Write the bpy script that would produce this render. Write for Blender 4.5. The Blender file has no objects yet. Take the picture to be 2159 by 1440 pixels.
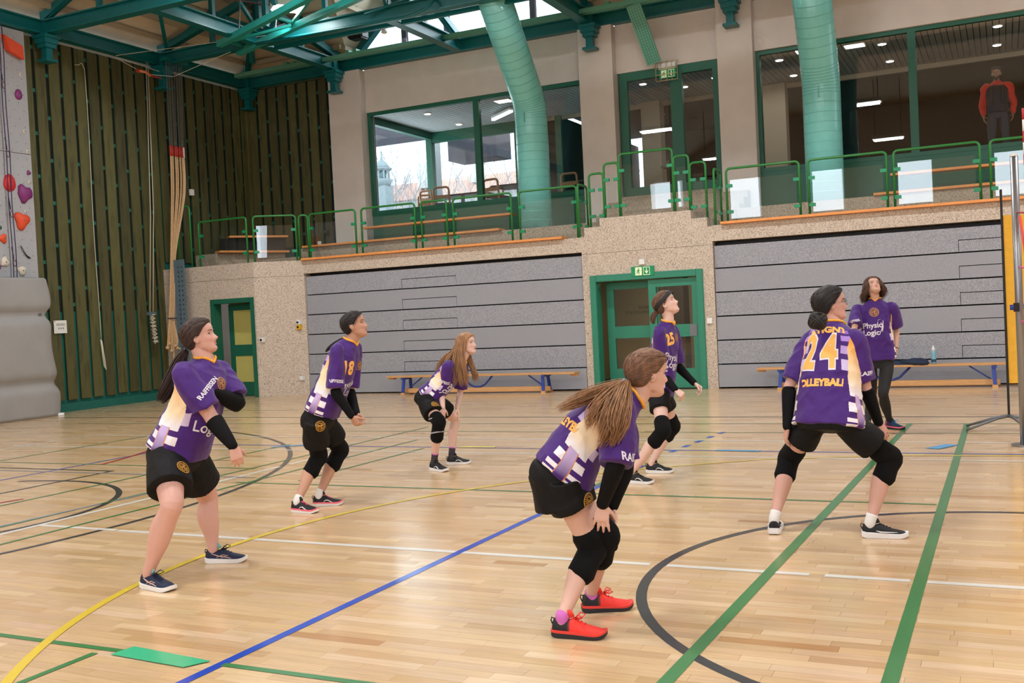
import bpy, bmesh, math, random
import numpy as np
from mathutils import Vector, Matrix, Euler, Quaternion
from mathutils.bvhtree import BVHTree
from mathutils.kdtree import KDTree
random.seed(7); rng = np.random.default_rng(7)
scene = bpy.context.scene
COL = scene.collection
PI = math.pi

# ---------------------------------------------------------------- camera
CAM_H = 1.45
def _basis():
    p, r, yw = math.radians(-1.48), math.radians(-2.85), math.radians(25.75)
    fw = Vector((0, math.cos(p), math.sin(p))); up = Vector((0, -math.sin(p), math.cos(p))); rt = Vector((1, 0, 0))
    rt2 = math.cos(r)*rt + math.sin(r)*up; up2 = -math.sin(r)*rt + math.cos(r)*up
    R = Matrix.Rotation(yw, 3, 'Z')
    return R @ rt2, R @ up2, R @ fw
RT, UP, FW = _basis()
cam_d = bpy.data.cameras.new('camera'); cam = bpy.data.objects.new('camera', cam_d); COL.objects.link(cam)
m = Matrix.Identity(4)
for i in range(3):
    m[i][0], m[i][1], m[i][2] = RT[i], UP[i], -FW[i]
m[2][3] = CAM_H
cam.matrix_world = m
cam_d.sensor_width = 36.0; cam_d.lens = 36.0*2160/2159; cam_d.clip_end = 400; cam_d.clip_start = 0.05
scene.camera = cam

# ---------------------------------------------------------------- sky, daylight, exposure
world = bpy.data.worlds.new('world'); scene.world = world; world.use_nodes = True
bg = world.node_tree.nodes['Background']
bg.inputs[0].default_value = (0.80, 0.90, 1.0, 1); bg.inputs[1].default_value = 3.6
vs = scene.view_settings
vs.view_transform = 'Standard'; vs.look = 'None'; vs.exposure = 0.0; vs.gamma = 1.0; vs.use_curve_mapping = False
def area_light(name, loc, aim, sx, sy, power, color):
    d = bpy.data.lights.new(name, 'AREA'); d.shape = 'RECTANGLE'; d.size = sx; d.size_y = sy; d.energy = power; d.color = color
    o = bpy.data.objects.new(name, d); COL.objects.link(o); o.location = loc
    o.rotation_euler = (Vector(aim) - Vector(loc)).to_track_quat('-Z', 'Y').to_euler()
    return o
# daylight through the window band of the wall behind the photographer
for x in (-13.7, -10.2, -6.7, -3.2, 0.3, 3.8, 7.3):
    area_light('window_daylight', (x, -9.75, 5.6), (x, 5, 4.2), 1.4, 3.0, 85, (0.80, 0.90, 1.0))
# daylight through the glazed gable over the gallery
area_light('gable_daylight', (-10.5, 19.9, 8.2), (-9.0, 8, 0.0), 3.4, 1.2, 90, (0.82, 0.91, 1.0))
# added light outside the glazed corner, boosting the daylight on the lounge ceiling
area_light('corner_boost_light', (-14.3, 22.2, 4.7), (-10.8, 21.6, 6.2), 2.4, 1.6, 55, (0.80, 0.90, 1.0))
cy = scene.cycles      # light paths: enough for a closed hall, no caustics
cy.max_bounces = 5; cy.diffuse_bounces = 3; cy.glossy_bounces = 3; cy.transmission_bounces = 2; cy.transparent_max_bounces = 16; cy.caustics_reflective = False; cy.caustics_refractive = False
cy.use_adaptive_sampling = True; cy.adaptive_threshold = 0.07; cy.adaptive_min_samples = 20
# ---------------------------------------------------------------- helpers
def srgb(r, g, b):
    f = lambda c: (c/255)/12.92 if c/255 <= 0.04045 else ((c/255+0.055)/1.055)**2.4
    return (f(r), f(g), f(b))
MATS = {}
def mat(name, col, rough=0.6, metal=0.0, spec=0.5, noise=0.0, nscale=20, bump=0.0, bscale=60, emit=0.0, coat=0.0, stretch=None, rnd=0.0):
    if name in MATS: return MATS[name]
    m = bpy.data.materials.new(name); m.use_nodes = True; nt = m.node_tree; N = nt.nodes; L = nt.links
    b = N['Principled BSDF']
    c = tuple(col)[:3]
    b.inputs['Base Color'].default_value = (*c, 1); b.inputs['Roughness'].default_value = rough
    b.inputs['Metallic'].default_value = metal; b.inputs['Specular IOR Level'].default_value = spec
    if coat: b.inputs['Coat Weight'].default_value = coat; b.inputs['Coat Roughness'].default_value = 0.1
    if emit: m.cycles.emission_sampling = 'NONE'; b.inputs['Emission Color'].default_value = (*c, 1); b.inputs['Emission Strength'].default_value = emit
    tc = N.new('ShaderNodeTexCoord'); vec = tc.outputs['Object']
    if stretch:
        mp = N.new('ShaderNodeMapping'); mp.inputs['Scale'].default_value = stretch; L.new(vec, mp.inputs[0]); vec = mp.outputs[0]
    if noise or rnd:
        n = N.new('ShaderNodeTexNoise'); n.inputs['Scale'].default_value = nscale; n.inputs['Detail'].default_value = 2; L.new(vec, n.inputs['Vector'])
        mr = N.new('ShaderNodeMapRange'); mr.inputs[1].default_value = 0.3; mr.inputs[2].default_value = 0.7
        mr.inputs[3].default_value = 1-noise; mr.inputs[4].default_value = 1+noise; L.new(n.outputs[0], mr.inputs[0])
        fac = mr.outputs[0]
        if rnd:
            oi = N.new('ShaderNodeObjectInfo'); m2 = N.new('ShaderNodeMapRange'); m2.inputs[3].default_value = 1-rnd; m2.inputs[4].default_value = 1+rnd
            L.new(oi.outputs['Random'], m2.inputs[0]); mu = N.new('ShaderNodeMath'); mu.operation = 'MULTIPLY'; L.new(fac, mu.inputs[0]); L.new(m2.outputs[0], mu.inputs[1]); fac = mu.outputs[0]
        vm = N.new('ShaderNodeVectorMath'); vm.operation = 'SCALE'; vm.inputs[0].default_value = c; L.new(fac, vm.inputs['Scale']); L.new(vm.outputs[0], b.inputs['Base Color'])
    if bump:
        n = N.new('ShaderNodeTexNoise'); n.inputs['Scale'].default_value = bscale; n.inputs['Detail'].default_value = 1.5; L.new(vec, n.inputs['Vector'])
        bp = N.new('ShaderNodeBump'); bp.inputs['Strength'].default_value = bump; bp.inputs['Distance'].default_value = 0.02; L.new(n.outputs[0], bp.inputs['Height']); L.new(bp.outputs[0], b.inputs['Normal'])
    MATS[name] = m
    return m
def ramp_mat(name, kind, scale, stops, rough=0.8, bump=0.0, stretch=None, rnd=0.0, detail=4):
    """speckle / grain: a colour ramp over a noise or voronoi pattern"""
    m = bpy.data.materials.new(name); m.use_nodes = True; nt = m.node_tree; N = nt.nodes; L = nt.links; b = N['Principled BSDF']
    b.inputs['Roughness'].default_value = rough
    tc = N.new('ShaderNodeTexCoord'); vec = tc.outputs['Object']
    if stretch:
        mp = N.new('ShaderNodeMapping'); mp.inputs['Scale'].default_value = stretch; L.new(vec, mp.inputs[0]); vec = mp.outputs[0]
    if kind == 'voronoi':
        t = N.new('ShaderNodeTexVoronoi'); t.inputs['Scale'].default_value = scale; L.new(vec, t.inputs['Vector'])
        sep = N.new('ShaderNodeSeparateColor'); L.new(t.outputs['Color'], sep.inputs[0]); out = sep.outputs[0]
    else:
        t = N.new('ShaderNodeTexNoise'); t.inputs['Scale'].default_value = scale; t.inputs['Detail'].default_value = detail; L.new(vec, t.inputs['Vector']); out = t.outputs[0]
    r = N.new('ShaderNodeValToRGB'); L.new(out, r.inputs[0]); e = r.color_ramp.elements
    while len(e) < len(stops): e.new(0.5)
    for i, (p, c) in enumerate(stops): e[i].position = p; e[i].color = (*c, 1)
    col = r.outputs[0]
    if rnd:
        oi = N.new('ShaderNodeObjectInfo'); m2 = N.new('ShaderNodeMapRange'); m2.inputs[3].default_value = 1-rnd; m2.inputs[4].default_value = 1+rnd
        L.new(oi.outputs['Random'], m2.inputs[0]); vm = N.new('ShaderNodeVectorMath'); vm.operation = 'SCALE'; L.new(col, vm.inputs[0]); L.new(m2.outputs[0], vm.inputs['Scale']); col = vm.outputs[0]
        ad = N.new('ShaderNodeVectorMath'); ad.operation = 'SCALE'; ad.inputs['Scale'].default_value = 6.0
    L.new(col, b.inputs['Base Color'])
    if bump:
        bp = N.new('ShaderNodeBump'); bp.inputs['Strength'].default_value = bump; bp.inputs['Distance'].default_value = 0.01; L.new(out, bp.inputs['Height']); L.new(bp.outputs[0], b.inputs['Normal'])
    MATS[name] = m
    return m
def attr_mat(name, rough=0.6, spec=0.4, bump=0.0, bscale=40, grain=None, coat=0.0, sss=0.0, sheen=0.0):
    """colour comes from the mesh attribute Col (print, skin tone)"""
    m = bpy.data.materials.new(name); m.use_nodes = True; nt = m.node_tree; N = nt.nodes; L = nt.links; b = N['Principled BSDF']
    a = N.new('ShaderNodeAttribute'); a.attribute_name = 'Col'; col = a.outputs['Color']
    b.inputs['Roughness'].default_value = rough; b.inputs['Specular IOR Level'].default_value = spec
    if coat: b.inputs['Coat Weight'].default_value = coat; b.inputs['Coat Roughness'].default_value = 0.13
    if sheen: b.inputs['Sheen Weight'].default_value = sheen
    tc = N.new('ShaderNodeTexCoord'); vec = tc.outputs['Object']
    if grain:
        stretch, scale, amt = grain
        mp = N.new('ShaderNodeMapping'); mp.inputs['Scale'].default_value = stretch; L.new(vec, mp.inputs[0])
        n = N.new('ShaderNodeTexNoise'); n.inputs['Scale'].default_value = scale; n.inputs['Detail'].default_value = 5; L.new(mp.outputs[0], n.inputs['Vector'])
        mr = N.new('ShaderNodeMapRange'); mr.inputs[1].default_value = 0.25; mr.inputs[2].default_value = 0.75; mr.inputs[3].default_value = 1-amt; mr.inputs[4].default_value = 1+amt; L.new(n.outputs[0], mr.inputs[0])
        vm = N.new('ShaderNodeVectorMath'); vm.operation = 'SCALE'; L.new(col, vm.inputs[0]); L.new(mr.outputs[0], vm.inputs['Scale']); col = vm.outputs[0]
    L.new(col, b.inputs['Base Color'])
    if sss:
        b.inputs['Subsurface Weight'].default_value = sss; b.inputs['Subsurface Radius'].default_value = (0.012, 0.005, 0.003); b.inputs['Subsurface Scale'].default_value = 1.0
    if bump:
        n = N.new('ShaderNodeTexNoise'); n.inputs['Scale'].default_value = bscale; n.inputs['Detail'].default_value = 1.5; L.new(vec, n.inputs['Vector'])
        bp = N.new('ShaderNodeBump'); bp.inputs['Strength'].default_value = bump; bp.inputs['Distance'].default_value = 0.02; L.new(n.outputs[0], bp.inputs['Height']); L.new(bp.outputs[0], b.inputs['Normal'])
    MATS[name] = m
    return m
def glass_mat(name, tint, refl=1.0, rough=0.0):
    m = bpy.data.materials.new(name); m.use_nodes = True; nt = m.node_tree; N = nt.nodes; L = nt.links
    N.remove(N['Principled BSDF']); out = N['Material Output']
    t = N.new('ShaderNodeBsdfTransparent'); t.inputs[0].default_value = (*tint, 1)
    g = N.new('ShaderNodeBsdfGlossy'); g.inputs['Roughness'].default_value = rough; g.inputs[0].default_value = (refl, refl, refl, 1)
    ge = N.new('ShaderNodeNewGeometry'); dt = N.new('ShaderNodeVectorMath'); dt.operation = 'DOT_PRODUCT'; L.new(ge.outputs['Normal'], dt.inputs[0]); L.new(ge.outputs['Incoming'], dt.inputs[1])
    ab = N.new('ShaderNodeMath'); ab.operation = 'ABSOLUTE'; L.new(dt.outputs['Value'], ab.inputs[0]); om = N.new('ShaderNodeMath'); om.operation = 'SUBTRACT'; om.inputs[0].default_value = 1.0; L.new(ab.outputs[0], om.inputs[1])
    pw = N.new('ShaderNodeMath'); pw.operation = 'POWER'; pw.inputs[1].default_value = 5.0; L.new(om.outputs[0], pw.inputs[0]); f = N.new('ShaderNodeMath'); f.operation = 'MULTIPLY_ADD'; f.inputs[1].default_value = 0.96; f.inputs[2].default_value = 0.04; L.new(pw.outputs[0], f.inputs[0])
    mx = N.new('ShaderNodeMixShader'); L.new(f.outputs[0], mx.inputs[0]); L.new(t.outputs[0], mx.inputs[1]); L.new(g.outputs[0], mx.inputs[2]); L.new(mx.outputs[0], out.inputs[0])
    MATS[name] = m
    return m

class MB:
    """collects shapes in world coordinates for ONE mesh"""
    def __init__(s): s.v = []; s.f = []; s.mi = []; s.cur = 0
    def add(s, vs_, fs_):
        o = len(s.v); s.v.extend([tuple(x) for x in vs_]); s.f.extend([tuple(i+o for i in f) for f in fs_]); s.mi.extend([s.cur]*len(fs_)); return s
    def box(s, a, b):
        x0, y0, z0 = a; x1, y1, z1 = b
        x0, x1 = min(x0, x1), max(x0, x1); y0, y1 = min(y0, y1), max(y0, y1); z0, z1 = min(z0, z1), max(z0, z1)
        return s.add([(x0,y0,z0),(x1,y0,z0),(x1,y1,z0),(x0,y1,z0),(x0,y0,z1),(x1,y0,z1),(x1,y1,z1),(x0,y1,z1)],
                     [(0,3,2,1),(4,5,6,7),(0,1,5,4),(1,2,6,5),(2,3,7,6),(3,0,4,7)])
    def bar(s, a, b, w, h, up=(0,0,1)):
        """box of section w x h from a to b"""
        a = Vector(a); b = Vector(b); d = (b-a).normalized(); u = Vector(up)
        if abs(d.dot(u)) > 0.98: u = Vector((0,1,0))
        r = d.cross(u).normalized(); u = r.cross(d)
        vs_ = [p + r*(sx*w/2) + u*(sy*h/2) for p in (a, b) for sx, sy in ((-1,-1),(1,-1),(1,1),(-1,1))]
        return s.add(vs_, [(0,1,2,3),(7,6,5,4),(0,4,5,1),(1,5,6,2),(2,6,7,3),(3,7,4,0)])
    def prism(s, pts, d):
        """polygon pts extruded by vector d"""
        n = len(pts); d = Vector(d); P = [Vector(p) for p in pts]
        return s.add(P + [p+d for p in P], [tuple(range(n-1,-1,-1)), tuple(range(n, 2*n))] + [(i, (i+1) % n, n+(i+1) % n, n+i) for i in range(n)])
    def tube(s, path, r, n=8, closed=False, cap=True, flat=1.0):
        P = [Vector(p) for p in path]; m_ = len(P); rs = r if hasattr(r, '__len__') else [r]*m_
        vs_ = []; prev = None
        for i in range(m_):
            if closed: t = (P[(i+1) % m_]-P[i-1])
            else: t = P[min(i+1, m_-1)]-P[max(i-1, 0)]
            t = t.normalized() if t.length > 1e-9 else Vector((0,0,1))
            if prev is None:
                u = Vector((0,0,1)) if abs(t.z) < 0.9 else Vector((0,1,0))
                a = t.cross(u).normalized()
            else:
                a = (prev - t*prev.dot(t)); a = a.normalized() if a.length > 1e-6 else t.orthogonal().normalized()
            prev = a; b = t.cross(a)
            for k in range(n):
                th = 2*PI*k/n; vs_.append(P[i] + (a*math.cos(th) + b*math.sin(th)*flat)*rs[i])
        fs_ = []
        for i in range(m_ if closed else m_-1):
            j = (i+1) % m_
            for k in range(n): fs_.append((i*n+k, i*n+(k+1) % n, j*n+(k+1) % n, j*n+k))
        if cap and not closed: fs_.append(tuple(range(n-1,-1,-1))); fs_.append(tuple(range((m_-1)*n, m_*n)))
        return s.add(vs_, fs_)
    def sphere(s, c, r, n=10, k=7):
        c = Vector(c); r3 = r if hasattr(r, '__len__') else (r, r, r); vs_ = [c+Vector((0,0,-r3[2]))]
        for i in range(1, k):
            ph = -PI/2 + PI*i/k
            for j in range(n): th = 2*PI*j/n; vs_.append(c+Vector((r3[0]*math.cos(ph)*math.cos(th), r3[1]*math.cos(ph)*math.sin(th), r3[2]*math.sin(ph))))
        vs_.append(c+Vector((0,0,r3[2]))); fs_ = []
        for j in range(n): fs_.append((0, 1+(j+1) % n, 1+j))
        for i in range(k-2):
            for j in range(n): fs_.append((1+i*n+j, 1+i*n+(j+1) % n, 1+(i+1)*n+(j+1) % n, 1+(i+1)*n+j))
        e = len(vs_)-1
        for j in range(n): fs_.append((e, 1+(k-2)*n+j, 1+(k-2)*n+(j+1) % n))
        return s.add(vs_, fs_)
    def xf(s, M):
        s.v = [tuple(M @ Vector(p)) for p in s.v]; return s
def put(name, mb, material, parent=None, smooth=False, bevel=0.0, label=None, cat=None, group=None, kind=None, fix=True):
    """link the shapes of mb as ONE mesh object; world coordinates are kept under the parent"""
    me = bpy.data.meshes.new(name)
    if parent is not None: off = Vector(parent.matrix_world.translation) if False else world_loc(parent)
    else:
        xs = np.array(mb.v); lo = xs.min(0); hi = xs.max(0)
        off = Vector(((lo[0]+hi[0])/2, (lo[1]+hi[1])/2, lo[2]))
    me.from_pydata([(x-off.x, y-off.y, z-off.z) for x, y, z in mb.v], [], mb.f); me.update()
    mats_ = material if isinstance(material, (list, tuple)) else [material]
    for mm in mats_: me.materials.append(MATS[mm] if isinstance(mm, str) else mm)
    if len(mats_) > 1: me.polygons.foreach_set('material_index', mb.mi)
    if fix:
        bm = bmesh.new(); bm.from_mesh(me); bmesh.ops.recalc_face_normals(bm, faces=bm.faces)
        if bevel: bmesh.ops.bevel(bm, geom=[e for e in bm.edges if e.calc_face_angle(0) > 0.6], offset=bevel, segments=2, affect='EDGES', clamp_overlap=True)
        bm.to_mesh(me); bm.free()
    if smooth: me.polygons.foreach_set('use_smooth', [True]*len(me.polygons))
    o = bpy.data.objects.new(name, me); COL.objects.link(o)
    if parent is not None: o.parent = parent
    else: o.location = off
    tag(o, label, cat, group, kind)
    return o
def world_loc(o):
    l = Vector(o.location)
    while o.parent is not None: o = o.parent; l += Vector(o.location)
    return l
def tag(o, label=None, cat=None, group=None, kind=None):
    for k, v in (('label', label), ('category', cat), ('group', group), ('kind', kind)):
        if v: o[k] = v
    return o
def thing(name, loc, label, cat, group=None):
    o = bpy.data.objects.new(name, None); COL.objects.link(o); o.location = loc; o.empty_display_size = 0.1
    return tag(o, label, cat, group)
def root(name, loc, kind='structure', label=None):
    o = bpy.data.objects.new(name, None); COL.objects.link(o); o.location = loc; tag(o, label, None, None, kind); return o
def arc(c, r, a0, a1, n, ax=(1,0,0), ay=(0,1,0)):
    c = Vector(c); ax = Vector(ax); ay = Vector(ay)
    return [c + ax*(r*math.cos(a0+(a1-a0)*i/n)) + ay*(r*math.sin(a0+(a1-a0)*i/n)) for i in range(n+1)]
BENCH = bpy.data.scenes.new('bench')          # empty side scene: modifiers and letters are evaluated there, it is removed at the end
def bench_dg(o):
    BENCH.collection.objects.link(o); vl = BENCH.view_layers[0]; vl.update(); dg = vl.depsgraph; dg.update(); return dg
def text_mesh(body, size, spacing=1.0, extrude=0.0, bold=0.0):
    """outline of letters from the built-in font, as (verts, faces) centred on the origin in the XY plane"""
    cu = bpy.data.curves.new('t', 'FONT'); cu.body = body; cu.size = size; cu.align_x = 'CENTER'; cu.align_y = 'CENTER'; cu.space_character = spacing; cu.extrude = extrude; cu.offset = bold; cu.resolution_u = 3
    o = bpy.data.objects.new('t', cu); dg = bench_dg(o)
    me = bpy.data.meshes.new_from_object(o.evaluated_get(dg)); vs_ = [v.co.copy() for v in me.vertices]; fs_ = [tuple(p.vertices) for p in me.polygons]
    bpy.data.objects.remove(o); bpy.data.curves.remove(cu); bpy.data.meshes.remove(me)
    return vs_, fs_
def text_on(mb, body, size, origin, right, up, **k):
    vs_, fs_ = text_mesh(body, size, **k); o = Vector(origin); r = Vector(right).normalized(); u = Vector(up).normalized()
    mb.add([o + r*v.x + u*v.y for v in vs_], fs_)
# ---------------------------------------------------------------- materials of the hall
ramp_mat('stone', 'voronoi', 105, [(0.0, srgb(112,98,84)), (0.18, srgb(188,174,158)), (0.45, srgb(212,198,182)), (0.62, srgb(196,172,152)), (0.8, srgb(220,212,200)), (1.0, srgb(144,124,108))], 0.85, 0.0)
ramp_mat('stone_dark', 'voronoi', 105, [(0.0, srgb(112,98,84)), (0.2, srgb(165,147,128)), (0.5, srgb(182,164,142)), (0.8, srgb(190,178,160)), (1.0, srgb(134,112,94))], 0.85, 0.0)
ramp_mat('bleacher_cloth', 'noise', 210, [(0.3, srgb(100,102,111)), (0.5, srgb(150,152,161)), (0.7, srgb(196,198,205))], 0.9, 0.0, detail=1)
ramp_mat('board', 'noise', 3.0, [(0.25, srgb(60,50,24)), (0.42, srgb(80,78,42)), (0.55, srgb(88,84,46)), (0.68, srgb(68,72,44)), (0.8, srgb(48,40,20))], 0.7, 0.0, stretch=(3,3,0.5), rnd=0.28, detail=4)
mat('teal_back', srgb(20,100,88), 0.6, noise=0.1)
mat('dark_gap', srgb(14,22,18), 0.9)
mat('teal', srgb(8,104,108), 0.38, noise=0.06, nscale=8)
mat('teal_pale', srgb(92,158,138), 0.5)
mat('frame_green', srgb(24,98,76), 0.45)
mat('door_green', srgb(42,130,104), 0.42, noise=0.03)
mat('rail_green', srgb(36,120,52), 0.32)
mat('clamp_green', srgb(12,140,92), 0.35)
mat('duct', srgb(126,212,208), 0.3, noise=0.03, nscale=6, coat=0.3)
mat('duct_seam', srgb(104,188,182), 0.45)
mat('plaster', srgb(216,206,198), 0.85, noise=0.03, nscale=3)
mat('plaster_strip', srgb(200,198,200), 0.8)
mat('ceiling_sheet', srgb(206,194,172), 0.7, noise=0.05, nscale=4)
mat('purlin', srgb(176,164,140), 0.7)
mat('orange_wood', srgb(230,152,82), 0.45, noise=0.08, nscale=6, stretch=(1,8,8))
mat('bench_wood', srgb(206,158,106), 0.4, noise=0.1, nscale=5, stretch=(1,12,12))
mat('blue_steel', srgb(38,62,150), 0.4)
mat('climb_grey', srgb(168,168,172), 0.75, noise=0.03)
mat('mat_grey', srgb(150,148,146), 0.6, noise=0.05, nscale=2, bump=0.12, bscale=5)
mat('strap_grey', srgb(96,96,98), 0.7)
mat('hold_orange', srgb(222,78,40), 0.55); mat('hold_red', srgb(204,40,44), 0.5); mat('hold_purple', srgb(126,42,110), 0.5); mat('hold_cream', srgb(214,204,184), 0.6); mat('hold_green', srgb(24,90,70), 0.6)
mat('black', srgb(18,18,20), 0.55); mat('black_rubber', srgb(26,26,28), 0.8); mat('white', srgb(232,232,230), 0.5); mat('white_matt', srgb(236,236,234), 0.8)
mat('steel', srgb(150,152,156), 0.35, metal=0.9); mat('steel_dull', srgb(120,124,128), 0.5, metal=0.7); mat('steel_blue', srgb(92,112,124), 0.5)
mat('rope_tan', srgb(196,160,118), 0.9, noise=0.2, nscale=60); mat('rope_violet', srgb(50,34,78), 0.8); mat('rope_white', srgb(206,200,182), 0.9); mat('red_tape', srgb(170,44,36), 0.6)
mat('yellow', srgb(236,186,32), 0.5); mat('flag_yellow', srgb(232,176,52), 0.7, noise=0.05); mat('pink', srgb(226,92,150), 0.6); mat('red', srgb(190,32,40), 0.5)
mat('sign_green', srgb(0,134,86), 0.5, emit=0.15); mat('sign_light', srgb(222,232,190), 0.5, emit=0.25)
mat('lamp_glow', (1, 0.97, 0.92), 0.5, emit=14.0); mat('downlight_glow', (1, 0.96, 0.88), 0.5, emit=9.0); mat('tube_glow', (0.7, 1, 0.97), 0.5, emit=2.0)
mat('lounge_slat', srgb(196,198,198), 0.6); mat('lounge_dark', srgb(20,23,26), 0.8); mat('lounge_wall', srgb(44,46,48), 0.8); mat('lounge_floor', srgb(48,46,44), 0.6); mat('column_cream', srgb(196,182,160), 0.8)
mat('table_dark', srgb(52,40,34), 0.4); mat('chair_wood', srgb(184,132,84), 0.45)
mat('roof_tile', srgb(202,150,132), 0.8, noise=0.08, nscale=2); mat('render_pale', srgb(206,216,214), 0.85); mat('copper_green', srgb(140,152,156), 0.7); mat('bark', srgb(150,152,156), 0.9); mat('far_fascia', srgb(84,80,92), 0.8); mat('evergreen', srgb(110,128,120), 0.9)
mat('door_panel', srgb(196,188,108), 0.5, emit=0.0); mat('corridor', srgb(166,152,112), 0.8); mat('corridor_dark', srgb(70,58,44), 0.8)
mat('text_dark', srgb(40,40,38), 0.7)
glass_mat('glass', (0.955, 0.975, 0.97)); glass_mat('glass_rail', (0.955, 0.975, 0.97)); glass_mat('glass_tint', (0.62, 0.68, 0.66))
attr_mat('parquet', 0.24, 0.5, grain=((4, 60, 60), 1.0, 0.10), coat=0.35)
for n_, c_ in (('line_white', (226,222,214)), ('line_green', (62,128,72)), ('line_blue', (32,76,186)), ('line_black', (52,52,56)), ('line_yellow', (226,196,58)), ('line_red', (184,48,48)), ('line_grey', (140,150,170)), ('tape_green', (64,190,140)), ('tape_blue', (70,160,216)), ('tape_yellow', (226,204,110))):
    mat(n_, srgb(*c_), 0.28, coat=0.3)
# ================================================================ THE SETTING
# ---------------------------------------------------------------- floor with parquet strips and painted court lines
floor = root('floor', (-6, 6, 0))
floor['label'] = 'light oak parquet sports hall floor with coloured court lines'
sub = MB(); sub.box((-16.6, -10, -0.2), (16, 20.0, -0.003)); 
put('floor_slab', sub, mat('floor_slab_wood', srgb(206,160,106), 0.35), floor)
def wood_tone():
    t = rng.random(); k = rng.normal(0, 0.035)
    base = (np.array(srgb(212,178,136)) if t < .68 else np.array(srgb(220,189,150)) if t < .86 else np.array(srgb(203,166,120)) if t < .985 else np.array(srgb(190,144,96)))
    return tuple(np.clip(base*(1+k)*np.array([1, 1, 1+rng.normal(0, .04)]), 0.02, 1)) + (1.0,)
strips = []
W_ = 0.0715; y = 2.45; row = 0
while y < 17.55:
    x = -1.42*y - 1.2 + rng.random()*0.5; xe = 0.06*y + 1.0
    while x < xe:
        l = rng.choice([0.42, 0.5, 0.5, 0.58, 0.33]); strips.append((x, y, l)); x += l
    y += W_; row += 1
strips = [s_ for s_ in strips if s_[0] + s_[2] > -16.4]
near = sorted(range(len(strips)), key=lambda i: strips[i][1]*1.0 + 0.18*abs(strips[i][0]+1.6))
near = [i for i in near if -1.36*strips[i][1]-0.3 < strips[i][0]+strips[i][2]*.5 < 0.05*strips[i][1]+.1 and strips[i][1] > 2.72][:300]
nearset = set(near)
def strip_geo(x, y, l):
    g = 0.0006
    a, b = (x+g, y+g), (x+l-g, y+W_-g); z1, z0 = 0.0, -0.012
    return ([(a[0],a[1],z0),(b[0],a[1],z0),(b[0],b[1],z0),(a[0],b[1],z0),(a[0],a[1],z1),(b[0],a[1],z1),(b[0],b[1],z1),(a[0],b[1],z1)], [(4,5,6,7),(0,1,5,4),(1,2,6,5),(2,3,7,6),(3,0,4,7)])
bulk = MB(); cols = []
for i, (x, y, l) in enumerate(strips):
    vs_, fs_ = strip_geo(x, y, l); c = wood_tone()
    if i in nearset:
        mb = MB(); mb.add(vs_, fs_); o = put('parquet_strip', mb, 'parquet', floor, fix=False)
        a = o.data.color_attributes.new('Col', 'FLOAT_COLOR', 'POINT'); a.data.foreach_set('color', c*8)
    else: bulk.add(vs_, fs_); cols.extend(c*8)
o = put('parquet_field', bulk, 'parquet', floor, fix=False, kind='stuff'); a = o.data.color_attributes.new('Col', 'FLOAT_COLOR', 'POINT'); a.data.foreach_set('color', cols)
LZ = [0.0010]
def line(name, pts, w, m_, closed=False):
    """a painted stripe of width w along pts"""
    P = [Vector((p[0], p[1], 0)) for p in pts]; n = len(P); top = []
    for i in range(n):
        t = (P[min(i+1, n-1)]-P[max(i-1, 0)]).normalized(); r = Vector((-t.y, t.x, 0))
        top += [P[i]+r*w/2, P[i]-r*w/2]
    LZ[0] += 0.00004; z = LZ[0]; mb = MB()
    mb.add([(v.x, v.y, z) for v in top], [(2*i, 2*i+1, 2*i+3, 2*i+2) for i in range(n-1)])
    return put(name, mb, m_, floor, fix=False)
def circle_pts(cx_, cy_, r, a0, a1, n=90): return [(cx_+r*math.cos(math.radians(a0+(a1-a0)*i/n)), cy_+r*math.sin(math.radians(a0+(a1-a0)*i/n))) for i in range(n+1)]
NB = 'court_line'
line(NB, circle_pts(0.12, 5.47, 1.915, 0, 360), 0.055, 'line_black')                       # centre circle
line(NB, circle_pts(-8.53, 5.64, 1.667, -105, 112), 0.055, 'line_black')                   # free throw circle
line(NB, circle_pts(-12.05, 5.7, 5.93, -80, 80), 0.055, 'line_black')                      # three point arc
line(NB, [(-14, 7.93), (-8.62, 7.93)], 0.05, 'line_black'); line(NB, [(-8.63, 7.95), (-8.63, 3.3)], 0.05, 'line_black')
for a_, b_ in ((-12.0, -6.0), (-5.97, -1.86), (-1.76, -0.98), (-0.90, -0.48), (-0.40, 3.2)): line(NB, [(a_, 5.51), (b_, 5.51)] if a_ > -6.5 else [(-6.8, 5.52), (b_, 5.52)], 0.055, 'line_white')
line(NB, [(-6.82, 2.4), (-6.82, 8.46)], 0.055, 'line_white'); line(NB, [(-6.82, 8.62), (-6.8, 9.6)], 0.055, 'line_white')
for a_, b_ in ((-12.3, -6.9), (-6.85, -0.95), (-0.8, 3)): line(NB, [(a_, 9.62), (b_, 9.62)], 0.045, 'line_white')
for a_, b_ in ((-12.06, -1.65), (-1.5, -0.6), (-0.45, 3)): line(NB, [(a_, 10.78), (b_, 10.76)], 0.045, 'line_white')
line(NB, [(-12.08, 2.5), (-12.08, 10.78)], 0.045, 'line_white')
line(NB, [(-3.12, 2.4), (-3.06, 9.0)], 0.052, 'line_blue')
for k in range(5): line(NB, [(-3.06+0.03*k, 9.86+0.37*k), (-3.05+0.03*k, 10.02+0.37*k)], 0.06, 'line_blue')
line(NB, [(-9.4, 9.98), (3, 10.03)], 0.035, 'line_blue'); line(NB, [(-9.45, 6.9), (-9.4, 9.98)], 0.035, 'line_blue')
line(NB, [(-6.6, 3.39), (-3.66, 3.39)], 0.04, 'line_green'); line(NB, [(-3.1, 3.39), (3, 3.39)], 0.04, 'line_green')
line(NB, [(-3.80, 2.4), (-3.80, 3.33)], 0.04, 'line_green'); line(NB, [(-3.1, 8.35), (-3.12, 7.6)], 0.04, 'line_green')
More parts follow.
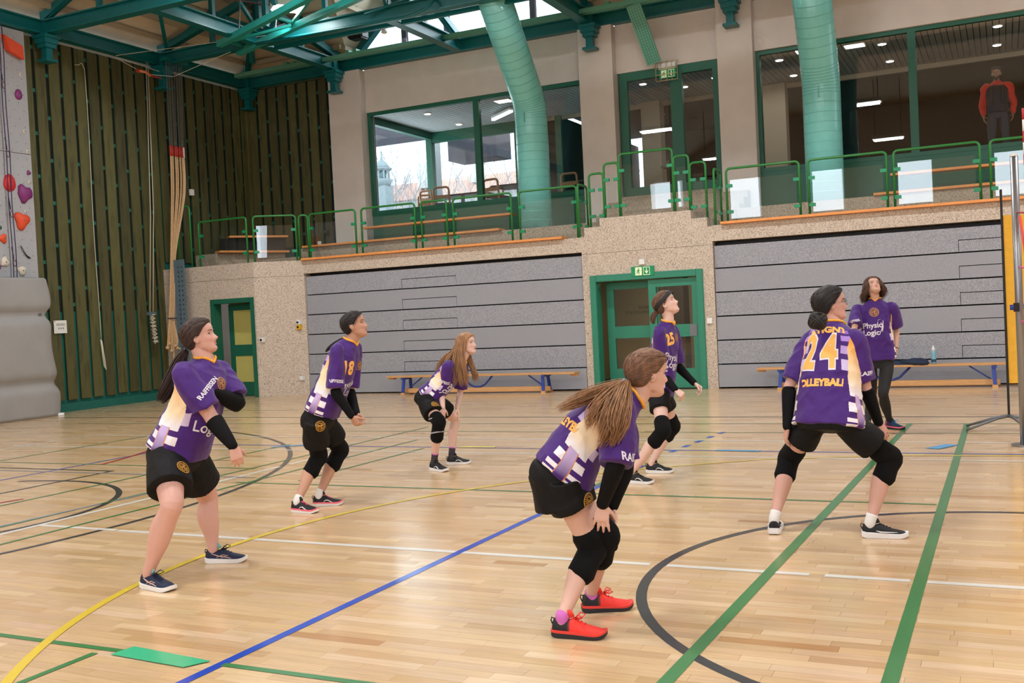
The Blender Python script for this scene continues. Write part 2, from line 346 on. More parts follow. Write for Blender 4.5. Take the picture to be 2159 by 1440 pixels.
line(NB, [(-6.6, 7.53), (-0.47, 7.57)], 0.035, 'line_green')
line(NB, [(-1.22, 2.4), (-1.22, 3.0)], 0.06, 'line_green')
line(NB, [(-1.25, 3.07), (-1.01, 12.35)], 0.062, 'line_green'); line(NB, [(-0.44, 2.4), (-0.42, 12.35)], 0.062, 'line_green')
for xg, y0, y1 in ((-6.5, 2.5, 10.6), (-7.1, 2.5, 11.9), (-11.0, 6, 10.7), (-8.0, 5.5, 10.1), (-6.0, 7.7, 9.9)): line(NB, [(xg, y0), (xg+0.05, y1)], 0.035, 'line_green')
line(NB, [(-12.4, 8.3), (-7.0, 8.3)], 0.03, 'line_green'); line(NB, [(-14, 12.2), (2, 12.35)], 0.03, 'line_green'); line(NB, [(-8, 11.4), (3, 11.5)], 0.025, 'line_green')
line(NB, [(-15.5, 13.1), (3, 13.0)], 0.04, 'line_black'); line(NB, [(-15.5, 14.2), (-11, 14.2)], 0.03, 'line_green')
line(NB, circle_pts(-0.64, 5.42, 4.08, 128, 252), 0.05, 'line_yellow'); line(NB, [(-3.42, 8.42), (-2.77, 8.98), (-2.04, 9.5), (-0.9, 9.85), (0.3, 9.95), (3, 9.96)], 0.04, 'line_yellow')
line(NB, circle_pts(-15.6, 6.7, 6.6, 14, 60), 0.045, 'line_red'); line(NB, [(-8.3, 5.6), (-8.09, 6.4)], 0.05, 'line_red')
line(NB, [(-7.15, 4.8), (-7.07, 6.35)], 0.035, 'line_grey'); line(NB, [(-7.06, 6.5), (-7.03, 6.98)], 0.035, 'line_grey'); line(NB, [(-11.5, 7.75), (-6.6, 7.8)], 0.03, 'line_grey')
# ---------------------------------------------------------------- walls of boards
def board_wall(name, org, along, out, length, z0, z1, pitch, start_jit=0.0, lab=None):
    """teal backing with dark slots, cross rails in the gaps and one object per board"""
    org = Vector(org); al = Vector(along); ou = Vector(out); r = root(name, tuple(org), label=lab)
    mb = MB(); a = org; b = org + al*length
    def bx(s0, s1, d0, d1, za, zb):
        p = org + al*s0 + ou*d0; q = org + al*s1 + ou*d1; return (p.x, p.y, za), (q.x, q.y, zb)
    mb.box(*bx(0, length, -0.12, 0.0, z0, z1)); put('backing', mb, 'teal_back', r)
    mb = MB(); mb.box(*bx(0, length, 0.0, 0.075, z0, z0+0.16)); put('base_rail', mb, 'teal_back', r)
    s = start_jit; k = 0
    while s < length-0.05:
        w = min(pitch-0.078 + rng.normal(0, .006), length-s)
        top = z1 - 0.02; cut = z0 + 0.22 + rng.random()*0.03
        mb = MB(); j = z0 + (2.6 + (k % 3)*0.35 if z0 < 1 else 1.6 + (k % 3)*.3)
        mb.box(*bx(s, s+w, 0.028, 0.05, cut, top))
        put('board', mb, 'board', r)
        # cross rails and slotted dark strip seen in the gap
        mb = MB(); zz = z0+2.05+0.33*(k % 2) if z0 < 1 else z0 + .5 + .33*(k % 2)
        while zz < z1-0.1: mb.box(*bx(s+w-.02, min(s+pitch+.02, length), 0.0, 0.026, zz, zz+0.07)); zz += 0.82
        put('cross_rail', mb, 'teal_back', r)
        if s+pitch < length:
            mb = MB(); mb.box(*bx(s+w, s+pitch, 0.0, 0.012, z0+1.95 if z0 < 1 else z0, z1)); put('slot', mb, 'dark_gap', r)
        s += pitch; k += 1
    return r
wl = board_wall('wall_left', (-16.55, 13.55, 0), (0,1,0), (1,0,0), 3.4, 0.0, 7.2, 0.317, 0.02, 'green stained board wall beside the climbing wall')
wl2 = board_wall('wall_left', (-16.55, 16.98, 2.75), (0,1,0), (1,0,0), 3.05, 2.75, 7.2, 0.305, 0.02, 'green stained board wall above the corner of the gallery')
wb2 = board_wall('wall_back', (-16.5, 20.05, 3.1), (1,0,0), (0,-1,0), 2.6, 3.1, 7.22, 0.30, 0.02, 'green stained board wall at the back of the gallery corner')
mb = MB(); mb.box((-16.8, -10, 0), (-16.56, 20.2, 7.4)); put('wall_left', mb, 'plaster', kind='structure')
mb = MB(); mb.box((-16.8, -10.3, 0), (16, -10, 4.0)); mb.box((-16.8, -10.3, 7.2), (16, -10, 10.4)); put('wall_front', mb, 'plaster', kind='structure')
xs_ = [-16.8] + [c+s for c in (-13.7, -10.2, -6.7, -3.2, 0.3, 3.8, 7.3) for s in (-.7, .7)] + [16]
for a_, b_ in zip(xs_[::2], xs_[1::2]): mb = MB(); mb.box((a_, -10.3, 4.0), (b_, -10, 7.2)); put('wall_front', mb, 'plaster', kind='structure')
mb = MB(); mb.box((-16.62, 19.9, 2.7), (-16.44, 20.3, 7.6)); put('trim_1', mb, 'board', kind='structure')
mb = MB(); mb.box((-17.0, 19.7, 7.36), (-16.47, 20.6, 8.0)); mb.box((-16.47, 20.02, 7.36), (-13.5, 20.6, 8.0)); put('trim_2', mb, 'ceiling_sheet', kind='structure')
mb = MB(); mb.box((-16.9, 20.18, 0), (-13.5, 20.5, 7.7)); put('wall_back', mb, 'plaster', kind='structure')
mb = MB(); mb.box((16, -10.3, 0), (16.3, 20.2, 10.4)); put('wall_right', mb, 'plaster', kind='structure')
mb = MB(); mb.box((3.0, 17.5, 0), (16, 17.8, 10.4)); put('wall_back', mb, 'plaster', kind='structure')
# ---------------------------------------------------------------- exposed aggregate walls and the gallery
def sbox(name, a, b, m_='stone', parent=None, **k):
    mb = MB(); mb.box(a, b); return put(name, mb, m_, parent, **k)
st = root('wall_back', (-9, 17.6, 0), label='exposed aggregate wall carrying the gallery')
def slab(pts, z0, z1, name='stone_panel', m_='stone'):
    mb = MB(); mb.prism([(x, y, z0) for x, y in pts], (0, 0, z1-z0)); return put(name, mb, m_, st)
# left pier with the small door, its splayed return, lintel strip above with a fine joint
slab([(-16.5, 16.9), (-15.23, 16.9), (-15.23, 17.2), (-16.5, 17.2)], 0, 2.49)
slab([(-14.06, 16.9), (-14.02, 16.9), (-13.2, 17.5), (-13.2, 17.8), (-14.06, 17.2)], 0, 2.49)
slab([(-15.23, 16.9), (-14.06, 16.9), (-14.06, 17.2), (-15.23, 17.2)], 2.09, 2.49)
slab([(-16.5, 16.9), (-14.02, 16.9), (-13.2, 17.5), (-13.2, 17.95), (-14.2, 17.25), (-16.5, 17.25)], 2.495, 2.81)
# lintel over the stands and the pier with the double door
slab([(-13.2, 17.5), (-6.94, 17.5), (-6.94, 17.9), (-13.2, 17.9)], 2.53, 2.80)
slab([(-4.51, 17.5), (3.0, 17.5), (3.0, 17.9), (-4.51, 17.9)], 2.55, 2.82)
for a_, b_, z0_, z1_ in ((-6.94, -6.80, 0, 2.49), (-4.70, -4.51, 0, 2.49), (-6.80, -4.70, 2.09, 2.49)): slab([(a_, 17.5), (b_, 17.5), (b_, 17.8), (a_, 17.8)], z0_, z1_)
slab([(-6.94, 17.5), (-4.51, 17.5), (-4.51, 17.9), (-6.94, 17.9)], 2.495, 2.81)
for a_, b_, z_ in ((-6.87, -6.56, 2.97), (-6.56, -4.87, 3.12), (-4.87, -4.59, 2.97)): slab([(a_, 17.5), (b_, 17.5), (b_, 18.4), (a_, 18.4)], 2.81, z_)
# gallery floor and the raised tiers behind
slab([(-16.5, 17.2), (-14.1, 17.2), (-13.2, 17.85), (3, 17.85), (3, 18.5), (-16.5, 18.5)], 2.5, 2.80, 'gallery_floor', 'stone_dark')
slab([(-14.0, 18.5), (-7.1, 18.5), (-7.1, 20.3), (-14.0, 20.3)], 2.5, 3.15, 'gallery_tier', 'stone_dark')
slab([(-16.5, 18.5), (-14.0, 18.5), (-14.0, 20.3), (-16.5, 20.3)], 2.5, 2.98, 'gallery_tier', 'stone_dark')
slab([(-4.3, 18.5), (3, 18.5), (3, 20.3), (-4.3, 20.3)], 2.5, 3.17, 'gallery_tier', 'stone_dark')
for k in range(4): slab([(-7.1, 18.4+0.35*k), (-4.3, 18.4+0.35*k), (-4.3, 18.75+.35*k), (-7.1, 18.75+.35*k)], 2.5, 3.14+0.15*k, 'stair_step', 'stone_dark')
slab([(-7.1, 19.8), (-4.3, 19.8), (-4.3, 20.3), (-7.1, 20.3)], 2.5, 3.72, 'stair_step', 'stone_dark')
# ---------------------------------------------------------------- plastered wall with pillars above the gallery
uw = root('wall_back', (-9, 20, 3.1), label='beige plastered wall with pillars and lounge windows above the gallery')
def ubox(a, b, name='plaster_panel', m_='plaster'): mb = MB(); mb.box(a, b); return put(name, mb, m_, uw)
for a_, b_ in ((-13.90, -13.04), (-7.69, -6.96), (-4.83, -4.15)): ubox((a_, 19.72, 2.6), (b_, 20.25, 7.2 if a_ < -5 else 8.2), 'pillar')
ubox((-13.04, 19.95, 6.24), (-7.69, 20.25, 7.22)); ubox((-6.96, 19.95, 6.24), (-4.83, 20.25, 7.22)); ubox((-4.15, 19.9, 6.26), (3.0, 20.25, 8.3))
ubox((-13.04, 19.93, 7.22), (-7.69, 20.25, 7.40), 'top_strip', 'plaster_strip'); ubox((-6.96, 19.93, 7.22), (-4.83, 20.25, 7.46), 'top_strip', 'plaster'); ubox((-16.5, 20.0, 7.24), (-13.9, 20.25, 7.5), 'top_strip', 'ceiling_sheet')
# ---------------------------------------------------------------- windows of the lounge
def window(name, x0, x1, z0, z1, mulls, fr, panel_z=None, y=20.02, lab=None, gl='glass', mw=0.14):
    w = root(name, ((x0+x1)/2, y, z0), label=lab)
    mb = MB(); mb.box((x0, y-0.05, z1-fr), (x1, y+0.06, z1)); mb.box((x0, y-0.05, z0), (x1, y+0.06, z0+fr)); mb.box((x0, y-0.05, z0+fr), (x0+fr, y+0.06, z1-fr)); mb.box((x1-fr, y-0.05, z0+fr), (x1, y+0.06, z1-fr)); put('window_frame', mb, 'frame_green', w)
    xs = [x0+fr] + list(mulls) + [x1-fr]
    for mx in mulls: mb = MB(); mb.box((mx-mw/2, y-0.05, z0+fr), (mx+mw/2, y+0.06, z1-fr)); put('mullion', mb, 'frame_green', w)
    for i in range(len(xs)-1):
        a = xs[i] + (mw/2 if i else 0); b = xs[i+1] - (mw/2 if i < len(xs)-2 else 0)
        mb = MB(); mb.box((a, y-0.004, z0+fr), (b, y+0.004, z1-fr)); put('pane', mb, gl, w)
    if panel_z is not None:
        mb = MB(); mb.box((x0, y-0.04, panel_z), (x1, y+0.1, z0)); put('base_panel', mb, 'frame_green', w)
    return w
window('window_1', -13.03, -7.69, 3.90, 6.24, (-10.23,), 0.085, 3.15, lab='lounge window left of the gallery door')
window('window_2', -6.93, -4.83, 3.74, 6.24, (-5.74,), 0.17, None, lab='tall glazed gallery door', mw=0.24)
window('window_3', -4.15, 3.0, 3.95, 6.26, (-1.36, 1.45), 0.075, 3.17, lab='lounge window right of the gallery door')
# lounge behind the windows
lg = root('wall_lounge', (-5, 23, 3.7), label='room behind the gallery windows')
def lbox(name, a, b, m_): mb = MB(); mb.box(a, b); return put(name, mb, m_, lg)
lbox('lounge_floor', (-13.3, 20.15, 3.45), (3.2, 29, 3.70), 'lounge_floor')
lbox('lounge_back_wall', (-9.3, 28.8, 3.7), (3.2, 29, 7), 'lounge_dark'); lbox('lounge_side_wall', (3.05, 20.3, 3.7), (3.2, 29, 7), 'lounge_wall')
lbox('lounge_dark_wall', (-9.95, 23.1, 3.7), (-9.55, 29, 6.2), 'lounge_dark'); lbox('lounge_ceiling_back', (-9.9, 23.15, 6.45), (3.2, 29, 6.6), 'lounge_dark')
lbox('lounge_ceiling_base', (-13.3, 20.26, 6.26), (3.2, 23.15, 6.34), 'lounge_dark')
lbox('ceiling_edge', (-9.9, 23.08, 6.12), (3.2, 23.18, 6.45), 'column_cream')
for a_, b_ in ((-7.43, -6.98), (-4.63, -4.15)): lbox('lounge_column', (a_, 22.85, 3.7), (b_, 23.2, 6.2), 'column_cream')
base = None
for k in range(150):
    x = -13.2 + k*0.108
    if base is None: mb = MB(); mb.box((x, 20.28, 6.215), (x+0.093, 23.1, 6.235)); base = put('ceiling_slat', mb, 'lounge_slat', lg)
    else: c = base.copy(); COL.objects.link(c); c.location = (k*0.108, 0, 0)
# corner glazing of the lounge towards the street
gz = root('window_4', (-13.2, 21.6, 3.7), label='corner glazing of the lounge towards the street')
for nm, a, b in (('window_frame', (-13.25, 20.3, 6.05), (-13.1, 23.1, 6.22)), ('window_frame', (-13.25, 22.95, 3.7), (-13.08, 23.12, 6.05)), ('window_frame', (-13.25, 20.28, 3.7), (-13.1, 20.38, 6.05)), ('window_frame', (-13.08, 22.97, 5.95), (-9.95, 23.1, 6.22)), ('mullion', (-10.75, 22.98, 3.7), (-10.55, 23.1, 5.95)), ('window_frame', (-13.08, 22.98, 3.7), (-9.95, 23.1, 3.86))):
    mb = MB(); mb.box(a, b); put(nm, mb, 'frame_green', gz)
for a, b in (((-13.2, 20.38, 3.7), (-13.195, 22.95, 6.05)), ((-13.08, 23.03, 3.86), (-10.75, 23.035, 5.95)), ((-10.55, 23.03, 3.86), (-9.95, 23.035, 5.95))): mb = MB(); mb.box(a, b); put('pane', mb, 'glass', gz)
lbox('lounge_side_glow_frame', (-9.66, 23.0, 3.7), (-9.5, 23.1, 6.2), 'frame_green')
# ---------------------------------------------------------------- roof
rf = root('ceiling', (-8, 8, 7.5), label='cream sheeted hall roof with purlins')
def sheet(pts, m_='ceiling_sheet', name='roof_sheet', th=0.06):
    mb = MB(); P = [Vector(p) for p in pts]; n = (P[1]-P[0]).cross(P[2]-P[0]).normalized()
    if n.z < 0: n = -n
    mb.prism([p+n*0.05 for p in P], n*th); return put(name, mb, m_, rf)
E0 = 7.5; K = 0.45; RZ = E0 + K*5.95
sheet([(-16.5, 20.2, E0-.05), (-13.6, 20.2, E0-.05), (-10.55, 14.05, RZ)])
sheet([(-16.6, 20, E0), (-10.55, 14.05, RZ), (-10.55, -10.2, RZ), (-16.6, -10.2, E0)])
sheet([(-7.4, 20.2, E0-.05), (-10.45, 14.05, RZ), (16, 14.05, RZ), (16, 20.2, E0-.05)])
sheet([(-10.55, 14.05, RZ), (16, 14.05, RZ), (16, -10.2, RZ), (-10.55, -10.2, RZ)])
GA = (-10.5, 10.17)
sheet([(-13.62, 20.3, 7.4), (-10.5, 20.3, GA[1]), (-10.5, 14.05, GA[1])]); sheet([(-7.38, 20.3, 7.4), (-10.5, 20.3, GA[1]), (-10.5, 14.05, GA[1])])
def purlin(a, b): mb = MB(); mb.bar(a, b, 0.07, 0.10); put('purlin', mb, 'purlin', rf)
for k in range(1, 12):      # left slope, parallel to the side wall
    d = 0.5*k; z = E0 + K*d - 0.02; purlin((-16.55+d, 20-d, z), (-16.55+d, 2.0, z))
for k in range(1, 12):      # back slope, parallel to the end wall
    d = 0.5*k; z = E0 + K*d - 0.02; purlin((-16.5+d, 20-d, z), (-13.6+d*3.05/5.95, 20-d, z)); purlin((-7.4-d*3.05/5.95, 20-d, z), (4, 20-d, z))
for k in range(1, 9):       # flanks of the glazed gable
    t = k/9; x = -13.62+3.12*t; z = 7.4+(GA[1]-7.4)*t-0.03; purlin((x, 20.2, z), (x, 20.2-6*t, z)); purlin((-21-x, 20.2, z), (-21-x, 20.2-6*t, z))
mb = MB(); mb.bar((-16.5, 20, E0-.05), (-10.55, 14.05, RZ-.05), 0.12, 0.12); put('hip_rafter', mb, 'purlin', rf)
mb = MB(); mb.bar((-17.0, 20.5, E0-.02), (-10.3, 13.8, RZ+.22), 0.9, 0.05); put('hip_flashing', mb, 'ceiling_sheet', rf)
# glazed gable
gb = root('window_6', (-10.5, 20.05, 7.4), label='large glazed gable over the gallery')
mb = MB()
for s in (-1, 1): mb.bar((-10.5+s*3.0, 20.05, 7.42), (-10.5, 20.05, GA[1]-.02), 0.14, 0.18, up=(0,1,0))
mb.box((-13.4, 19.98, 7.38), (-7.6, 20.12, 7.48)); put('window_frame', mb, 'teal', gb)
for mx in (-11.97, -10.88, -9.85, -8.79): mb = MB(); mb.box((mx-0.06, 20.0, 7.45), (mx+0.06, 20.1, GA[1]-abs(mx+10.5)*.9-.05)); put('mullion', mb, 'far_fascia', gb)
mb = MB(); mb.prism([(-13.3, 20.1, 7.46), (-7.7, 20.1, 7.46), (-10.5, 20.1, GA[1]-.05)], (0, 0.01, 0)); put('pane', mb, 'glass', gb)
# ================================================================ ROOF STEEL
def ibeam(mb, a, b, w=0.2, h=0.26, t=0.025):
    a = Vector(a); b = Vector(b); d = Vector((0,0,h/2-t/2))
    mb.bar(a+d, b+d, w, t); mb.bar(a-d, b-d, w, t); mb.bar(a, b, t, h-2*t); return mb
BZ = 7.35
def beam(label, a, b, **k): return put('steel_beam', ibeam(MB(), a, b, **k), 'teal', label=label, cat='roof beam', group='teal roof beams')
beam('teal roof beam running along the top of the left board wall', (-16.35, -9.8, BZ), (-16.35, 19.9, BZ))
beam('teal roof beam along the end wall below the glazed gable', (-16.3, 19.85, BZ), (3, 19.85, BZ))
beam('teal cross beam meeting the left wall above the hanging ropes', (-16.25, 17, BZ), (8, 17, BZ))
beam('teal cross beam meeting the left wall beside the climbing wall', (-16.25, 14, BZ), (8, 14, BZ))
beam('short teal beam from the left gallery pillar towards the hall', (-13.6, 19.75, BZ), (-13.6, 17.1, BZ))
beam('short teal beam from the middle of the glazed gable', (-10.5, 19.75, BZ), (-10.5, 17.1, BZ))
beam('short teal beam from the pillar left of the gallery door', (-7.4, 19.75, BZ), (-7.4, 17.1, BZ))
beam('short teal beam from the pillar right of the gallery door', (-4.5, 19.75, BZ), (-4.5, 17.1, BZ))
beam('teal roof beam between the cross beams near the left wall', (-13.6, 16.9, BZ), (-13.6, 14.1, BZ))
def roofz(x, y): return min(E0+K*(x+16.5), E0+K*(20-y), RZ)
def web(lab, nodes, horiz):
    """posts and diagonals of one truss above its bottom chord"""
    x0, y0, _ = nodes[0]; t = thing('truss_web', (x0, y0, BZ), lab, 'truss', 'roof truss webs')
    for i, (x, y, mid) in enumerate(nodes):
        zt = roofz(x, y)-0.05
        if zt - BZ > 0.25:
            mb = MB(); mb.bar((x, y, BZ+.12), (x, y, zt), 0.09, 0.09); put('post', mb, 'teal', t)
        if i+1 < len(nodes):
            x2, y2, _ = nodes[i+1]; z2 = roofz(x2, y2)-.05
            a, b = ((x, y, BZ+.13), (x2, y2, z2-.05)) if i % 2 == 0 else ((x, y, zt-.05), (x2, y2, BZ+.13))
            mb = MB(); mb.bar(a, b, 0.07, 0.07); put('diagonal', mb, 'teal', t)
    n = len(nodes); mb = MB()
    mb.bar((nodes[0][0], nodes[0][1], max(roofz(*nodes[0][:2])-.1, BZ+.2)), (nodes[-1][0], nodes[-1][1], roofz(*nodes[-1][:2])-.1), 0.14, 0.14); put('top_chord', mb, 'teal', t)
web('truss web above the beam that meets the ropes', [(-16.3+1.45*k, 17, 0) for k in range(4)], 1)
web('truss web above the beam beside the climbing wall', [(-16.3+1.45*k, 14, 0) for k in range(5)], 1)
web('truss web behind the left gallery pillar', [(-13.6, 19.8-1.4*k, 0) for k in range(5)], 0)
web('truss web in front of the glazed gable', [(-10.5, 19.8-1.4*k, 0) for k in range(5)], 0)
web('truss web left of the big left duct', [(-7.4, 19.8-1.4*k, 0) for k in range(5)], 0)
web('diagonal truss web rising from the hall corner', [(-16.3+1.05*k, 19.8-1.05*k, 0) for k in range(5)], 0)
mb = MB(); mb.bar((-16.2, 17.1, BZ+.1), (-13.7, 14.1, BZ+1.1), .07, .07); put('steel_brace', mb, 'teal', label='slanting teal brace near the left wall beam', cat='roof beam', group='teal roof beams')
for x0, x1, y in ((-13.5, -10.6, 17.35), (-10.4, -7.5, 17.35)):
    mb = MB(); mb.bar((x0, y, BZ-.1), (x1, y, BZ-.1), 0.08, 0.08)
    put('steel_brace', mb, 'teal', label=('slim teal rail hung beside the cross beam left of the gable' if x0 < -12 else 'slim teal rail hung beside the cross beam under the gable'), cat='roof beam', group='teal roof beams')
mb = MB(); P_ = [(-10.9, 16.8, BZ+.02)] + [Vector(p) for p in arc((-9.9, 16.8, BZ-.02), .5, PI/2, -PI/2, 10, (1,0,0), (0,0.5,0.5))] + [(-13.4, 16.6, BZ-.2)]
mb.tube(P_, 0.03, 8); put('curtain_rail', mb, 'teal', smooth=True, label='curved teal curtain rail end below the gable', cat='rail')
def bracket(lab, x, y, z=7.2, wall='x'):
    t = thing('beam_bracket', (x, y, z-.55), lab, 'bracket', 'stepped teal brackets under the beam nodes')
    for nm, w, za, zb in (('node_post', .13, z-.02, z+.45), ('bearing_plate', .36, z-.06, z), ('bearing_block', .30, z-.16, z-.06), ('bearing_block', .24, z-.24, z-.16), ('stub', .14, z-.45, z-.24), ('foot_plate', .26, z-.50, z-.45)):
        mb = MB(); mb.box((x-w/2, y-w/2, za), (x+w/2, y+w/2, zb)); put(nm, mb, 'teal', t)
bracket('stepped teal bracket beside the top of the climbing wall', -16.28, 14.0)
bracket('stepped teal bracket on the left wall beside the rope chains', -16.28, 17.0)
bracket('stepped teal bracket in the dark corner of the board walls', -16.28, 19.78)
bracket('stepped teal bracket on the left gallery pillar', -13.6, 19.55)
bracket('stepped teal bracket on the pillar left of the gallery door', -7.35, 19.55)
bracket('stepped teal bracket on the pillar right of the gallery door', -4.5, 19.55)
# cable tray
t = thing('cable_tray', (-10, 19.2, 7.3), 'pale green perforated cable tray hung in front of the gable', 'cable tray')
mb = MB(); mb.box((-16.1, 19.1, 7.33), (-3.2, 19.26, 7.345)); mb.box((-16.1, 19.1, 7.345), (-3.2, 19.112, 7.42)); mb.box((-16.1, 19.248, 7.345), (-3.2, 19.26, 7.42)); put('tray', mb, 'teal_pale', t)
for x in (-14.6, -14.4, -12.9, -12.7, -9.2, -9.0, -6.8): mb = MB(); mb.box((x-.05, 19.08, 7.42), (x+.05, 19.28, 7.47)); put('tray_clip', mb, 'teal_pale', t)
t = thing('cable_tray', (-6.15, 19.3, 6.2), 'pale green perforated tray hanging down the wall above the gallery door', 'cable tray')
a_, b_ = Vector((-6.28, 19.15, 7.33)), Vector((-6.05, 19.6, 6.25)); mb = MB(); mb.bar(a_, b_, 0.28, 0.05, up=(0,1,0)); put('tray', mb, 'teal_pale', t)
mb = MB(); d_ = (b_-a_); r_ = d_.normalized().cross(Vector((0,1,0))).normalized(); n_ = d_.normalized().cross(r_).normalized(); n_ = n_ if n_.y < 0 else -n_
for i in range(22):
    for j in range(5):
        c_ = a_ + d_*((i+.7)/22.6) + r_*((j-2)*0.05) + n_*0.0265; mb.bar(c_-d_.normalized()*.016, c_+d_.normalized()*.016, 0.012, 0.002, up=n_)
put('slots', mb, 'frame_green', t, kind='stuff')
# ---------------------------------------------------------------- lamps
def lamp(x, y, z, lab, power, rz=0.0, k=1.0):
    t = thing('hall_lamp', (x, y, z), lab, 'ceiling lamp', 'rows of hall ceiling lamps')
    c, s = math.cos(rz), math.sin(rz)
    def R(p): return (x+p[0]*c*k-p[1]*s, y+p[0]*s*k+p[1]*c, z+p[2])
    mb = MB(); mb.box((-.62, -.2, 0.0), (.62, .2, .12)); mb.v = [R(p) for p in mb.v]; put('housing', mb, 'white', t)
    mb = MB(); mb.box((-.58, -.17, -.03), (.58, .17, 0.0)); mb.v = [R(p) for p in mb.v]; put('diffuser', mb, 'lamp_glow', t)
    for dx in (-.5, .5): mb = MB(); mb.bar(R((dx, 0, .12)), R((dx, 0, max(roofz(x, y)-z, .3))), .02, .02); put('suspension', mb, 'steel_dull', t)
    L = area_light('hall_lamp_light', (x, y, z-.06), (x, y, 0), 1.1*k, .36, power, (0.93, 0.97, 1.0)); 
LP = 243
lamp(-12.35, 16.35, 7.62, 'bright ceiling lamp above the retracted teal frame', 34, rz=0.9, k=.5)
for i, y in enumerate((-4, 4.5, 13)):
    for j, x in enumerate((-11, -4, 3, 10)):
        lamp(x, y, 7.8, 'hall ceiling lamp hung high over the court', LP)
# ---------------------------------------------------------------- ducts
def duct(lab, path, r):
    base = Vector(path[0]); t = thing('air_duct', tuple(base), lab, 'air duct', 'large round turquoise air ducts')
    # rounded bend
    P = []
    A, B, C_ = [Vector(p) for p in path]; l = 0.28
    P.append(A); s_ = B-(B-A).normalized()*l; e_ = B+(C_-B).normalized()*l
    for i in range(9): u = i/8; P.append(s_*(1-u)**2 + B*2*u*(1-u) + e_*u*u)
    P.append(C_)
    mb = MB(); mb.tube(P, r, 40); put('duct_shell', mb, 'duct', t, smooth=True)
    L_ = 0; D = []
    for a, b in zip(P[:-1], P[1:]):
        n = max(1, int((b-a).length/0.165)); 
        for i in range(n): D.append((a+(b-a)*i/n, (b-a).normalized()))
    for p, d in D[1:]:
        mb = MB(); mb.tube([p-d*.006, p+d*.006], r+.004, 40, cap=False); put('seam', mb, 'duct_seam', t, smooth=True, fix=False)
    mb = MB(); mb.bar(P[1]-Vector((0,r+.015,.1)), P[1]-Vector((0,r+.015,-.1)), .02, .02); put('clip', mb, 'duct_seam', t)
duct('big turquoise round duct left of the gallery door', [(-8.42, 18.85, 3.15), (-8.42, 18.85, 5.62), (-8.42, 16.6, 8.42)], 0.325)
duct('big turquoise round duct right of the gallery door', [(-2.80, 18.9, 3.17), (-2.80, 18.9, 5.35), (-2.80, 17.6, 7.95)], 0.325)
# ---------------------------------------------------------------- retracted sports frame, loudspeaker, gear under the roof
t = thing('folded_hoop_frame', (-12.5, 16, 7.2), 'bright teal folded frame hung under the roof lamp', 'sports frame')
for nm, a, b, w in (('long_bar', (-14.1, 16.33, 7.2), (-9.8, 14.67, 7.3), .12), ('long_bar', (-14.22, 17.06, 7.2), (-9.8, 15.5, 7.3), .12), ('cross_bar', (-13.99, 16.41, 7.28), (-14.02, 17.0, 7.28), .05), ('cross_bar', (-12.25, 15.7, 7.3), (-12.2, 16.3, 7.3), .05), ('cross_bar', (-13.68, 16.29, 7.2), (-12.23, 16.28, 7.26), .05), ('cross_bar', (-12.23, 16.28, 7.3), (-10.9, 15.2, 7.34), .05)):
    mb = MB(); mb.bar(a, b, w, w); put(nm, mb, mat('teal_bright', srgb(46,160,152), .3), t)
for a, b in (((-13.3, 16.0, 7.3), (-13.4, 16.3, 8.6)), ((-12.9, 16.6, 7.3), (-12.9, 16.9, 8.7))): mb = MB(); mb.bar(a, b, .02, .02); put('hanger', mb, 'steel', t)
t = thing('loudspeaker', (-12.6, 19.1, 7.7), 'black loudspeaker hung beside the left edge of the gable', 'loudspeaker')
mb = MB(); mb.box((-12.78, 18.95, 7.66), (-12.4, 19.25, 7.92)); put('cabinet', mb, 'black', t, bevel=.03)
mb = MB(); mb.box((-12.76, 18.94, 7.68), (-12.42, 18.952, 7.9)); put('grille', mb, 'black_rubber', t)
mb = MB(); mb.bar((-12.6, 19.1, 7.9), (-12.6, 19.1, 8.4), .03, .03); put('mount', mb, 'teal', t)
t = thing('projector_box', (-13.6, 14.9, 7.5), 'long black case at the top edge beside the roof lamp', 'case')
mb = MB(); mb.tube([(-13.85, 14.6, 7.62), (-12.75, 14.85, 7.62)], .12, 14); put('case_body', mb, 'black', t, smooth=True)
mb = MB(); mb.tube([(-13.88, 14.593, 7.62), (-13.85, 14.6, 7.62)], .125, 14); put('end_cap', mb, 'black_rubber', t)
# cable ladder with red wires
t = thing('cable_ladder', (-14.5, 15.5, 7.9), 'wire cable ladder with red cable crossing the left roof bay', 'cable tray')
mb = MB()
for k in (-1, 1): mb.bar((-15.1, 13.2, 8.0+.03*k), (-13.2, 16.9, 8.0+.03*k), .012, .012)
for k in (-1, 1): mb.bar((-15.1+.1*k, 13.2, 8.0), (-13.2+.1*k, 16.9, 8.0), .014, .014)
for i in range(30): u = i/29; x = -15.1+1.9*u; y = 13.2+3.7*u; mb.bar((x-.1, y, 8.0), (x+.1, y, 8.0), .01, .01)
put('ladder', mb, 'steel_dull', t, kind='stuff')
mb = MB(); mb.bar((-15.12, 13.2, 7.97), (-13.22, 16.9, 7.97), .02, .02); put('red_cable', mb, 'red', t)
for lab, x, y, z in (('small white detector box on the roof slope left of the gable', -14.2, 18.2, 7.95), ('small white detector under the glazed gable', -11.6, 18.6, 7.55), ('small white detector box right of the big left duct', -7.9, 18.8, 7.62)):
    t = thing('detector', (x, y, z), lab, 'detector'); mb = MB(); mb.sphere((x, y, z), (.07, .07, .04), 14, 8); put('detector_head', mb, 'white', t, smooth=True); mb = MB(); mb.box((x-.05, y-.05, z+.03), (x+.05, y+.05, z+.08)); put('detector_base', mb, 'white', t); mb = MB(); mb.bar((x, y, z+.08), (x, y, z+.35), .012, .012); put('conduit', mb, 'steel_dull', t)
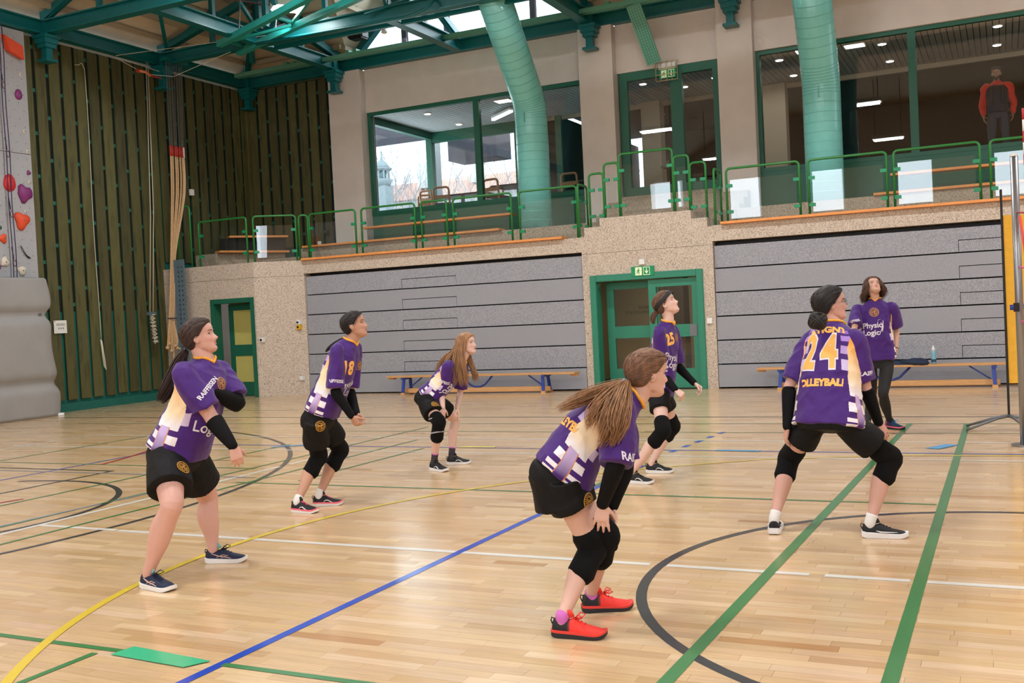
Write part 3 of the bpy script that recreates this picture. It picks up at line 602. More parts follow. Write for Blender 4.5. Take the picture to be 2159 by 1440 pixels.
# ================================================================ BLEACHERS
def bleacher(lab, x0, x1, notch):
    t = thing('telescopic_bleacher', ((x0+x1)/2, 17.7, 0), lab, 'bleachers', 'folded telescopic stands under the gallery')
    mb = MB(); mb.box((x0, 17.72, 0), (x1, 17.9, 2.53)); put('backing', mb, 'black', t)
    z = 0.025; hs = (0.405, 0.415, 0.415, 0.415, 0.415, 0.40); 
    for i, h in enumerate(hs):
        yo = 17.5 + 0.012*i; zt = z+h-.022
        n0, n1 = notch; nh = zt - 0.0 
        if 0 < i:
            zc = z + (h-.022)*0.5
            # panel with a notch at its lower edge for the separate step board
            mb = MB(); mb.box((x0+.01, yo, zc), (x1-.01, yo+.2, zt)); mb.box((x0+.01, yo, z), (n0-.008, yo+.2, zc-.0)); 
            if n1 < x1-.05: mb.box((n1+.008, yo, z), (x1-.01, yo+.2, zc))
            pts = [(x0+.01, z), (n0-.008, z), (n0-.008, zc), (min(n1+.008, x1-.01), zc)] + ([(n1+.008, z), (x1-.01, z)] if n1 < x1-.05 else []) + [(x1-.01, zt), (x0+.01, zt)]
            mb = MB(); mb.prism([(px, yo, pz) for px, pz in pts], (0, .2, 0)); put('riser_panel', mb, 'bleacher_cloth', t)
            mb = MB(); mb.box((n0, yo+.004, z), (min(n1, x1-.02), yo+.2, zc-.012)); put('step_panel', mb, 'bleacher_cloth', t)
        else:
            mb = MB(); mb.box((x0+.01, yo, z), (x1-.01, yo+.2, zt)); put('riser_panel', mb, 'bleacher_cloth', t)
        z += h
bleacher('grey folded bleachers left of the double door', -13.2, -6.94, (-10.85, -9.62))
bleacher('grey folded bleachers right of the double door', -4.51, 3.0, (-0.62, 0.6))
# ---------------------------------------------------------------- orange seat planks
def plank(lab, a, b, z, w=0.3, th=0.045):
    t = MB(); a = Vector((*a, z)); b = Vector((*b, z)); t.bar(a, b, w, th); return put('seat_plank', t, 'orange_wood', bevel=.006, label=lab, cat='seat plank', group='orange wooden seat planks of the gallery')
plank('long orange seat plank on the gallery edge above the left bleachers', (-13.2, 17.55), (-7.28, 17.55), 2.825, .28)
plank('long orange seat plank on the gallery edge above the right bleachers', (-4.34, 17.55), (3.0, 17.55), 2.845, .28)
plank('orange seat plank on the second tier below the left lounge window', (-13.9, 18.55), (-9.05, 18.55), 3.175)
plank('orange seat plank on the second tier right of the right duct', (-1.95, 18.6), (3.0, 18.6), 3.195)
plank('orange seat plank fixed in front of the green panel left of the left duct', (-12.95, 19.55), (-9.25, 19.55), 3.57)
plank('orange seat plank fixed in front of the green panel right of the right duct', (-1.75, 19.5), (3.0, 19.5), 3.60)
plank('orange seat plank at an angle in the gallery corner, lower one', (-15.6, 17.62), (-14.85, 19.1), 3.16)
plank('orange seat plank at an angle in the gallery corner, upper one', (-15.95, 18.4), (-15.15, 19.5), 3.55)
mb = MB(); mb.prism([(-16.3, 17.7, 2.8), (-15.65, 17.62, 2.8), (-14.9, 19.1, 2.8), (-15.6, 19.5, 2.8)], (0, 0, .33)); put('corner_plinth', mb, 'stone_dark', label='low stone plinth under the angled planks in the gallery corner', cat='plinth')
mb = MB(); mb.prism([(-16.2, 18.4, 2.8), (-16.0, 18.35, 2.8), (-15.2, 19.5, 2.8), (-15.4, 19.6, 2.8)], (0, 0, .72)); put('corner_plinth', mb, 'lounge_dark', label='dark support under the upper angled plank in the gallery corner', cat='plinth')
# ---------------------------------------------------------------- glass railings
def railing(lab, a, b, z0, zt, glass=True, r=0.021):
    """green tube bent over at the top corners, four clamps and a glass pane"""
    a = Vector((*a, 0)); b = Vector((*b, 0)); d = (b-a); L_ = d.length; d.normalize(); t = thing('glass_railing', (*((a+b)/2)[:2], z0), lab, 'railing', 'green tube railings of the gallery')
    c = min(0.07, L_*.4); A = Vector((a.x, a.y, 0)); B = Vector((b.x, b.y, 0))
    P = [A+Vector((0,0,z0))] + [A + d*(c-c*math.cos(th)) + Vector((0,0,zt-c+c*math.sin(th))) for th in [PI/2*i/5 for i in range(6)]] + [B - d*(c-c*math.sin(th)) + Vector((0,0,zt-c+c*math.cos(th))) for th in [PI/2*i/5 for i in range(6)]] + [B+Vector((0,0,z0))]
    mb = MB(); mb.tube(P, r, 10); put('rail_tube', mb, 'rail_green', t, smooth=True)
    if glass and L_ > .2:
        zb, zu = z0+.10, zt-.20; n = Vector((-d.y, d.x, 0))
        mb = MB(); p, q = A+d*.06, B-d*.06; mb.prism([tuple(p+n*.005+Vector((0,0,zb))), tuple(q+n*.005+Vector((0,0,zb))), tuple(q+n*.005+Vector((0,0,zu))), tuple(p+n*.005+Vector((0,0,zu)))], -n*.01); put('pane', mb, 'glass_rail', t)
        for zc in (zb+.12, zu-.10):
            for p, s in ((A, 1), (B, -1)):
                mb = MB(); q = p + d*s*.0 ; mb.bar(q + Vector((0,0,zc)), q + d*s*.1 + Vector((0,0,zc)), .05, .055); put('clamp', mb, 'clamp_green', t)
    return t
RY = 17.78
railing('tall narrow green railing hoop against the left wall', (-16.15, 17.05), (-15.85, 17.1), 2.81, 4.15, False)
railing('green glass railing above the small door', (-15.6, 17.08), (-14.3, 17.08), 2.81, 3.78)
railing('green glass railing on the splayed gallery corner', (-14.12, 17.08), (-13.42, 17.60), 2.81, 3.78)
railing('narrow green railing hoop next to the splayed corner', (-13.40, 17.68), (-13.24, RY), 2.81, 3.78)
LB = ['at the left end of the left row', 'second of the left row, before the window edge', 'narrow one in the middle of the left row', 'fourth of the left row, beside the duct', 'in front of the left duct']
for (a_, b_), l_ in zip(((-13.2, -12.03), (-11.88, -10.6), (-10.45, -9.87), (-9.72, -8.45), (-8.28, -7.10)), LB): railing('green glass railing of the gallery, '+l_, (a_, RY), (b_, RY), 2.81, 3.79)
railing('small green railing hoop turning back left of the door steps', (-6.98, 17.55), (-6.98, 18.0), 2.81, 3.78)
for a_, b_, z0_, z1_, l_ in ((-6.84, -6.56, 2.97, 3.97, 'lowest stepped railing left of the gallery door'), (-6.54, -6.26, 3.12, 4.13, 'second stepped railing left of the gallery door'), (-6.24, -5.24, 3.12, 4.27, 'highest wide railing in front of the gallery door'), (-5.22, -4.95, 3.12, 4.12, 'first stepped railing right of the gallery door'), (-4.93, -4.65, 2.97, 3.97, 'lowest stepped railing right of the gallery door')): railing('green tube '+l_, (a_, RY), (b_, RY), z0_, z1_)
railing('small green railing hoop turning back right of the door steps', (-4.45, 17.55), (-4.45, 18.0), 2.83, 3.80)
for a_, b_, l_ in ((-4.29, -3.05, 'first of the right row, beside the steps'), (-2.90, -1.66, 'in front of the right duct'), (-1.55, -0.28, 'third of the right row, under the wide window'), (-0.13, 1.1, 'at the right edge behind the net post')): railing('green glass railing of the gallery, '+l_, (a_, RY), (b_, RY), 2.83, 3.80)
# ================================================================ DOORS
d1 = root('door_1', (-14.65, 16.95, 0), label='small green door standing ajar with yellowish panes')
def dbox(p, nm, a, b, m_='door_green', **k): mb = MB(); mb.box(a, b); return put(nm, mb, m_, p, **k)
mb = MB(); mb.box((-15.23, 16.88, 0), (-15.13, 17.12, 2.09)); mb.box((-14.16, 16.88, 0), (-14.06, 17.12, 2.09)); mb.box((-15.13, 16.88, 1.99), (-14.16, 17.12, 2.09)); put('door_frame', mb, 'frame_green', d1, bevel=.008)
lf = MB(); lf.box((-15.1, 17.3, 0.01), (-14.98, 17.35, 1.97)); lf.box((-14.2, 17.3, 0.01), (-14.08, 17.35, 1.97)); lf.box((-14.98, 17.3, 1.84), (-14.2, 17.35, 1.97)); lf.box((-14.98, 17.3, .86), (-14.2, 17.35, 1.10)); lf.box((-14.98, 17.3, .01), (-14.2, 17.35, .30)); put('door_leaf', lf, 'frame_green', d1)
for a_, b_ in ((1.10, 1.84), (.30, .86)): dbox(d1, 'pane', (-14.98, 17.315, a_), (-14.2, 17.335, b_), 'door_panel')
dbox(d1, 'lock_plate', (-14.22, 17.285, .90), (-14.12, 17.30, 1.08), 'steel_dull')
dbox(d1, 'door_reveal', (-15.3, 17.55, 0), (-13.9, 17.6, 2.2), 'corridor')
mb = MB(); mb.tube([(-14.19, 17.29, .98), (-14.19, 17.25, .98), (-14.30, 17.25, .98)], .01, 8); put('door_handle', mb, 'steel', d1)
d2 = root('door_2', (-5.75, 17.5, 0), label='green double door with large panes under the exit sign')
mb = MB(); mb.box((-6.80, 17.47, 0), (-6.68, 17.72, 2.09)); mb.box((-4.82, 17.47, 0), (-4.70, 17.72, 2.09)); mb.box((-6.68, 17.47, 1.97), (-4.82, 17.72, 2.09)); put('door_frame', mb, 'door_green', d2, bevel=.01)
for nm, x0, x1, yy in (('door_leaf', -6.63, -5.62, 17.86), ('door_leaf', -5.72, -4.83, 17.55)):
    mb = MB(); f_ = .14
    for a, b in (((x0, yy, .02), (x0+f_, yy+.05, 1.95)), ((x1-f_*.7, yy, .02), (x1, yy+.05, 1.95)), ((x0+f_, yy, 1.82), (x1-f_*.7, yy+.05, 1.95)), ((x0+f_, yy, .92), (x1-f_*.7, yy+.05, 1.14)), ((x0+f_, yy, .02), (x1-f_*.7, yy+.05, .36))): mb.box(a, b)
    lo = put(nm, mb, 'door_green', d2)
    for a_, b_ in ((1.14, 1.82), (.36, .92)): dbox(lo, 'pane', (x0+f_, yy+.02, a_), (x1-f_*.7, yy+.03, b_), 'glass')
    dbox(lo, 'lock_plate', (x1-.16, yy-.012, .93), (x1-.03, yy, 1.13), 'steel_dull')
mb = MB(); text_on(mb, 'SALLE', .075, (-5.92, 17.855, 1.47), (-1,0,0), (0,0,1)); put('lettering', mb, 'text_dark', d2, fix=False)
mb = MB(); text_on(mb, 'OMNISPORTS', .075, (-6.05, 17.855, 1.38), (-1,0,0), (0,0,1)); put('lettering', mb, 'text_dark', d2, fix=False)
cr = root('wall_corridor', (-5.7, 19, 0), label='corridor behind the double door')
for nm, a, b, m_ in (('corridor_wall', (-7.6, 20.6, 0), (-3.6, 20.7, 2.45), 'corridor'), ('corridor_wall', (-7.7, 17.9, 0), (-7.6, 20.7, 2.45), 'corridor'), ('corridor_wall', (-3.7, 17.9, 0), (-3.6, 20.7, 2.45), 'corridor'), ('corridor_ceiling', (-7.7, 17.9, 2.42), (-3.6, 20.7, 2.48), 'white_matt'), ('corridor_floor', (-7.7, 17.5, -.1), (-3.6, 20.7, 0.0), 'lounge_floor'), ('corridor_closet', (-6.25, 20.2, 0), (-5.85, 20.6, 2.4), 'corridor_dark'), ('corridor_closet', (-5.3, 20.3, 0), (-4.9, 20.6, 2.4), 'steel_dull')): mb = MB(); mb.box(a, b); put(nm, mb, m_, cr)
area_light('corridor_lamp', (-5.7, 19.2, 2.38), (-5.7, 19.2, 0), 1.0, .5, 14, (1, .92, .78))
# ---------------------------------------------------------------- signs and switches
def exit_sign(lab, x, y, z, w, h, cage=False):
    t = thing('exit_sign', (x, y, z-h/2), lab, 'exit sign', 'green emergency exit signs')
    mb = MB(); mb.box((x-w/2, y-.03, z-h/2), (x+w/2, y, z+h/2)); put('sign_body', mb, 'sign_green', t)
    f = y-.0315
    def plate(nm, a, b, m_): mb = MB(); mb.box((x+a[0]*h, f, z+a[1]*h), (x+b[0]*h, f+.001, z+b[1]*h)); return put(nm, mb, m_, t)
    for x0 in (-.80, .08):
        mb = MB(); 
        for a, b in (((x0, -.42), (x0+.72, -.36)), ((x0, .36), (x0+.72, .42)), ((x0, -.36), (x0+.05, .36)), ((x0+.67, -.36), (x0+.72, .36))): mb.box((x+a[0]*h, f-.001, z+a[1]*h), (x+b[0]*h, f+.001, z+b[1]*h))
        put('pictogram_frame', mb, 'sign_light', t)
    plate('door_symbol', (-.75, -.36), (-.13, .36), 'sign_light')
    mb = MB(); g = f-.002
    def st_(pts, r): mb.tube([(x+px*h, g, z+pz*h) for px, pz in pts], r*h, 6)
    mb.sphere((x-.40*h, g, z+.26*h), (.06*h, .002, .06*h), 8, 5); st_([(-.42, .18), (-.47, -.02)], .055); st_([(-.47, -.02), (-.36, -.12), (-.40, -.30)], .035); st_([(-.47, -.02), (-.56, -.18), (-.68, -.2)], .035); st_([(-.42, .16), (-.32, .04), (-.25, .08)], .028); st_([(-.43, .16), (-.56, .1), (-.6, -.02)], .028)
    put('running_figure', mb, 'sign_green', t)
    mb = MB(); mb.prism([(x+px*h, g, z+pz*h) for px, pz in ((.40, .3), (.48, .3), (.48, -.08), (.62, .08), (.62, -.04), (.44, -.30), (.26, -.04), (.26, .08), (.40, -.08))], (0, .001, 0)); put('arrow', mb, 'sign_light', t)
    if cage:
        mb = MB(); X0, X1, Z0, Z1 = x-w/2-.05, x+w/2+.05, z-h/2-.06, z+h/2+.14
        for zz in np.linspace(Z0, Z1, 4): mb.tube([(X0, y-.1, zz), (X1, y-.1, zz)], .008, 6)
        for xx in np.linspace(X0, X1, 5): mb.tube([(xx, y, Z0), (xx, y-.1, Z0), (xx, y-.1, Z1), (xx, y, Z1)], .006, 6)
        put('wire_cage', mb, 'yellow' if False else mat('cage_cream', srgb(196,182,140), .5), t, smooth=True)
        mb = MB(); mb.box((x-w/2, y-.07, z+h/2+.0), (x+w/2, y, z+h/2+.12)); put('lamp_box', mb, 'white', t)
exit_sign('green exit sign with running figure and arrow over the double door', -5.78, 17.49, 2.115, .42, .17)
exit_sign('caged green exit sign above the gallery door', -5.87, 19.9, 6.08, .34, .17, True)
def wallbox(name, lab, a, b, knob=None, km='black', m_='white'):
    t = thing(name, ((a[0]+b[0])/2, b[1], a[2]), lab, 'wall box'); mb = MB(); mb.box(a, b); put('box_body', mb, m_, t, bevel=.006)
    if knob: mb = MB(); mb.tube([(knob[0], a[1]-.02, knob[1]), (knob[0], a[1]+.005, knob[1])], .022, 14); put('knob', mb, km, t)
    else: mb = MB(); mb.box((a[0]+.025, a[1]-.004, a[2]+.03), (b[0]-.025, a[1]+.002, b[2]-.03)); put('cover', mb, 'white_matt', t)
    return t
wallbox('key_switch', 'white key switch with black knob beside the small door', (-13.985, 16.91, 1.14), (-13.885, 16.985, 1.24), (-13.935, 1.19))
wallbox('control_box', 'white control box above the yellow emergency stop left of the bleachers', (-13.36, 17.355, 1.47), (-13.27, 17.45, 1.57), (-13.315, 1.52))
wallbox('emergency_stop', 'yellow emergency stop box left of the bleachers', (-13.36, 17.355, 1.37), (-13.27, 17.45, 1.465), (-13.315, 1.42), 'black', 'yellow')
wallbox('wall_socket', 'small white socket low beside the left bleachers', (-13.36, 17.365, .30), (-13.27, 17.44, .39))
wallbox('light_switch', 'white light switch right of the double door', (-4.66, 17.47, 1.13), (-4.57, 17.5, 1.23))
wallbox('motion_sensor', 'white square sensor above the exit sign of the double door', (-5.84, 17.46, 2.23), (-5.74, 17.5, 2.33))
wallbox('gallery_switch', 'small white switch on the board wall above the left gallery corner', (-16.47, 17.79, 4.5), (-16.40, 17.89, 4.64))
wallbox('gallery_socket', 'small white socket on the board wall of the gallery corner', (-14.6, 19.95, 3.3), (-14.5, 19.98, 3.42))
t = thing('notice_sheet', (-16.46, 14.08, 1.53), 'white printed notice pinned to the left board wall', 'notice')
mb = MB(); mb.box((-16.472, 13.93, 1.53), (-16.465, 14.23, 1.78)); put('paper', mb, 'white_matt', t)
mb = MB()
for k in range(4): mb.box((-16.464, 13.99, 1.715-.012*k), (-16.4635, 14.19, 1.719-.012*k))
for k in range(3):
    for j in range(2): mb.box((-16.464, 14.03+.05*k, 1.63-.02*j), (-16.4635, 14.06+.05*k, 1.64-.02*j))
put('print', mb, 'text_dark', t, kind='stuff'); mb = MB(); mb.box((-16.464, 13.945, 1.75), (-16.4635, 13.965, 1.768)); put('red_mark', mb, 'red', t)
# ================================================================ CLIMBING WALL, MAT AND ROPES AT THE LEFT WALL
t = thing('climbing_wall', (-16.42, 12.0, 2.3), 'grey climbing wall panel at the left edge above the crash mat', 'climbing wall')
for y0, y1 in ((9.9, 11.6), (11.61, 12.99), (13.0, 13.58)):
    for z0, z1 in ((0.1, 2.55), (2.56, 4.9), (4.91, 7.2)): mb = MB(); mb.box((-16.46, y0, z0), (-16.38, y1, z1)); put('panel', mb, 'climb_grey', t)
mb = MB()
for i in range(18):
    for j in range(32):
        y = 10.0 + i*.205 + (.1 if j % 2 else 0); z = 2.4 + j*.15
        if y < 13.55: mb.tube([(-16.381, y, z), (-16.378, y, z)], .007, 6)
put('bolt_hole', mb, 'black', t, kind='stuff')
def hold(lab, y, z, size, m_, shape=0, rot=0.0):
    rs = random.Random(int(y*100+z*10)); mb = MB(); n, k = 14, 8; mb.sphere((0, 0, 0), (1, 1, 1), n, k)
    out = []
    for vx, vy, vz in mb.v:
        a = math.atan2(vz, vy)
        if shape == 0: f = 1 + .16*math.sin(3*a+y*9) + .1*math.sin(5*a+z*7)
        elif shape == 1: f = .72 + .42*max(0, math.cos(1.5*((a-rot+PI) % (2*PI/3)-PI/3)))**2*1.0
        else: f = 1 + .5*max(0, math.cos(a-rot))**3
        out.append((-16.375 + .5*size*max(vx, -.12)*1.0, y + vy*f*size, z + vz*f*size))
    mb.v = out
    th_ = thing('climbing_hold', (-16.375, y, z), lab, 'climbing hold', 'resin holds on the climbing wall')
    put('hold_body', mb, m_, th_, smooth=True)
    mb = MB(); mb.tube([(-16.375+.5*size-.004, y, z), (-16.375+.5*size+.004, y, z)], .012, 10); put('bolt', mb, 'steel_dull', th_)
mb = MB(); mb.prism([(-16.375, 13.05, 7.05), (-16.375, 13.42, 6.92), (-16.375, 13.44, 6.66), (-16.375, 13.15, 6.76)], (.12, .03, -.03)); put('climbing_hold', mb, 'hold_orange', bevel=.01, label='orange wedge hold near the top of the climbing wall', cat='climbing hold', group='resin holds on the climbing wall')
hold('small plum hold high on the climbing wall', 13.38, 5.98, .08, 'hold_purple', 2, 1.5)
hold('little plum hold beside the edge of the climbing wall', 13.5, 4.56, .045, 'hold_purple')
hold('red teardrop hold left of the big plum hold', 13.07, 4.3, .13, 'hold_red', 2, 1.57)
hold('big plum hold in the middle of the climbing wall', 13.38, 4.16, .16, 'hold_purple')
hold('orange triangular hold below the big plum hold', 13.28, 3.65, .17, 'hold_orange', 1, 0.3)
hold('small orange hold beside the violet rope', 12.86, 3.3, .09, 'hold_orange', 1, 1.0)
hold('dark green small hold beside the violet rope', 12.80, 3.5, .05, 'hold_green')
hold('white round hold left of the violet rope', 12.87, 2.87, .09, 'hold_cream'); hold('white round hold just above the crash mat', 13.22, 2.72, .09, 'hold_cream')
hold('plum hold cut by the left edge just above the crash mat', 12.62, 2.75, .14, 'hold_purple'); hold('plum hold cut by the left edge below the red hold', 12.70, 3.9, .09, 'hold_purple'); hold('plum hold at the left edge in the upper half', 12.85, 5.45, .06, 'hold_purple')
for i, (y, z) in enumerate(((13.10, 7.02), (13.25, 7.0), (13.46, 6.38), (13.46, 5.32), (13.5, 4.95), (13.50, 4.38), (13.38, 3.82), (12.74, 3.12))): hold(('left cream hold of the pair at the top of the climbing wall', 'right cream hold of the pair at the top of the climbing wall', 'tiny cream hold above the small plum hold', 'tiny cream hold under the small plum hold', 'cream crescent hold at the edge of the climbing wall', 'tiny cream hold above the big plum hold', 'tiny cream hold touching the orange triangular hold', 'tiny cream hold at the left edge beside the rope')[i], y, z, .035 if i > 1 else .05, 'hold_cream')
mb = MB()   # chain hold
P0 = [Vector((-16.36, 13.22+.19*u, 3.18-.22*u-.05*math.sin(PI*u))) for u in np.linspace(0, 1, 10)]
for i, (a, b) in enumerate(zip(P0[:-1], P0[1:])):
    c = (a+b)/2; d = (b-a).normalized(); s = d.cross(Vector((1,0,0))) if i % 2 else Vector((1,0,0)); mb.tube(arc(c, 1, 0, 2*PI, 10, d*.022, s*.013)[:-1], .005, 6, closed=True)
put('wall_chain', mb, 'black', smooth=True, label='short dark chain hanging on the climbing wall above the mat', cat='chain')
t = thing('climbing_rope', (-16.3, 13.05, 2.5), 'dark violet climbing rope with quickdraws down the climbing wall', 'rope')
for k, (dy0, dy1) in enumerate(((12.98, 12.98), (13.05, 13.04))):
    mb = MB(); mb.tube([(-16.3, dy0+.01*math.sin(i), 7.2-4.75*i/16) for i in range(17)], .008, 6); put('rope_strand', mb, 'rope_violet', t, smooth=True)
for z in (6.1, 4.85, 3.75, 2.85):
    mb = MB(); mb.bar((-16.33, 13.0, z+.3), (-16.32, 13.02, z+.08), .018, .006); put('quickdraw_sling', mb, 'black', t)
    mb = MB(); mb.tube(arc((-16.31, 13.03, z), 1, 0, 2*PI, 14, (0,.03,0), (0,0,.06))[:-1], .007, 6, closed=True); put('carabiner', mb, mat('carabiner', srgb(120,84,60), .4, metal=.6), t, smooth=True)
# crash mat
t = thing('crash_mat', (-16.1, 12.2, 0), 'thick grey crash mat standing against the climbing wall', 'mat')
n_, k_ = 26, 40; mb = MB(); V_ = []
for i in range(k_+1):
    z = 2.60*i/k_; v = i/k_
    pin = 1 - .16*math.exp(-((z-.62)/.10)**2) - .20*math.exp(-((z-1.88)/.10)**2); th = (.42 + .07*math.sin(PI*v) + .10*(1-v)**2)*pin
    ye = 13.42 + .05*math.sin(2*PI*v*1.5) - .07*math.exp(-((z-1.88)/.12)**2) - .05*math.exp(-((z-.62)/.12)**2) + .06*(1-v)
    yb = 9.6; e = .10 if 0 < i < k_ else .14
    pts = []
    for a in np.linspace(0, 1, n_):
        pts.append((yb+(ye-e-yb)*a, 1.0))
    prof = [(-16.37, yb)] + [(-16.37+th*(1+.035*math.sin(7*a+v*3)), yb+(ye-e-yb)*a) for a in np.linspace(0, 1, n_)] + [(-16.37+th-e*(1-math.cos(q)), ye-e+e*math.sin(q)) for q in np.linspace(.3, PI/2, 6)] + [(-16.37, ye)]
    V_ += [(x, y, z+.0 - (0.04*(abs(x+16.37)/th) if i == k_ else 0)) for x, y in prof]
m_ = len(V_)//(k_+1); F_ = [(i*m_+j, i*m_+(j+1) % m_, (i+1)*m_+(j+1) % m_, (i+1)*m_+j) for i in range(k_) for j in range(m_)] + [tuple(range(m_-1, -1, -1)), tuple(range(k_*m_, (k_+1)*m_))]
mb.add(V_, F_); put('mat_body', mb, 'mat_grey', t, smooth=True)
for z in (.62, 1.88):
    mb = MB(); mb.box((-15.99, 9.6, z-.035), (-15.985+.0, 13.28, z+.035)); put('strap', mb, 'strap_grey', t)
    mb = MB(); mb.box((-16.0, 13.18, z-.045), (-15.965, 13.26, z+.045)); put('buckle', mb, 'steel', t, bevel=.006)
mb = MB(); mb.prism([(-15.9, 13.42, .005), (-15.82, 13.50, .005), (-15.78, 13.45, .005), (-15.85, 13.38, .005)], (0, 0, .05)); put('paper_scrap', mb, 'white_matt', label='small white scrap at the foot of the crash mat', cat='scrap')
# ropes on chains
for k in range(7):
    y0 = 16.80 + .075*k; x0 = -15.98
    yt = (16.78, 16.83, 16.92, 16.97, 17.05, 17.12, 17.16)[k]; zr = 5.42
    lab = 'tan climbing rope hung on a chain, ' + ('nearest to the climbing wall', 'second from the climbing wall', 'third from the climbing wall', 'in the middle of the bunch', 'fifth from the climbing wall', 'second from the gallery', 'paler and nearest to the gallery')[k]
    t = thing('hanging_rope', (x0, yt, 0.9), lab, 'climbing rope', 'bunch of climbing ropes tied together at the left wall')
    mb = MB(); N_ = 44
    top = Vector((x0, y0, 7.25)); end = Vector((x0, yt, zr))
    for i in range(N_):
        c = top.lerp(end, (i+.5)/N_); d = Vector((0,0,1)); s = Vector((1,0,0)) if i % 2 else Vector((0,1,0))
        mb.tube(arc(c, 1, 0, 2*PI, 7, d*.028, s*.014)[:-1], .0045, 4, closed=True)
    put('chain', mb, 'steel_dull', t, smooth=True)
    mb = MB(); mb.tube([(x0, yt, zr+.02), (x0, yt, zr-.2)], .027, 10); put('sleeve', mb, 'red_tape' if k < 6 else 'white', t, smooth=True)
    zk = 1.72; yk = 16.46+.02*k; ye = 16.36+.055*k; ze = (1.12, 1.2, 1.05, .55, 1.15, 1.1, 1.08)[k]
    P_ = [Vector((x0, yt, zr-.2)), Vector((x0, yt-.04, 4.4)), Vector((x0-.01, yk+.17, 3.1)), Vector((x0, yk+.05, 2.1)), Vector((x0, yk, zk)), Vector((x0, (yk+ye)/2, (zk+ze)/2)), Vector((x0, ye, ze))]
    Q_ = []
    for i in range(len(P_)-1):
        for u in np.linspace(0, 1, 5)[:-1]:
            p0, p1, p2, p3 = P_[max(i-1, 0)], P_[i], P_[i+1], P_[min(i+2, len(P_)-1)]
            Q_.append(.5*((2*p1)+(-p0+p2)*u+(2*p0-5*p1+4*p2-p3)*u*u+(-p0+3*p1-3*p2+p3)*u**3))
    Q_.append(P_[-1]); mb = MB(); mb.tube(Q_, .019, 8); put('rope', mb, 'rope_tan' if k < 6 else mat('rope_pale', srgb(214,186,152), .9), t, smooth=True)
    mb = MB(); mb.sphere((x0, ye, ze), (.045, .045, .04), 10, 6); put('end_knot' if k != 3 else 'end_tip', mb, 'rope_tan' if k != 3 else 'yellow', t, smooth=True)
mb = MB(); mb.tube(arc((-15.98, 16.54, 1.74), 1, 0, 2*PI, 20, (.05,0,0), (0,.11,0))[:-1], .012, 6, closed=True); put('tie_cord', mb, 'rope_violet', smooth=True, label='dark cord tying the bunch of climbing ropes together', cat='cord')
mb = MB(); mb.box((-16.05, 16.70, 7.24), (-15.9, 17.4, 7.30)); put('chain_rail', mb, 'teal', label='teal rail under the beam carrying the rope chains', cat='rail')
t = thing('pulley_rope', (-16.3, 16.4, 1.1), 'pair of thin pulley cords with a coiled end beside the climbing ropes', 'cord')
for k in (0, 1): mb = MB(); mb.tube([(-16.3, 16.55+.05*k, 7.24), (-16.3, 16.42+.09*k, 4), (-16.3, 16.24+.09*k, 1.86)], .009, 6); put('cord', mb, 'rope_white', t, smooth=True)
mb = MB(); P_ = []
for i in range(120): u = i/119; P_.append(Vector((-16.29+.03*math.sin(i*1.3), 16.29+.055*math.sin(i*.9)+.06*u, 1.84-.62*u)))
mb.tube(P_, .011, 5); put('coil', mb, 'rope_white', t, smooth=True)
mb = MB(); mb.box((-16.35, 16.2, 1.83), (-16.28, 16.40, 1.89)); put('cleat', mb, 'steel_blue', t)
t = thing('pull_rope', (-16.4, 15.0, .75), 'thin white cord hanging down the left board wall with a looped end', 'cord')
mb = MB(); mb.tube([(-16.44, 15.02+.06*math.sin(i*.4)*.2, 6.8-5.45*i/20) for i in range(21)], .007, 6); put('cord', mb, 'rope_white', t, smooth=True)
mb = MB(); mb.tube([(-16.50, 14.84, 6.86), (-16.44, 14.86, 6.84), (-16.44, 14.95, 6.9), (-16.44, 15.02, 6.8)], .008, 6); put('hook', mb, 'rope_white', t)
mb = MB(); mb.tube([(-16.42, 15.0, 1.37), (-16.42, 15.03, 1.0), (-16.42, 15.05, .82), (-16.41, 15.08, .75), (-16.41, 15.06, .95), (-16.42, 15.02, 1.35)], .012, 6); put('loop', mb, 'rope_white', t, smooth=True)
t = thing('pulley_rig', (-16.0, 16.2, 6.9), 'orange handled pulley rig strung under the left wall beam', 'pulley')
for P_ in ([(-16.2, 15.62, 7.12), (-16.1, 16.7, 7.02)], [(-16.2, 15.62, 7.1), (-15.9, 15.95, 6.86)], [(-16.2, 15.62, 7.15), (-13.4, 16.95, 7.4)], [(-15.85, 16.2, 6.82), (-15.6, 16.6, 6.82), (-14.3, 16.9, 7.2)]): mb = MB(); mb.tube(P_, .006, 5); put('line', mb, 'rope_white', t)
mb = MB(); mb.tube([(-15.92, 15.93, 6.86), (-15.88, 16.08, 6.86), (-15.86, 16.2, 6.80)], .03, 8); put('grip', mb, mat('grip_tan', srgb(206,128,88), .6), t, smooth=True)
mb = MB(); mb.sphere((-15.93, 15.93, 6.86), .045, 10, 6); put('stop_ball', mb, 'red_tape', t, smooth=True)
mb = MB(); mb.tube([(-15.86, 16.2, 6.80), (-15.85, 16.5, 6.80)], .016, 8); put('webbing', mb, 'red_tape', t)
t = thing('perforated_post', (-15.85, 16.72, 0), 'blue grey perforated steel post in front of the stone pier', 'post')
mb = MB(); mb.box((-15.97, 16.66, 0.0), (-15.95, 16.82, 2.98)); mb.box((-15.95, 16.70, 0.0), (-15.82, 16.72, 2.98)); mb.box((-15.82, 16.66, 0.0), (-15.68, 16.68, 2.98)); put('post_profile', mb, 'steel_blue', t)
mb = MB()
for i in range(28):
    for x, y in ((-15.885, 16.699), (-15.75, 16.659)): mb.tube([(x, y, .12+.1*i), (x, y-.002, .12+.1*i)], .016, 8)
put('punched_hole', mb, 'black', t, kind='stuff')
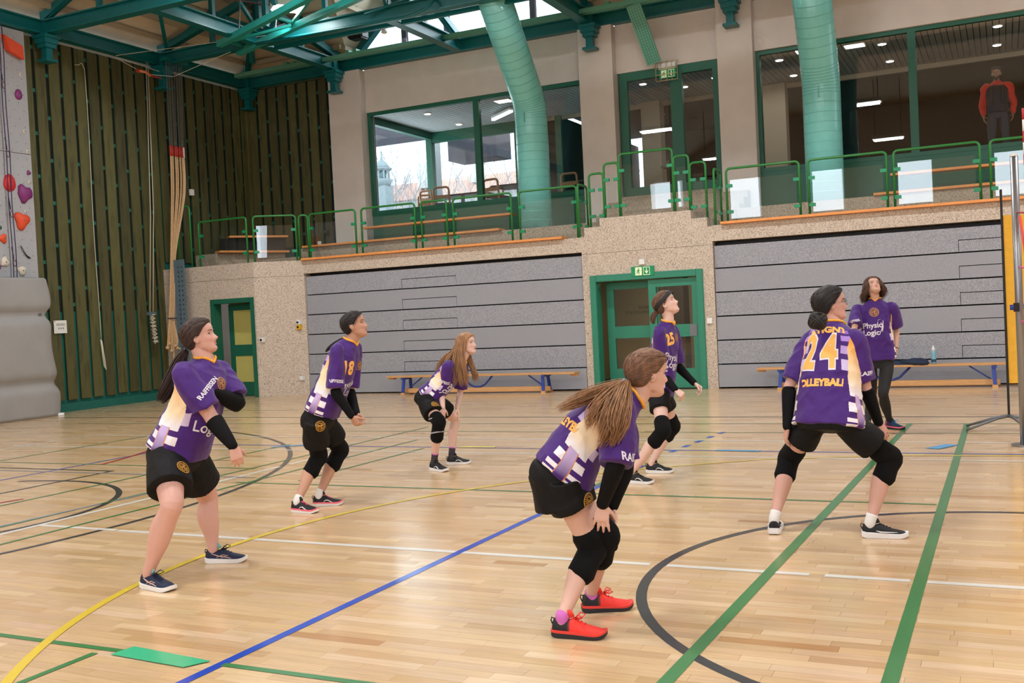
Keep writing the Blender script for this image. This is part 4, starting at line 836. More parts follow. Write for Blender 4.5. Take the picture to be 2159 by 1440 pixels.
# ================================================================ BENCHES AND WHAT LIES ON THEM
def bench(lab, x0, x1, y=17.12):
    t = thing('long_bench', ((x0+x1)/2, y, 0), lab, 'bench', 'long wooden gym benches along the bleachers')
    mb = MB(); mb.box((x0, y-.14, .335), (x1, y+.14, .37)); put('seat_board', mb, 'bench_wood', t, bevel=.008)
    mb = MB(); mb.box((x0+.35, y-.03, .03), (x1-.55, y+.03, .12)); put('balance_beam', mb, 'bench_wood', t, bevel=.006)
    mb = MB(); mb.box((x0-.0, y-.05, .30), (x0+.12, y+.05, .335)); put('end_block', mb, 'bench_wood', t)
    mb = MB(); mb.box((x1-.12, y-.05, .30), (x1, y+.05, .335)); put('end_block', mb, 'bench_wood', t)
    for xl, s in ((x0+.38, 1), (x1-.62, -1)):
        for dy in (-.13, .13): mb = MB(); mb.bar((xl, y+dy*1.2, .04), (xl+.02*s, y+dy*.9, .33), .055, .03, up=(0,1,0)); put('leg', mb, 'blue_steel', t)
        mb = MB(); mb.box((xl-.03, y-.16, .30), (xl+.03, y+.16, .332)); put('leg_bracket', mb, 'blue_steel', t)
        mb = MB(); mb.bar((xl+.03*s, y, .1), (xl+.36*s, y, .33), .022, .022); put('brace', mb, 'blue_steel', t)
        for dy in (-.155, .155): mb = MB(); mb.box((xl-.04, y+dy-.025, 0), (xl+.04, y+dy+.025, .045)); put('foot_block', mb, 'bench_wood', t)
    xm = (x0+x1)/2
    mb = MB(); mb.tube([(xm-.32, y-.02, .33), (xm-.2, y-.02, .17), (xm-.1, y-.02, .13), (xm+.02, y-.02, .13), (xm+.12, y-.02, .17), (xm+.28, y-.02, .33)], .018, 8); put('centre_brace', mb, 'blue_steel', t, smooth=True)
bench('long wooden bench with blue legs in front of the left bleachers', -10.97, -6.98)
bench('long wooden bench with blue legs in front of the right bleachers', -3.74, 0.45)
t = thing('water_bottle', (-1.02, 17.08, .37), 'light blue water bottle with a grey lid on the right bench', 'bottle')
x, y = -1.02, 17.08
def lathe(prof, x, y, n=18):
    mb = MB(); V_ = [(x+r*math.cos(2*PI*k/n), y+r*math.sin(2*PI*k/n), z) for r, z in prof for k in range(n)]; m_ = len(prof)
    mb.add(V_, [(i*n+k, i*n+(k+1) % n, (i+1)*n+(k+1) % n, (i+1)*n+k) for i in range(m_-1) for k in range(n)] + [tuple(range(n-1, -1, -1)), tuple(range((m_-1)*n, m_*n))]); return mb
put('bottle_body', lathe([(.032, .371), (.036, .38), (.036, .45), (.031, .48), (.036, .51), (.036, .55), (.028, .575)], x, y), mat('bottle_blue', srgb(120,176,196), .25), t, smooth=True)
put('label_band', lathe([(.0365, .40), (.0368, .405), (.0368, .44), (.0365, .445)], x, y), 'line_blue' if False else mat('bottle_dark', srgb(40,70,96), .4), t, smooth=True)
put('lid', lathe([(.027, .575), (.03, .58), (.03, .61), (.018, .62), (.014, .645), (.008, .65)], x, y), mat('lid_grey', srgb(206,208,212), .4), t, smooth=True)
# dark jacket thrown on the bench
mb = MB(); n_, k_ = 40, 14; V_ = []
for i in range(n_+1):
    u = i/n_; xx = -2.15 + 1.05*u; hgt = (.17*math.exp(-((u-.22)/.2)**2) + .05*(1-u)**.5*(u > .0) + .045*math.exp(-((u-.85)/.2)**2) + .018)*(1 if 0 < i < n_ else .2)
    for j in range(k_+1):
        v = j/k_*2-1; V_.append((xx+.02*math.sin(5*v+u*9), 17.11+.135*v*(1-.25*u), .372 + hgt*max(0, 1-abs(v)**2.4)*(1+.28*math.sin(11*u+5*v)*math.cos(7*v+3*u))))
mb.add(V_, [(i*(k_+1)+j, i*(k_+1)+j+1, (i+1)*(k_+1)+j+1, (i+1)*(k_+1)+j) for i in range(n_) for j in range(k_)])
t = thing('jacket', (-1.6, 17.11, .37), 'dark navy jacket lying crumpled on the right bench', 'jacket')
put('jacket_body', mb, mat('navy_cloth', srgb(24,38,62), .8, noise=.15, nscale=10, bump=.3, bscale=18), t, smooth=True)
mb = MB(); mb.tube([(-1.5, 17.05, .41), (-1.3, 17.0, .40), (-1.18, 16.99, .39), (-1.1, 17.0, .385)], [.035, .04, .035, .03], 10); put('sleeve', mb, 'navy_cloth', t, smooth=True)
# ================================================================ NET, POST, FLAG AT THE RIGHT EDGE
t = thing('net_post', (0.12, 10.58, 0), 'silver volleyball post at the right edge of the court', 'net post')
mb = MB(); mb.tube([(0.12, 10.58, 0), (0.12, 10.58, 2.68)], .035, 20); put('tube', mb, 'steel', t, smooth=True)
mb = MB(); mb.tube([(0.12, 10.58, 2.68), (0.12, 10.58, 2.70)], .037, 20); put('cap', mb, 'white', t)
mb = MB(); mb.box((0.07, 10.52, 1.25), (0.12, 10.56, 1.33)); put('winch', mb, 'black', t); mb = MB(); mb.tube([(0.075, 10.54, 1.29), (0.04, 10.54, 1.29)], .025, 12); put('winch_knob', mb, 'blue_steel', t)
mb = MB(); mb.tube([(0.12, 10.58, 0.0), (0.12, 10.58, .02)], .11, 20); put('base_plate', mb, 'steel', t)
t = thing('net_post', (0.19, 0.75, 0), 'silver volleyball post at the near end of the net', 'net post')
mb = MB(); mb.tube([(0.19, 0.75, 0), (0.19, 0.75, 2.68)], .035, 20); put('tube', mb, 'steel', t, smooth=True); mb = MB(); mb.tube([(0.19, 0.75, 0.0), (0.19, 0.75, .02)], .11, 20); put('base_plate', mb, 'steel', t)
t = thing('volleyball_net', (0.17, 6, 1.1), 'black volleyball net with pink edge bands seen edge on', 'net')
mb = MB(); NT, NBt = 2.14, 1.14
for i in range(94): y = 10.35-.1*i; mb.bar((.19, y, NBt), (.19, y, NT), .004, .004)
for j in range(11): z = NBt+.1*j; mb.bar((.19, 10.35, z), (.19, 1.0, z), .004, .004)
put('mesh', mb, 'black', t, kind='stuff')
for z0, z1 in ((NT-.03, NT+.04), (NBt-.05, NBt+.02)): mb = MB(); mb.box((.183, 1.0, z0), (.197, 10.38, z1)); put('edge_band', mb, 'pink', t)
mb = MB(); mb.box((.183, 10.33, NBt), (.197, 10.39, NT)); put('side_band', mb, 'pink', t)
for z in (NT, NBt, (NT+NBt)/2): mb = MB(); mb.tube([(.19, 10.36, z), (.13, 10.55, z+.02)], .008, 6); put('tension_cord', mb, 'pink' if z != NT else 'red_tape', t)
mb = MB(); mb.tube([(.15, 10.5, 2.12), (.2, 10.3, 1.6), (.21, 10.25, 1.35), (.19, 10.28, 1.3)], .012, 6); put('loose_strap', mb, mat('strap_orange', srgb(230,70,60), .6), t, smooth=True)
t = thing('net_antenna', (.2, 10.2, 1.2), 'red and white striped net antenna at the right edge', 'antenna')
for i in range(18): mb = MB(); mb.tube([(.20, 10.2, 1.25+.1*i), (.20, 10.2, 1.35+.1*i)], .009, 8); put('antenna_band', mb, 'red' if i % 2 else 'white', t, smooth=True)
t = thing('feather_flag', (.05, 11.85, 0), 'yellow feather flag on a black pole behind the net post', 'flag')
mb = MB(); mb.tube([(.0, 11.85, .12), (0.0, 11.85, 2.5)], .012, 10); put('flag_pole', mb, 'black', t)
mb = MB(); Q_ = []
for i in range(16):
    v = i/15; z = .48+1.75*v; w = .42*(1-.35*v**3); Q_.append([(.0+.0*v, 11.86, z), (.0+w*.5, 11.86+.03*math.sin(6*v), z), (.0+w, 11.87-.03*math.sin(5*v), z)])
V_ = [p for r in Q_ for p in r]; F_ = [(3*i+j, 3*i+j+1, 3*i+j+4, 3*i+j+3) for i in range(15) for j in range(2)]; off_ = len(V_); V_ += [(x, y+.004, z) for x, y, z in V_]; F_ += [tuple(off_+k for k in reversed(f)) for f in F_]
mb.add(V_, F_); put('flag_cloth', mb, 'flag_yellow', t, smooth=True, fix=False)
mb = MB()
for i, z in enumerate((1.75, 1.5, 1.25, 1.0, .75)): mb.box((.12+.02*i, 11.852, z), (.30, 11.856, z+.05))
put('printed_bars', mb, 'blue_steel', t, kind='stuff')
for ang in (2.75, 3.6, 5.2, 0.3): mb = MB(); mb.tube([(.0, 11.85, .14), (.12*math.cos(ang), 11.85+.12*math.sin(ang), .12), (.45*math.cos(ang), 11.85+.45*math.sin(ang), .015)], [.016, .016, .012], 8); put('foot', mb, 'steel_dull', t, smooth=True)
# ================================================================ TAPE MARKS LYING ON THE FLOOR
def tape(lab, pts, m_):
    mb = MB(); mb.prism([(x, y, .0045) for x, y in pts], (0, 0, .002)); put('tape_strip', mb, m_, label=lab, cat='tape', group='coloured tape marks on the floor')
tape('green tape strip lying near the lower left of the court', [(-3.70, 3.33), (-3.24, 3.30), (-3.18, 3.40), (-3.68, 3.45)], 'tape_green')
tape('pale yellow tape strip behind the feet of the long haired girl', [(-5.56, 9.98), (-5.10, 10.0), (-5.12, 10.10), (-5.50, 10.09)], 'tape_yellow')
tape('light blue tape strip on the black arc left of the second girl', [(-8.05, 9.82), (-7.99, 9.80), (-7.62, 10.02), (-7.70, 10.08)], 'tape_blue')
tape('light blue tape strip lying right of the two green lines', [(-0.72, 10.32), (-0.60, 10.28), (-0.44, 10.58), (-0.56, 10.62)], 'tape_blue')
tape('light blue tape strip on the far blue line beside the headband girl', [(-2.64, 9.99), (-2.20, 9.97), (-2.20, 10.04), (-2.64, 10.06)], 'tape_blue')
# ================================================================ LOUNGE FURNITURE
def lchair(lab, x, y, rz):
    t = thing('lounge_chair', (x, y, 3.7), lab, 'chair', 'bentwood chairs in the lounge'); c, s = math.cos(rz), math.sin(rz)
    def R(mb): mb.v = [(x+p[0]*c-p[1]*s, y+p[0]*s+p[1]*c, 3.7+p[2]) for p in mb.v]; return mb
    P_ = [(-.19, .2, 0), (-.19, .2, .45), (-.19, .23, .72)] + [(-.19+.07*(1-math.cos(q)), .235, .75+.07*math.sin(q)) for q in np.linspace(.2, PI/2, 4)] + [(.19-.07*(1-math.cos(q)), .235, .75+.07*math.sin(q)) for q in np.linspace(PI/2, .2, 4)] + [(.19, .23, .72), (.19, .2, .45), (.19, .2, 0)]
    put('back_frame', R(MB().tube(P_, .026, 8)), 'chair_wood', t, smooth=True)
    put('seat', R(MB().box((-.21, -.22, .43), (.21, .22, .46))), mat('seat_dark', srgb(70,66,58), .7), t)
    for lx in (-.19, .19): put('leg', R(MB().bar((lx, -.19, 0), (lx, -.19, .44), .035, .035)), 'chair_wood', t)
    put('back_rail', R(MB().box((-.17, .215, .56), (.17, .24, .64))), 'chair_wood', t)
def ltable(lab, x, y, w, d):
    t = thing('lounge_table', (x, y, 3.7), lab, 'table', 'dark tables in the lounge')
    put('table_top', MB().box((x-w/2, y-d/2, 4.41), (x+w/2, y+d/2, 4.45)), 'table_dark', t, bevel=.005); put('column', MB().bar((x, y, 3.73), (x, y, 4.41), .07, .07), 'steel_dull', t); put('table_foot', MB().box((x-.25, y-.25, 3.7), (x+.25, y+.25, 3.73)), 'steel_dull', t)
ltable('dark lounge table behind the left window corner', -11.9, 22.3, 1.5, .75); ltable('dark lounge table beside the left duct', -10.0, 21.6, 1.2, .75); ltable('dark lounge table seen through the gallery door', -6.1, 21.5, .75, .75); ltable('dark lounge table right of the left duct', -8.5, 22.2, 1.0, .7)
lchair('wooden chair at the far left of the lounge window', -12.75, 21.9, .4); lchair('wooden chair before the corner post of the lounge', -12.35, 21.6, 2.9); lchair('wooden chair left of the window mullion', -11.85, 21.3, 3.3); lchair('wooden chair right of the window mullion, behind', -10.85, 21.9, .3); lchair('large wooden chair right of the window mullion, in front', -10.3, 20.95, 3.0); lchair('wooden chair right of the left duct', -8.6, 21.4, 3.1)
for i, (x, y, l) in enumerate(((-11.89, 20.76, 'first downlight in the left lounge ceiling'), (-11.94, 22.37, 'rear downlight in the left lounge ceiling'), (-6.75, 21.0, 'downlight at the left of the gallery door'), (-6.09, 21.85, 'downlight behind the gallery exit sign'), (-5.3, 21.4, 'downlight right of the gallery exit sign'), (-5.1, 22.5, 'rear downlight behind the gallery door'), (-3.84, 20.7, 'downlight left of the right duct, front'), (-3.85, 22.28, 'downlight left of the right duct, rear'), (-1.92, 20.65, 'front downlight right of the right duct'), (-1.93, 22.24, 'rear downlight right of the right duct'), (0.05, 20.61, 'front downlight at the right edge of the lounge'), (0.03, 22.17, 'rear downlight at the right edge of the lounge'))):
    t = thing('downlight', (x, y, 6.19), l, 'downlight', 'round downlights in the lounge ceiling'); put('trim_ring', MB().tube([(x, y, 6.195), (x, y, 6.216)], .09, 18), 'white', t); put('lens', MB().tube([(x, y, 6.188), (x, y, 6.195)], .07, 18), 'downlight_glow', t)
for x, y, l, m_ in ((-2.39, 20.45, 'square bright ceiling panel right of the right duct', 'downlight_glow'), (-9.86, 20.63, 'oval bright ceiling panel beside the bend of the left duct', 'downlight_glow'), (-7.6, 24.5, 'bright ceiling panel in the dark room right of the left duct', 'downlight_glow')):
    t = thing('lounge_lamp', (x, y, 6.19), l, 'light panel', 'flat light panels in the lounge'); put('panel_frame', MB().box((x-.2, y-.16, 6.195), (x+.2, y+.16, 6.22)), 'white', t); put('panel_glow', MB().box((x-.17, y-.13, 6.188), (x+.17, y+.13, 6.195)), m_, t)
t = thing('tube_light', (-10.35, 21.5, 6.1), 'slim tube light behind the bend of the left duct', 'tube light'); put('tube', MB().bar((-10.75, 21.85, 6.08), (-9.95, 21.2, 6.08), .08, .05), 'tube_glow', t); put('fitting', MB().bar((-10.75, 21.85, 6.13), (-9.95, 21.2, 6.13), .1, .05), 'white', t)
area_light('lounge_light', (-3.0, 21.7, 6.1), (-3.0, 21.7, 3), 5.5, 1.2, 22, (1, .95, .88))
area_light('lounge_light', (-11.2, 21.7, 6.1), (-11.2, 21.7, 3), 2.5, 1.2, 8, (1, .95, .88))
# ================================================================ OUTSIDE: HOUSE, BELL TOWER, BARE TREES
ground = put('street_ground', MB().box((-90, 26, -4.2), (30, 140, -4.0)), mat('asphalt', srgb(120,122,122), .9), kind='structure')
t = thing('far_house', (-29, 53, -4), 'pale house with a reddish tiled roof seen through the lounge window', 'house')
put('house_wall', MB().box((-40, 51, -4), (-22, 60, 8.4)), 'render_pale', t)
mb = MB(); mb.prism([(-41, 50.3, 8.3), (-41, 60.7, 8.3), (-41, 55.5, 10.0)], (20, 0, 0)); rfo = put('roof', mb, 'roof_tile', t)
for x in (-30.7, -27.2): put('chimney', MB().box((x-.35, 52.6, 9.2), (x+.35, 53.3, 10.7)), 'render_pale', rfo)
for x in (-35, -32, -29, -26): 
    wdw = put('window', MB().box((x-.45, 50.95, 5.6), (x+.45, 51.0, 7.2)), 'far_fascia', t); put('shutter', MB().box((x-.95, 50.93, 5.6), (x-.5, 50.99, 7.2)), 'copper_green', t)
put('round_window', MB().tube([(-31.5, 50.99, 7.75), (-31.5, 50.9, 7.75)], .4, 16), 'white', t)
t = thing('bell_tower', (-27.6, 43.5, -4), 'greenish bell turret with arches and a pointed cap outside', 'tower')
tx, ty = -27.75, 43.6
def tz(z): return 9.05+(z-8.95)*.45
def tl(nm, prof, n=24, m_='copper_green'): put(nm, lathe([(r*.40, tz(z)) for r, z in prof], tx, ty, n), m_, t, smooth=True)
put('tower_shaft', MB().box((tx-.36, ty-.36, -4), (tx+.36, ty+.36, tz(7.0))), 'copper_green', t)
tl('tower_bowl', [(.9, 6.9), (1.15, 7.4), (1.25, 7.7), (1.05, 7.8)])
for k in range(8): a = 2*PI*k/8; put('arch_column', MB().tube([(tx+.34*math.cos(a), ty+.34*math.sin(a), tz(7.8)), (tx+.34*math.cos(a), ty+.34*math.sin(a), tz(8.7))], .045, 8), 'copper_green', t)
tl('drum_core', [(.5, 7.8), (.5, 8.75)], 16, mat('tower_shade', srgb(104,140,146), .8))
tl('cornice', [(1.0, 8.7), (1.25, 8.85), (1.25, 9.0), (1.0, 9.05)]); tl('dome', [(1.05, 9.0), (.85, 9.35), (.5, 9.7), (.22, 9.95), (.12, 10.2), (.05, 10.9), (.02, 11.4)])
put('finial', MB().sphere((tx, ty, tz(10.75)), .05, 10, 7), 'copper_green', t, smooth=True)
def tree(lab, x, y, h, seed, spread=.5, m_='bark'):
    rs = random.Random(seed); t = thing('bare_tree', (x, y, -4), lab, 'tree', 'bare winter trees outside'); tr = MB(); br = MB()
    def grow(mb, p, d, l, r, lev):
        q = p+d*l; mb.tube([p, p.lerp(q, .5)+Vector((rs.uniform(-.1,.1)*l, rs.uniform(-.1,.1)*l, 0))*.3, q], [r, r*.85, r*.7], 5)
        if lev == 0: return
        for k in range(3 if lev > 1 else 4):
            nd = (d + Vector((rs.uniform(-1,1)*spread, rs.uniform(-1,1)*spread, rs.uniform(-.1,.5)*spread))).normalized(); grow(br, q if k < 2 else p+d*l*rs.uniform(.5, .9), nd, l*rs.uniform(.62, .82), r*.6, lev-1)
    grow(tr, Vector((x, y, -4)), Vector((0,0,1)), h*.36, h*.0075, 5)
    put('trunk', tr, m_, t); put('branches', br, m_, t, fix=False)
tree('bare tree behind the bell turret', -32.5, 49, 15.5, 3, .75); tree('bare tree outside right of the corner post', -21.6, 42, 13.5, 5, .8); tree('bare tree outside left of the corner post', -26.8, 48.5, 13.6, 8, .75); tree('bare tree outside beside the window mullion', -18.8, 40, 13.5, 11, .8)
t = thing('roof_overhang', (-13, 24.5, 5.6), 'dark outside fascia blocks of the roof overhang above the lounge corner', 'fascia')
for a, b in (((-17.2, 24.3, 6.45), (-14.3, 25.0, 7.4)), ((-13.35, 24.3, 5.66), (-11.9, 25.2, 6.4)), ((-15.3, 23.3, 6.43), (-13.2, 24.4, 6.62))): put('fascia_block', MB().box(a, b), 'far_fascia', t)
put('outer_column', MB().box((-13.55, 23.5, -4), (-13.30, 23.8, 6.4)), mat('rough_render', srgb(204,210,214), .9, bump=.4, bscale=30), label='pale rough column outside the lounge corner', cat='column')
# joints of every figure, metres in the hall
JOINTS = {}
JOINTS['A'] = {'H':1.56,'heelR':[-4.497,4.311,0.0],'fdirR':[0.99,-0.139,0.0],'ankleR':[-4.448,4.304,0.085],'heelL':[-4.548,4.878,0.0],'fdirL':[0.927,0.375,0.0],'ankleL':[-4.502,4.896,0.085],'D0':6.103,'pelvis':[-4.484,4.613,0.727],'chest':[-4.317,4.671,1.117],'neck':[-4.308,4.698,1.265],'hipR':[-4.472,4.526,0.707],'shR':[-4.307,4.533,1.198],'kneeR':[-4.282,4.345,0.474],'wristR':[-4.026,4.59,0.772],'elbowR':[-4.186,4.6,0.941],'handR':[-4.004,4.6,0.678],'hipL':[-4.497,4.699,0.707],'shL':[-4.318,4.838,1.198],'kneeL':[-4.551,4.926,0.403],'wristL':[-4.207,4.636,1.093],'elbowL':[-4.188,4.825,1.002],'handL':[-4.263,4.62,1.118],'head':[-4.324,4.69,1.41],'haz':30.0,'hpitch':14.0,'hroll':0.0,'hs':1.0,'azp':8.0,'azs':2.0,'x':{'pony':[[[-4.426,4.674,1.329],[-4.452,4.651,1.283],[-4.491,4.609,1.182],[-4.524,4.571,1.097],[-4.558,4.555,1.034]],[[-4.426,4.674,1.329],[-4.452,4.662,1.271],[-4.486,4.634,1.165],[-4.517,4.597,1.078],[-4.55,4.581,1.023]]],'emb':[[-4.305,4.477,0.666]],'chestemb':[[-4.138,4.647,1.136]],'logic':[[-4.171,4.486,0.894],[-4.088,4.526,0.878]],'raif':[[-4.149,4.497,1.081],[-4.086,4.527,1.159]]}}
JOINTS['B'] = {'H':1.56,'heelR':[-5.064,6.407,0.0],'fdirR':[1.0,0.0,0.0],'ankleR':[-5.014,6.407,0.085],'heelL':[-5.046,6.645,0.0],'fdirL':[0.883,0.469,0.0],'ankleL':[-5.002,6.668,0.085],'D0':8.074,'pelvis':[-4.908,6.597,0.711],'chest':[-4.725,6.685,1.14],'neck':[-4.671,6.733,1.297],'hipR':[-4.887,6.512,0.691],'shR':[-4.679,6.559,1.226],'kneeR':[-4.993,6.677,0.397],'wristR':[-4.579,6.578,0.728],'elbowR':[-4.687,6.53,0.925],'handR':[-4.548,6.615,0.642],'hipL':[-4.929,6.682,0.691],'shL':[-4.712,6.864,1.226],'kneeL':[-4.947,6.913,0.418],'wristL':[-4.614,6.694,0.737],'elbowL':[-4.744,6.807,0.893],'handL':[-4.58,6.688,0.641],'head':[-4.631,6.753,1.43],'haz':22.0,'hpitch':14.0,'hroll':0.0,'hs':1.0,'azp':14.0,'azs':6.0,'x':{'pony':[[[-4.721,6.709,1.323],[-4.769,6.686,1.295],[-4.807,6.646,1.261],[-4.835,6.632,1.229]]],'emb':[[-4.773,6.44,0.666]],'num':[[-4.623,6.568,1.097],[-4.557,6.6,1.097]],'chestemb':[[-4.551,6.658,1.119]],'physio':[[-4.639,6.56,0.962],[-4.562,6.597,0.984]],'logic':[[-4.642,6.559,0.907],[-4.565,6.596,0.925]],'raif':[[-4.703,6.473,1.014],[-4.595,6.526,1.001]],'mark':[[-4.642,6.503,0.912],[-4.558,6.543,0.75]],'mark2':[[-4.663,6.715,0.878],[-4.652,6.72,0.836]]}}
JOINTS['C'] = {'H':1.5,'heelR':[-5.021,8.479,0.0],'fdirR':[0.94,-0.342,0.0],'ankleR':[-4.973,8.462,0.085],'heelL':[-5.031,8.805,0.0],'fdirL':[0.899,0.438,0.0],'ankleL':[-4.986,8.827,0.085],'D0':9.968,'pelvis':[-5.089,8.612,0.688],'chest':[-4.872,8.694,0.923],'neck':[-4.802,8.75,1.024],'hipR':[-5.074,8.529,0.668],'shR':[-4.834,8.578,0.979],'kneeR':[-4.853,8.382,0.474],'wristR':[-4.865,8.498,0.597],'elbowR':[-4.953,8.638,0.712],'handR':[-4.881,8.49,0.516],'hipL':[-5.103,8.695,0.668],'shL':[-4.834,8.872,0.979],'kneeL':[-4.986,8.944,0.432],'wristL':[-4.869,8.785,0.567],'elbowL':[-4.911,8.934,0.694],'handL':[-4.851,8.782,0.493],'head':[-4.738,8.803,1.186],'haz':2.0,'hpitch':10.0,'hroll':0.0,'hs':0.98,'azp':10.0,'azs':0.0,'x':{'l1':[[[-4.738,8.726,1.268],[-4.774,8.675,1.152],[-4.796,8.642,1.017],[-4.81,8.635,0.88],[-4.789,8.646,0.81]],[[-4.726,8.732,1.267],[-4.75,8.686,1.137],[-4.759,8.649,0.993],[-4.749,8.654,0.855],[-4.736,8.66,0.79]],[[-4.718,8.746,1.262],[-4.731,8.707,1.117],[-4.716,8.681,0.967],[-4.705,8.686,0.852],[-4.699,8.689,0.787]],[[-4.761,8.848,1.204],[-4.748,8.859,1.063],[-4.708,8.857,0.922],[-4.694,8.847,0.802]],[[-4.769,8.844,1.19],[-4.762,8.853,1.05],[-4.689,8.86,0.903],[-4.676,8.855,0.819]],[[-4.726,8.721,1.259],[-4.751,8.675,1.119],[-4.718,8.668,0.982],[-4.684,8.696,0.841]]],'drape':[[-5.123,8.595,0.671],[-5.089,8.612,0.595],[-5.07,8.621,0.548]],'l2':[[[-4.802,8.773,1.241],[-4.866,8.742,1.119],[-4.94,8.717,1.067],[-4.989,8.682,0.987],[-5.031,8.662,0.882]],[[-4.783,8.759,1.254],[-4.83,8.715,1.12],[-4.881,8.668,1.05],[-4.922,8.637,0.961],[-4.96,8.619,0.871]]],'emb':[[-4.954,8.511,0.632]],'raif':[[-4.886,8.488,0.857],[-4.806,8.527,0.821]],'physio':[[-4.84,8.565,0.772],[-4.762,8.603,0.786]],'logic':[[-4.855,8.558,0.718],[-4.785,8.592,0.728]]}}
JOINTS['D'] = {'H':1.5,'heelR':[-1.883,4.173,0.0],'fdirR':[0.99,0.139,0.0],'ankleR':[-1.834,4.179,0.085],'heelL':[-1.891,4.548,0.0],'fdirL':[0.866,0.5,0.0],'ankleL':[-1.848,4.573,0.085],'D0':4.747,'pelvis':[-1.893,4.38,0.696],'chest':[-1.698,4.474,0.941],'neck':[-1.579,4.543,1.022],'hipR':[-1.861,4.302,0.676],'shR':[-1.577,4.375,0.985],'kneeR':[-1.771,4.419,0.348],'wristR':[-1.675,4.33,0.57],'elbowR':[-1.576,4.253,0.755],'handR':[-1.682,4.326,0.497],'hipL':[-1.924,4.458,0.676],'shL':[-1.688,4.648,0.985],'kneeL':[-1.722,4.463,0.396],'wristL':[-1.714,4.555,0.513],'elbowL':[-1.663,4.636,0.694],'handL':[-1.721,4.551,0.45],'head':[-1.518,4.594,1.143],'haz':42.0,'hpitch':-4.0,'hroll':0.0,'hs':1.0,'azp':22.0,'azs':22.0,'x':{'pony':[[[-1.587,4.472,1.114],[-1.654,4.406,1.09],[-1.756,4.335,1.05],[-1.87,4.302,1.002]],[[-1.587,4.472,1.11],[-1.621,4.345,1.069],[-1.664,4.268,1.0],[-1.696,4.253,0.923]],[[-1.587,4.472,1.11],[-1.56,4.296,1.035],[-1.576,4.222,0.938],[-1.636,4.215,0.834]],[[-1.583,4.474,1.105],[-1.532,4.287,1.036],[-1.527,4.212,0.95],[-1.569,4.203,0.847]],[[-1.587,4.472,1.11],[-1.592,4.325,1.058],[-1.613,4.248,0.966],[-1.617,4.246,0.872]],[[-1.585,4.473,1.11],[-1.547,4.28,1.045],[-1.545,4.203,0.965],[-1.533,4.198,0.91]]],'drape':[[-1.921,4.366,0.731],[-1.893,4.38,0.633],[-1.877,4.387,0.548]],'tie':[[-1.587,4.472,1.11],[-1.597,4.456,1.103]],'emb':[[-1.713,4.278,0.592]],'raif':[[-1.528,4.256,0.802],[-1.478,4.28,0.789]],'volley':[[-1.874,4.3,0.985],[-1.825,4.324,0.94]],'num':[[-1.818,4.338,1.006],[-1.737,4.366,0.99]]}}
JOINTS['E'] = {'H':1.55,'heelR':[-2.9,8.081,0.0],'fdirR':[0.998,-0.07,0.0],'ankleR':[-2.85,8.078,0.085],'heelL':[-2.901,8.601,0.0],'fdirL':[0.985,0.174,0.0],'ankleL':[-2.852,8.61,0.085],'D0':8.773,'pelvis':[-2.687,8.444,0.729],'chest':[-2.633,8.47,1.138],'neck':[-2.604,8.484,1.311],'hipR':[-2.672,8.359,0.709],'shR':[-2.628,8.326,1.233],'kneeR':[-2.586,8.144,0.432],'wristR':[-2.51,8.307,0.755],'elbowR':[-2.636,8.385,0.879],'handR':[-2.446,8.316,0.706],'hipL':[-2.702,8.53,0.709],'shL':[-2.607,8.629,1.233],'kneeL':[-2.682,8.739,0.396],'wristL':[-2.426,8.592,0.786],'elbowL':[-2.585,8.644,0.934],'handL':[-2.353,8.605,0.731],'head':[-2.612,8.48,1.478],'haz':8.0,'hpitch':26.0,'hroll':0.0,'hs':1.0,'azp':10.0,'azs':-4.0,'x':{'pony':[[[-2.673,8.451,1.417],[-2.701,8.431,1.398],[-2.717,8.419,1.35],[-2.7,8.415,1.313]]],'num':[[-2.576,8.331,1.167],[-2.514,8.361,1.187]],'chestemb':[[-2.514,8.416,1.189]],'physio':[[-2.571,8.333,1.034],[-2.493,8.371,1.014]],'logic':[[-2.574,8.332,0.97],[-2.495,8.37,0.95]],'badge':[[-2.569,8.335,1.262]],'mark2':[[-2.47,8.493,0.921],[-2.458,8.499,0.859]]}}
JOINTS['F'] = {'H':1.58,'heelR':[-0.829,6.463,0.0],'fdirR':[0.99,0.139,0.0],'ankleR':[-0.78,6.47,0.085],'heelL':[-1.343,6.401,0.0],'fdirL':[-0.139,0.99,0.0],'ankleL':[-1.35,6.45,0.085],'D0':6.265,'pelvis':[-1.002,6.495,0.725],'chest':[-0.985,6.591,1.084],'neck':[-0.971,6.665,1.273],'hipR':[-0.918,6.467,0.705],'shR':[-0.836,6.586,1.188],'kneeR':[-0.664,6.592,0.464],'wristR':[-0.732,6.714,0.661],'elbowR':[-0.789,6.633,0.891],'handR':[-0.684,6.759,0.558],'hipL':[-1.086,6.522,0.705],'shL':[-1.119,6.678,1.188],'kneeL':[-1.281,6.667,0.443],'wristL':[-1.254,6.506,0.658],'elbowL':[-1.246,6.583,0.911],'handL':[-1.291,6.555,0.549],'head':[-0.991,6.7,1.416],'haz':18.0,'hpitch':8.0,'hroll':0.0,'hs':1.0,'azp':72.0,'azs':72.0,'x':{'bun':[[-1.034,6.457,1.32]],'num':[[-1.113,6.308,1.127],[-0.917,6.402,1.13]],'sat':[[-1.083,6.378,1.261],[-0.893,6.47,1.27]],'vol':[[-1.123,6.247,0.957],[-0.916,6.347,0.952]],'raif':[[-0.788,6.465,0.986],[-0.736,6.489,0.994]]}}
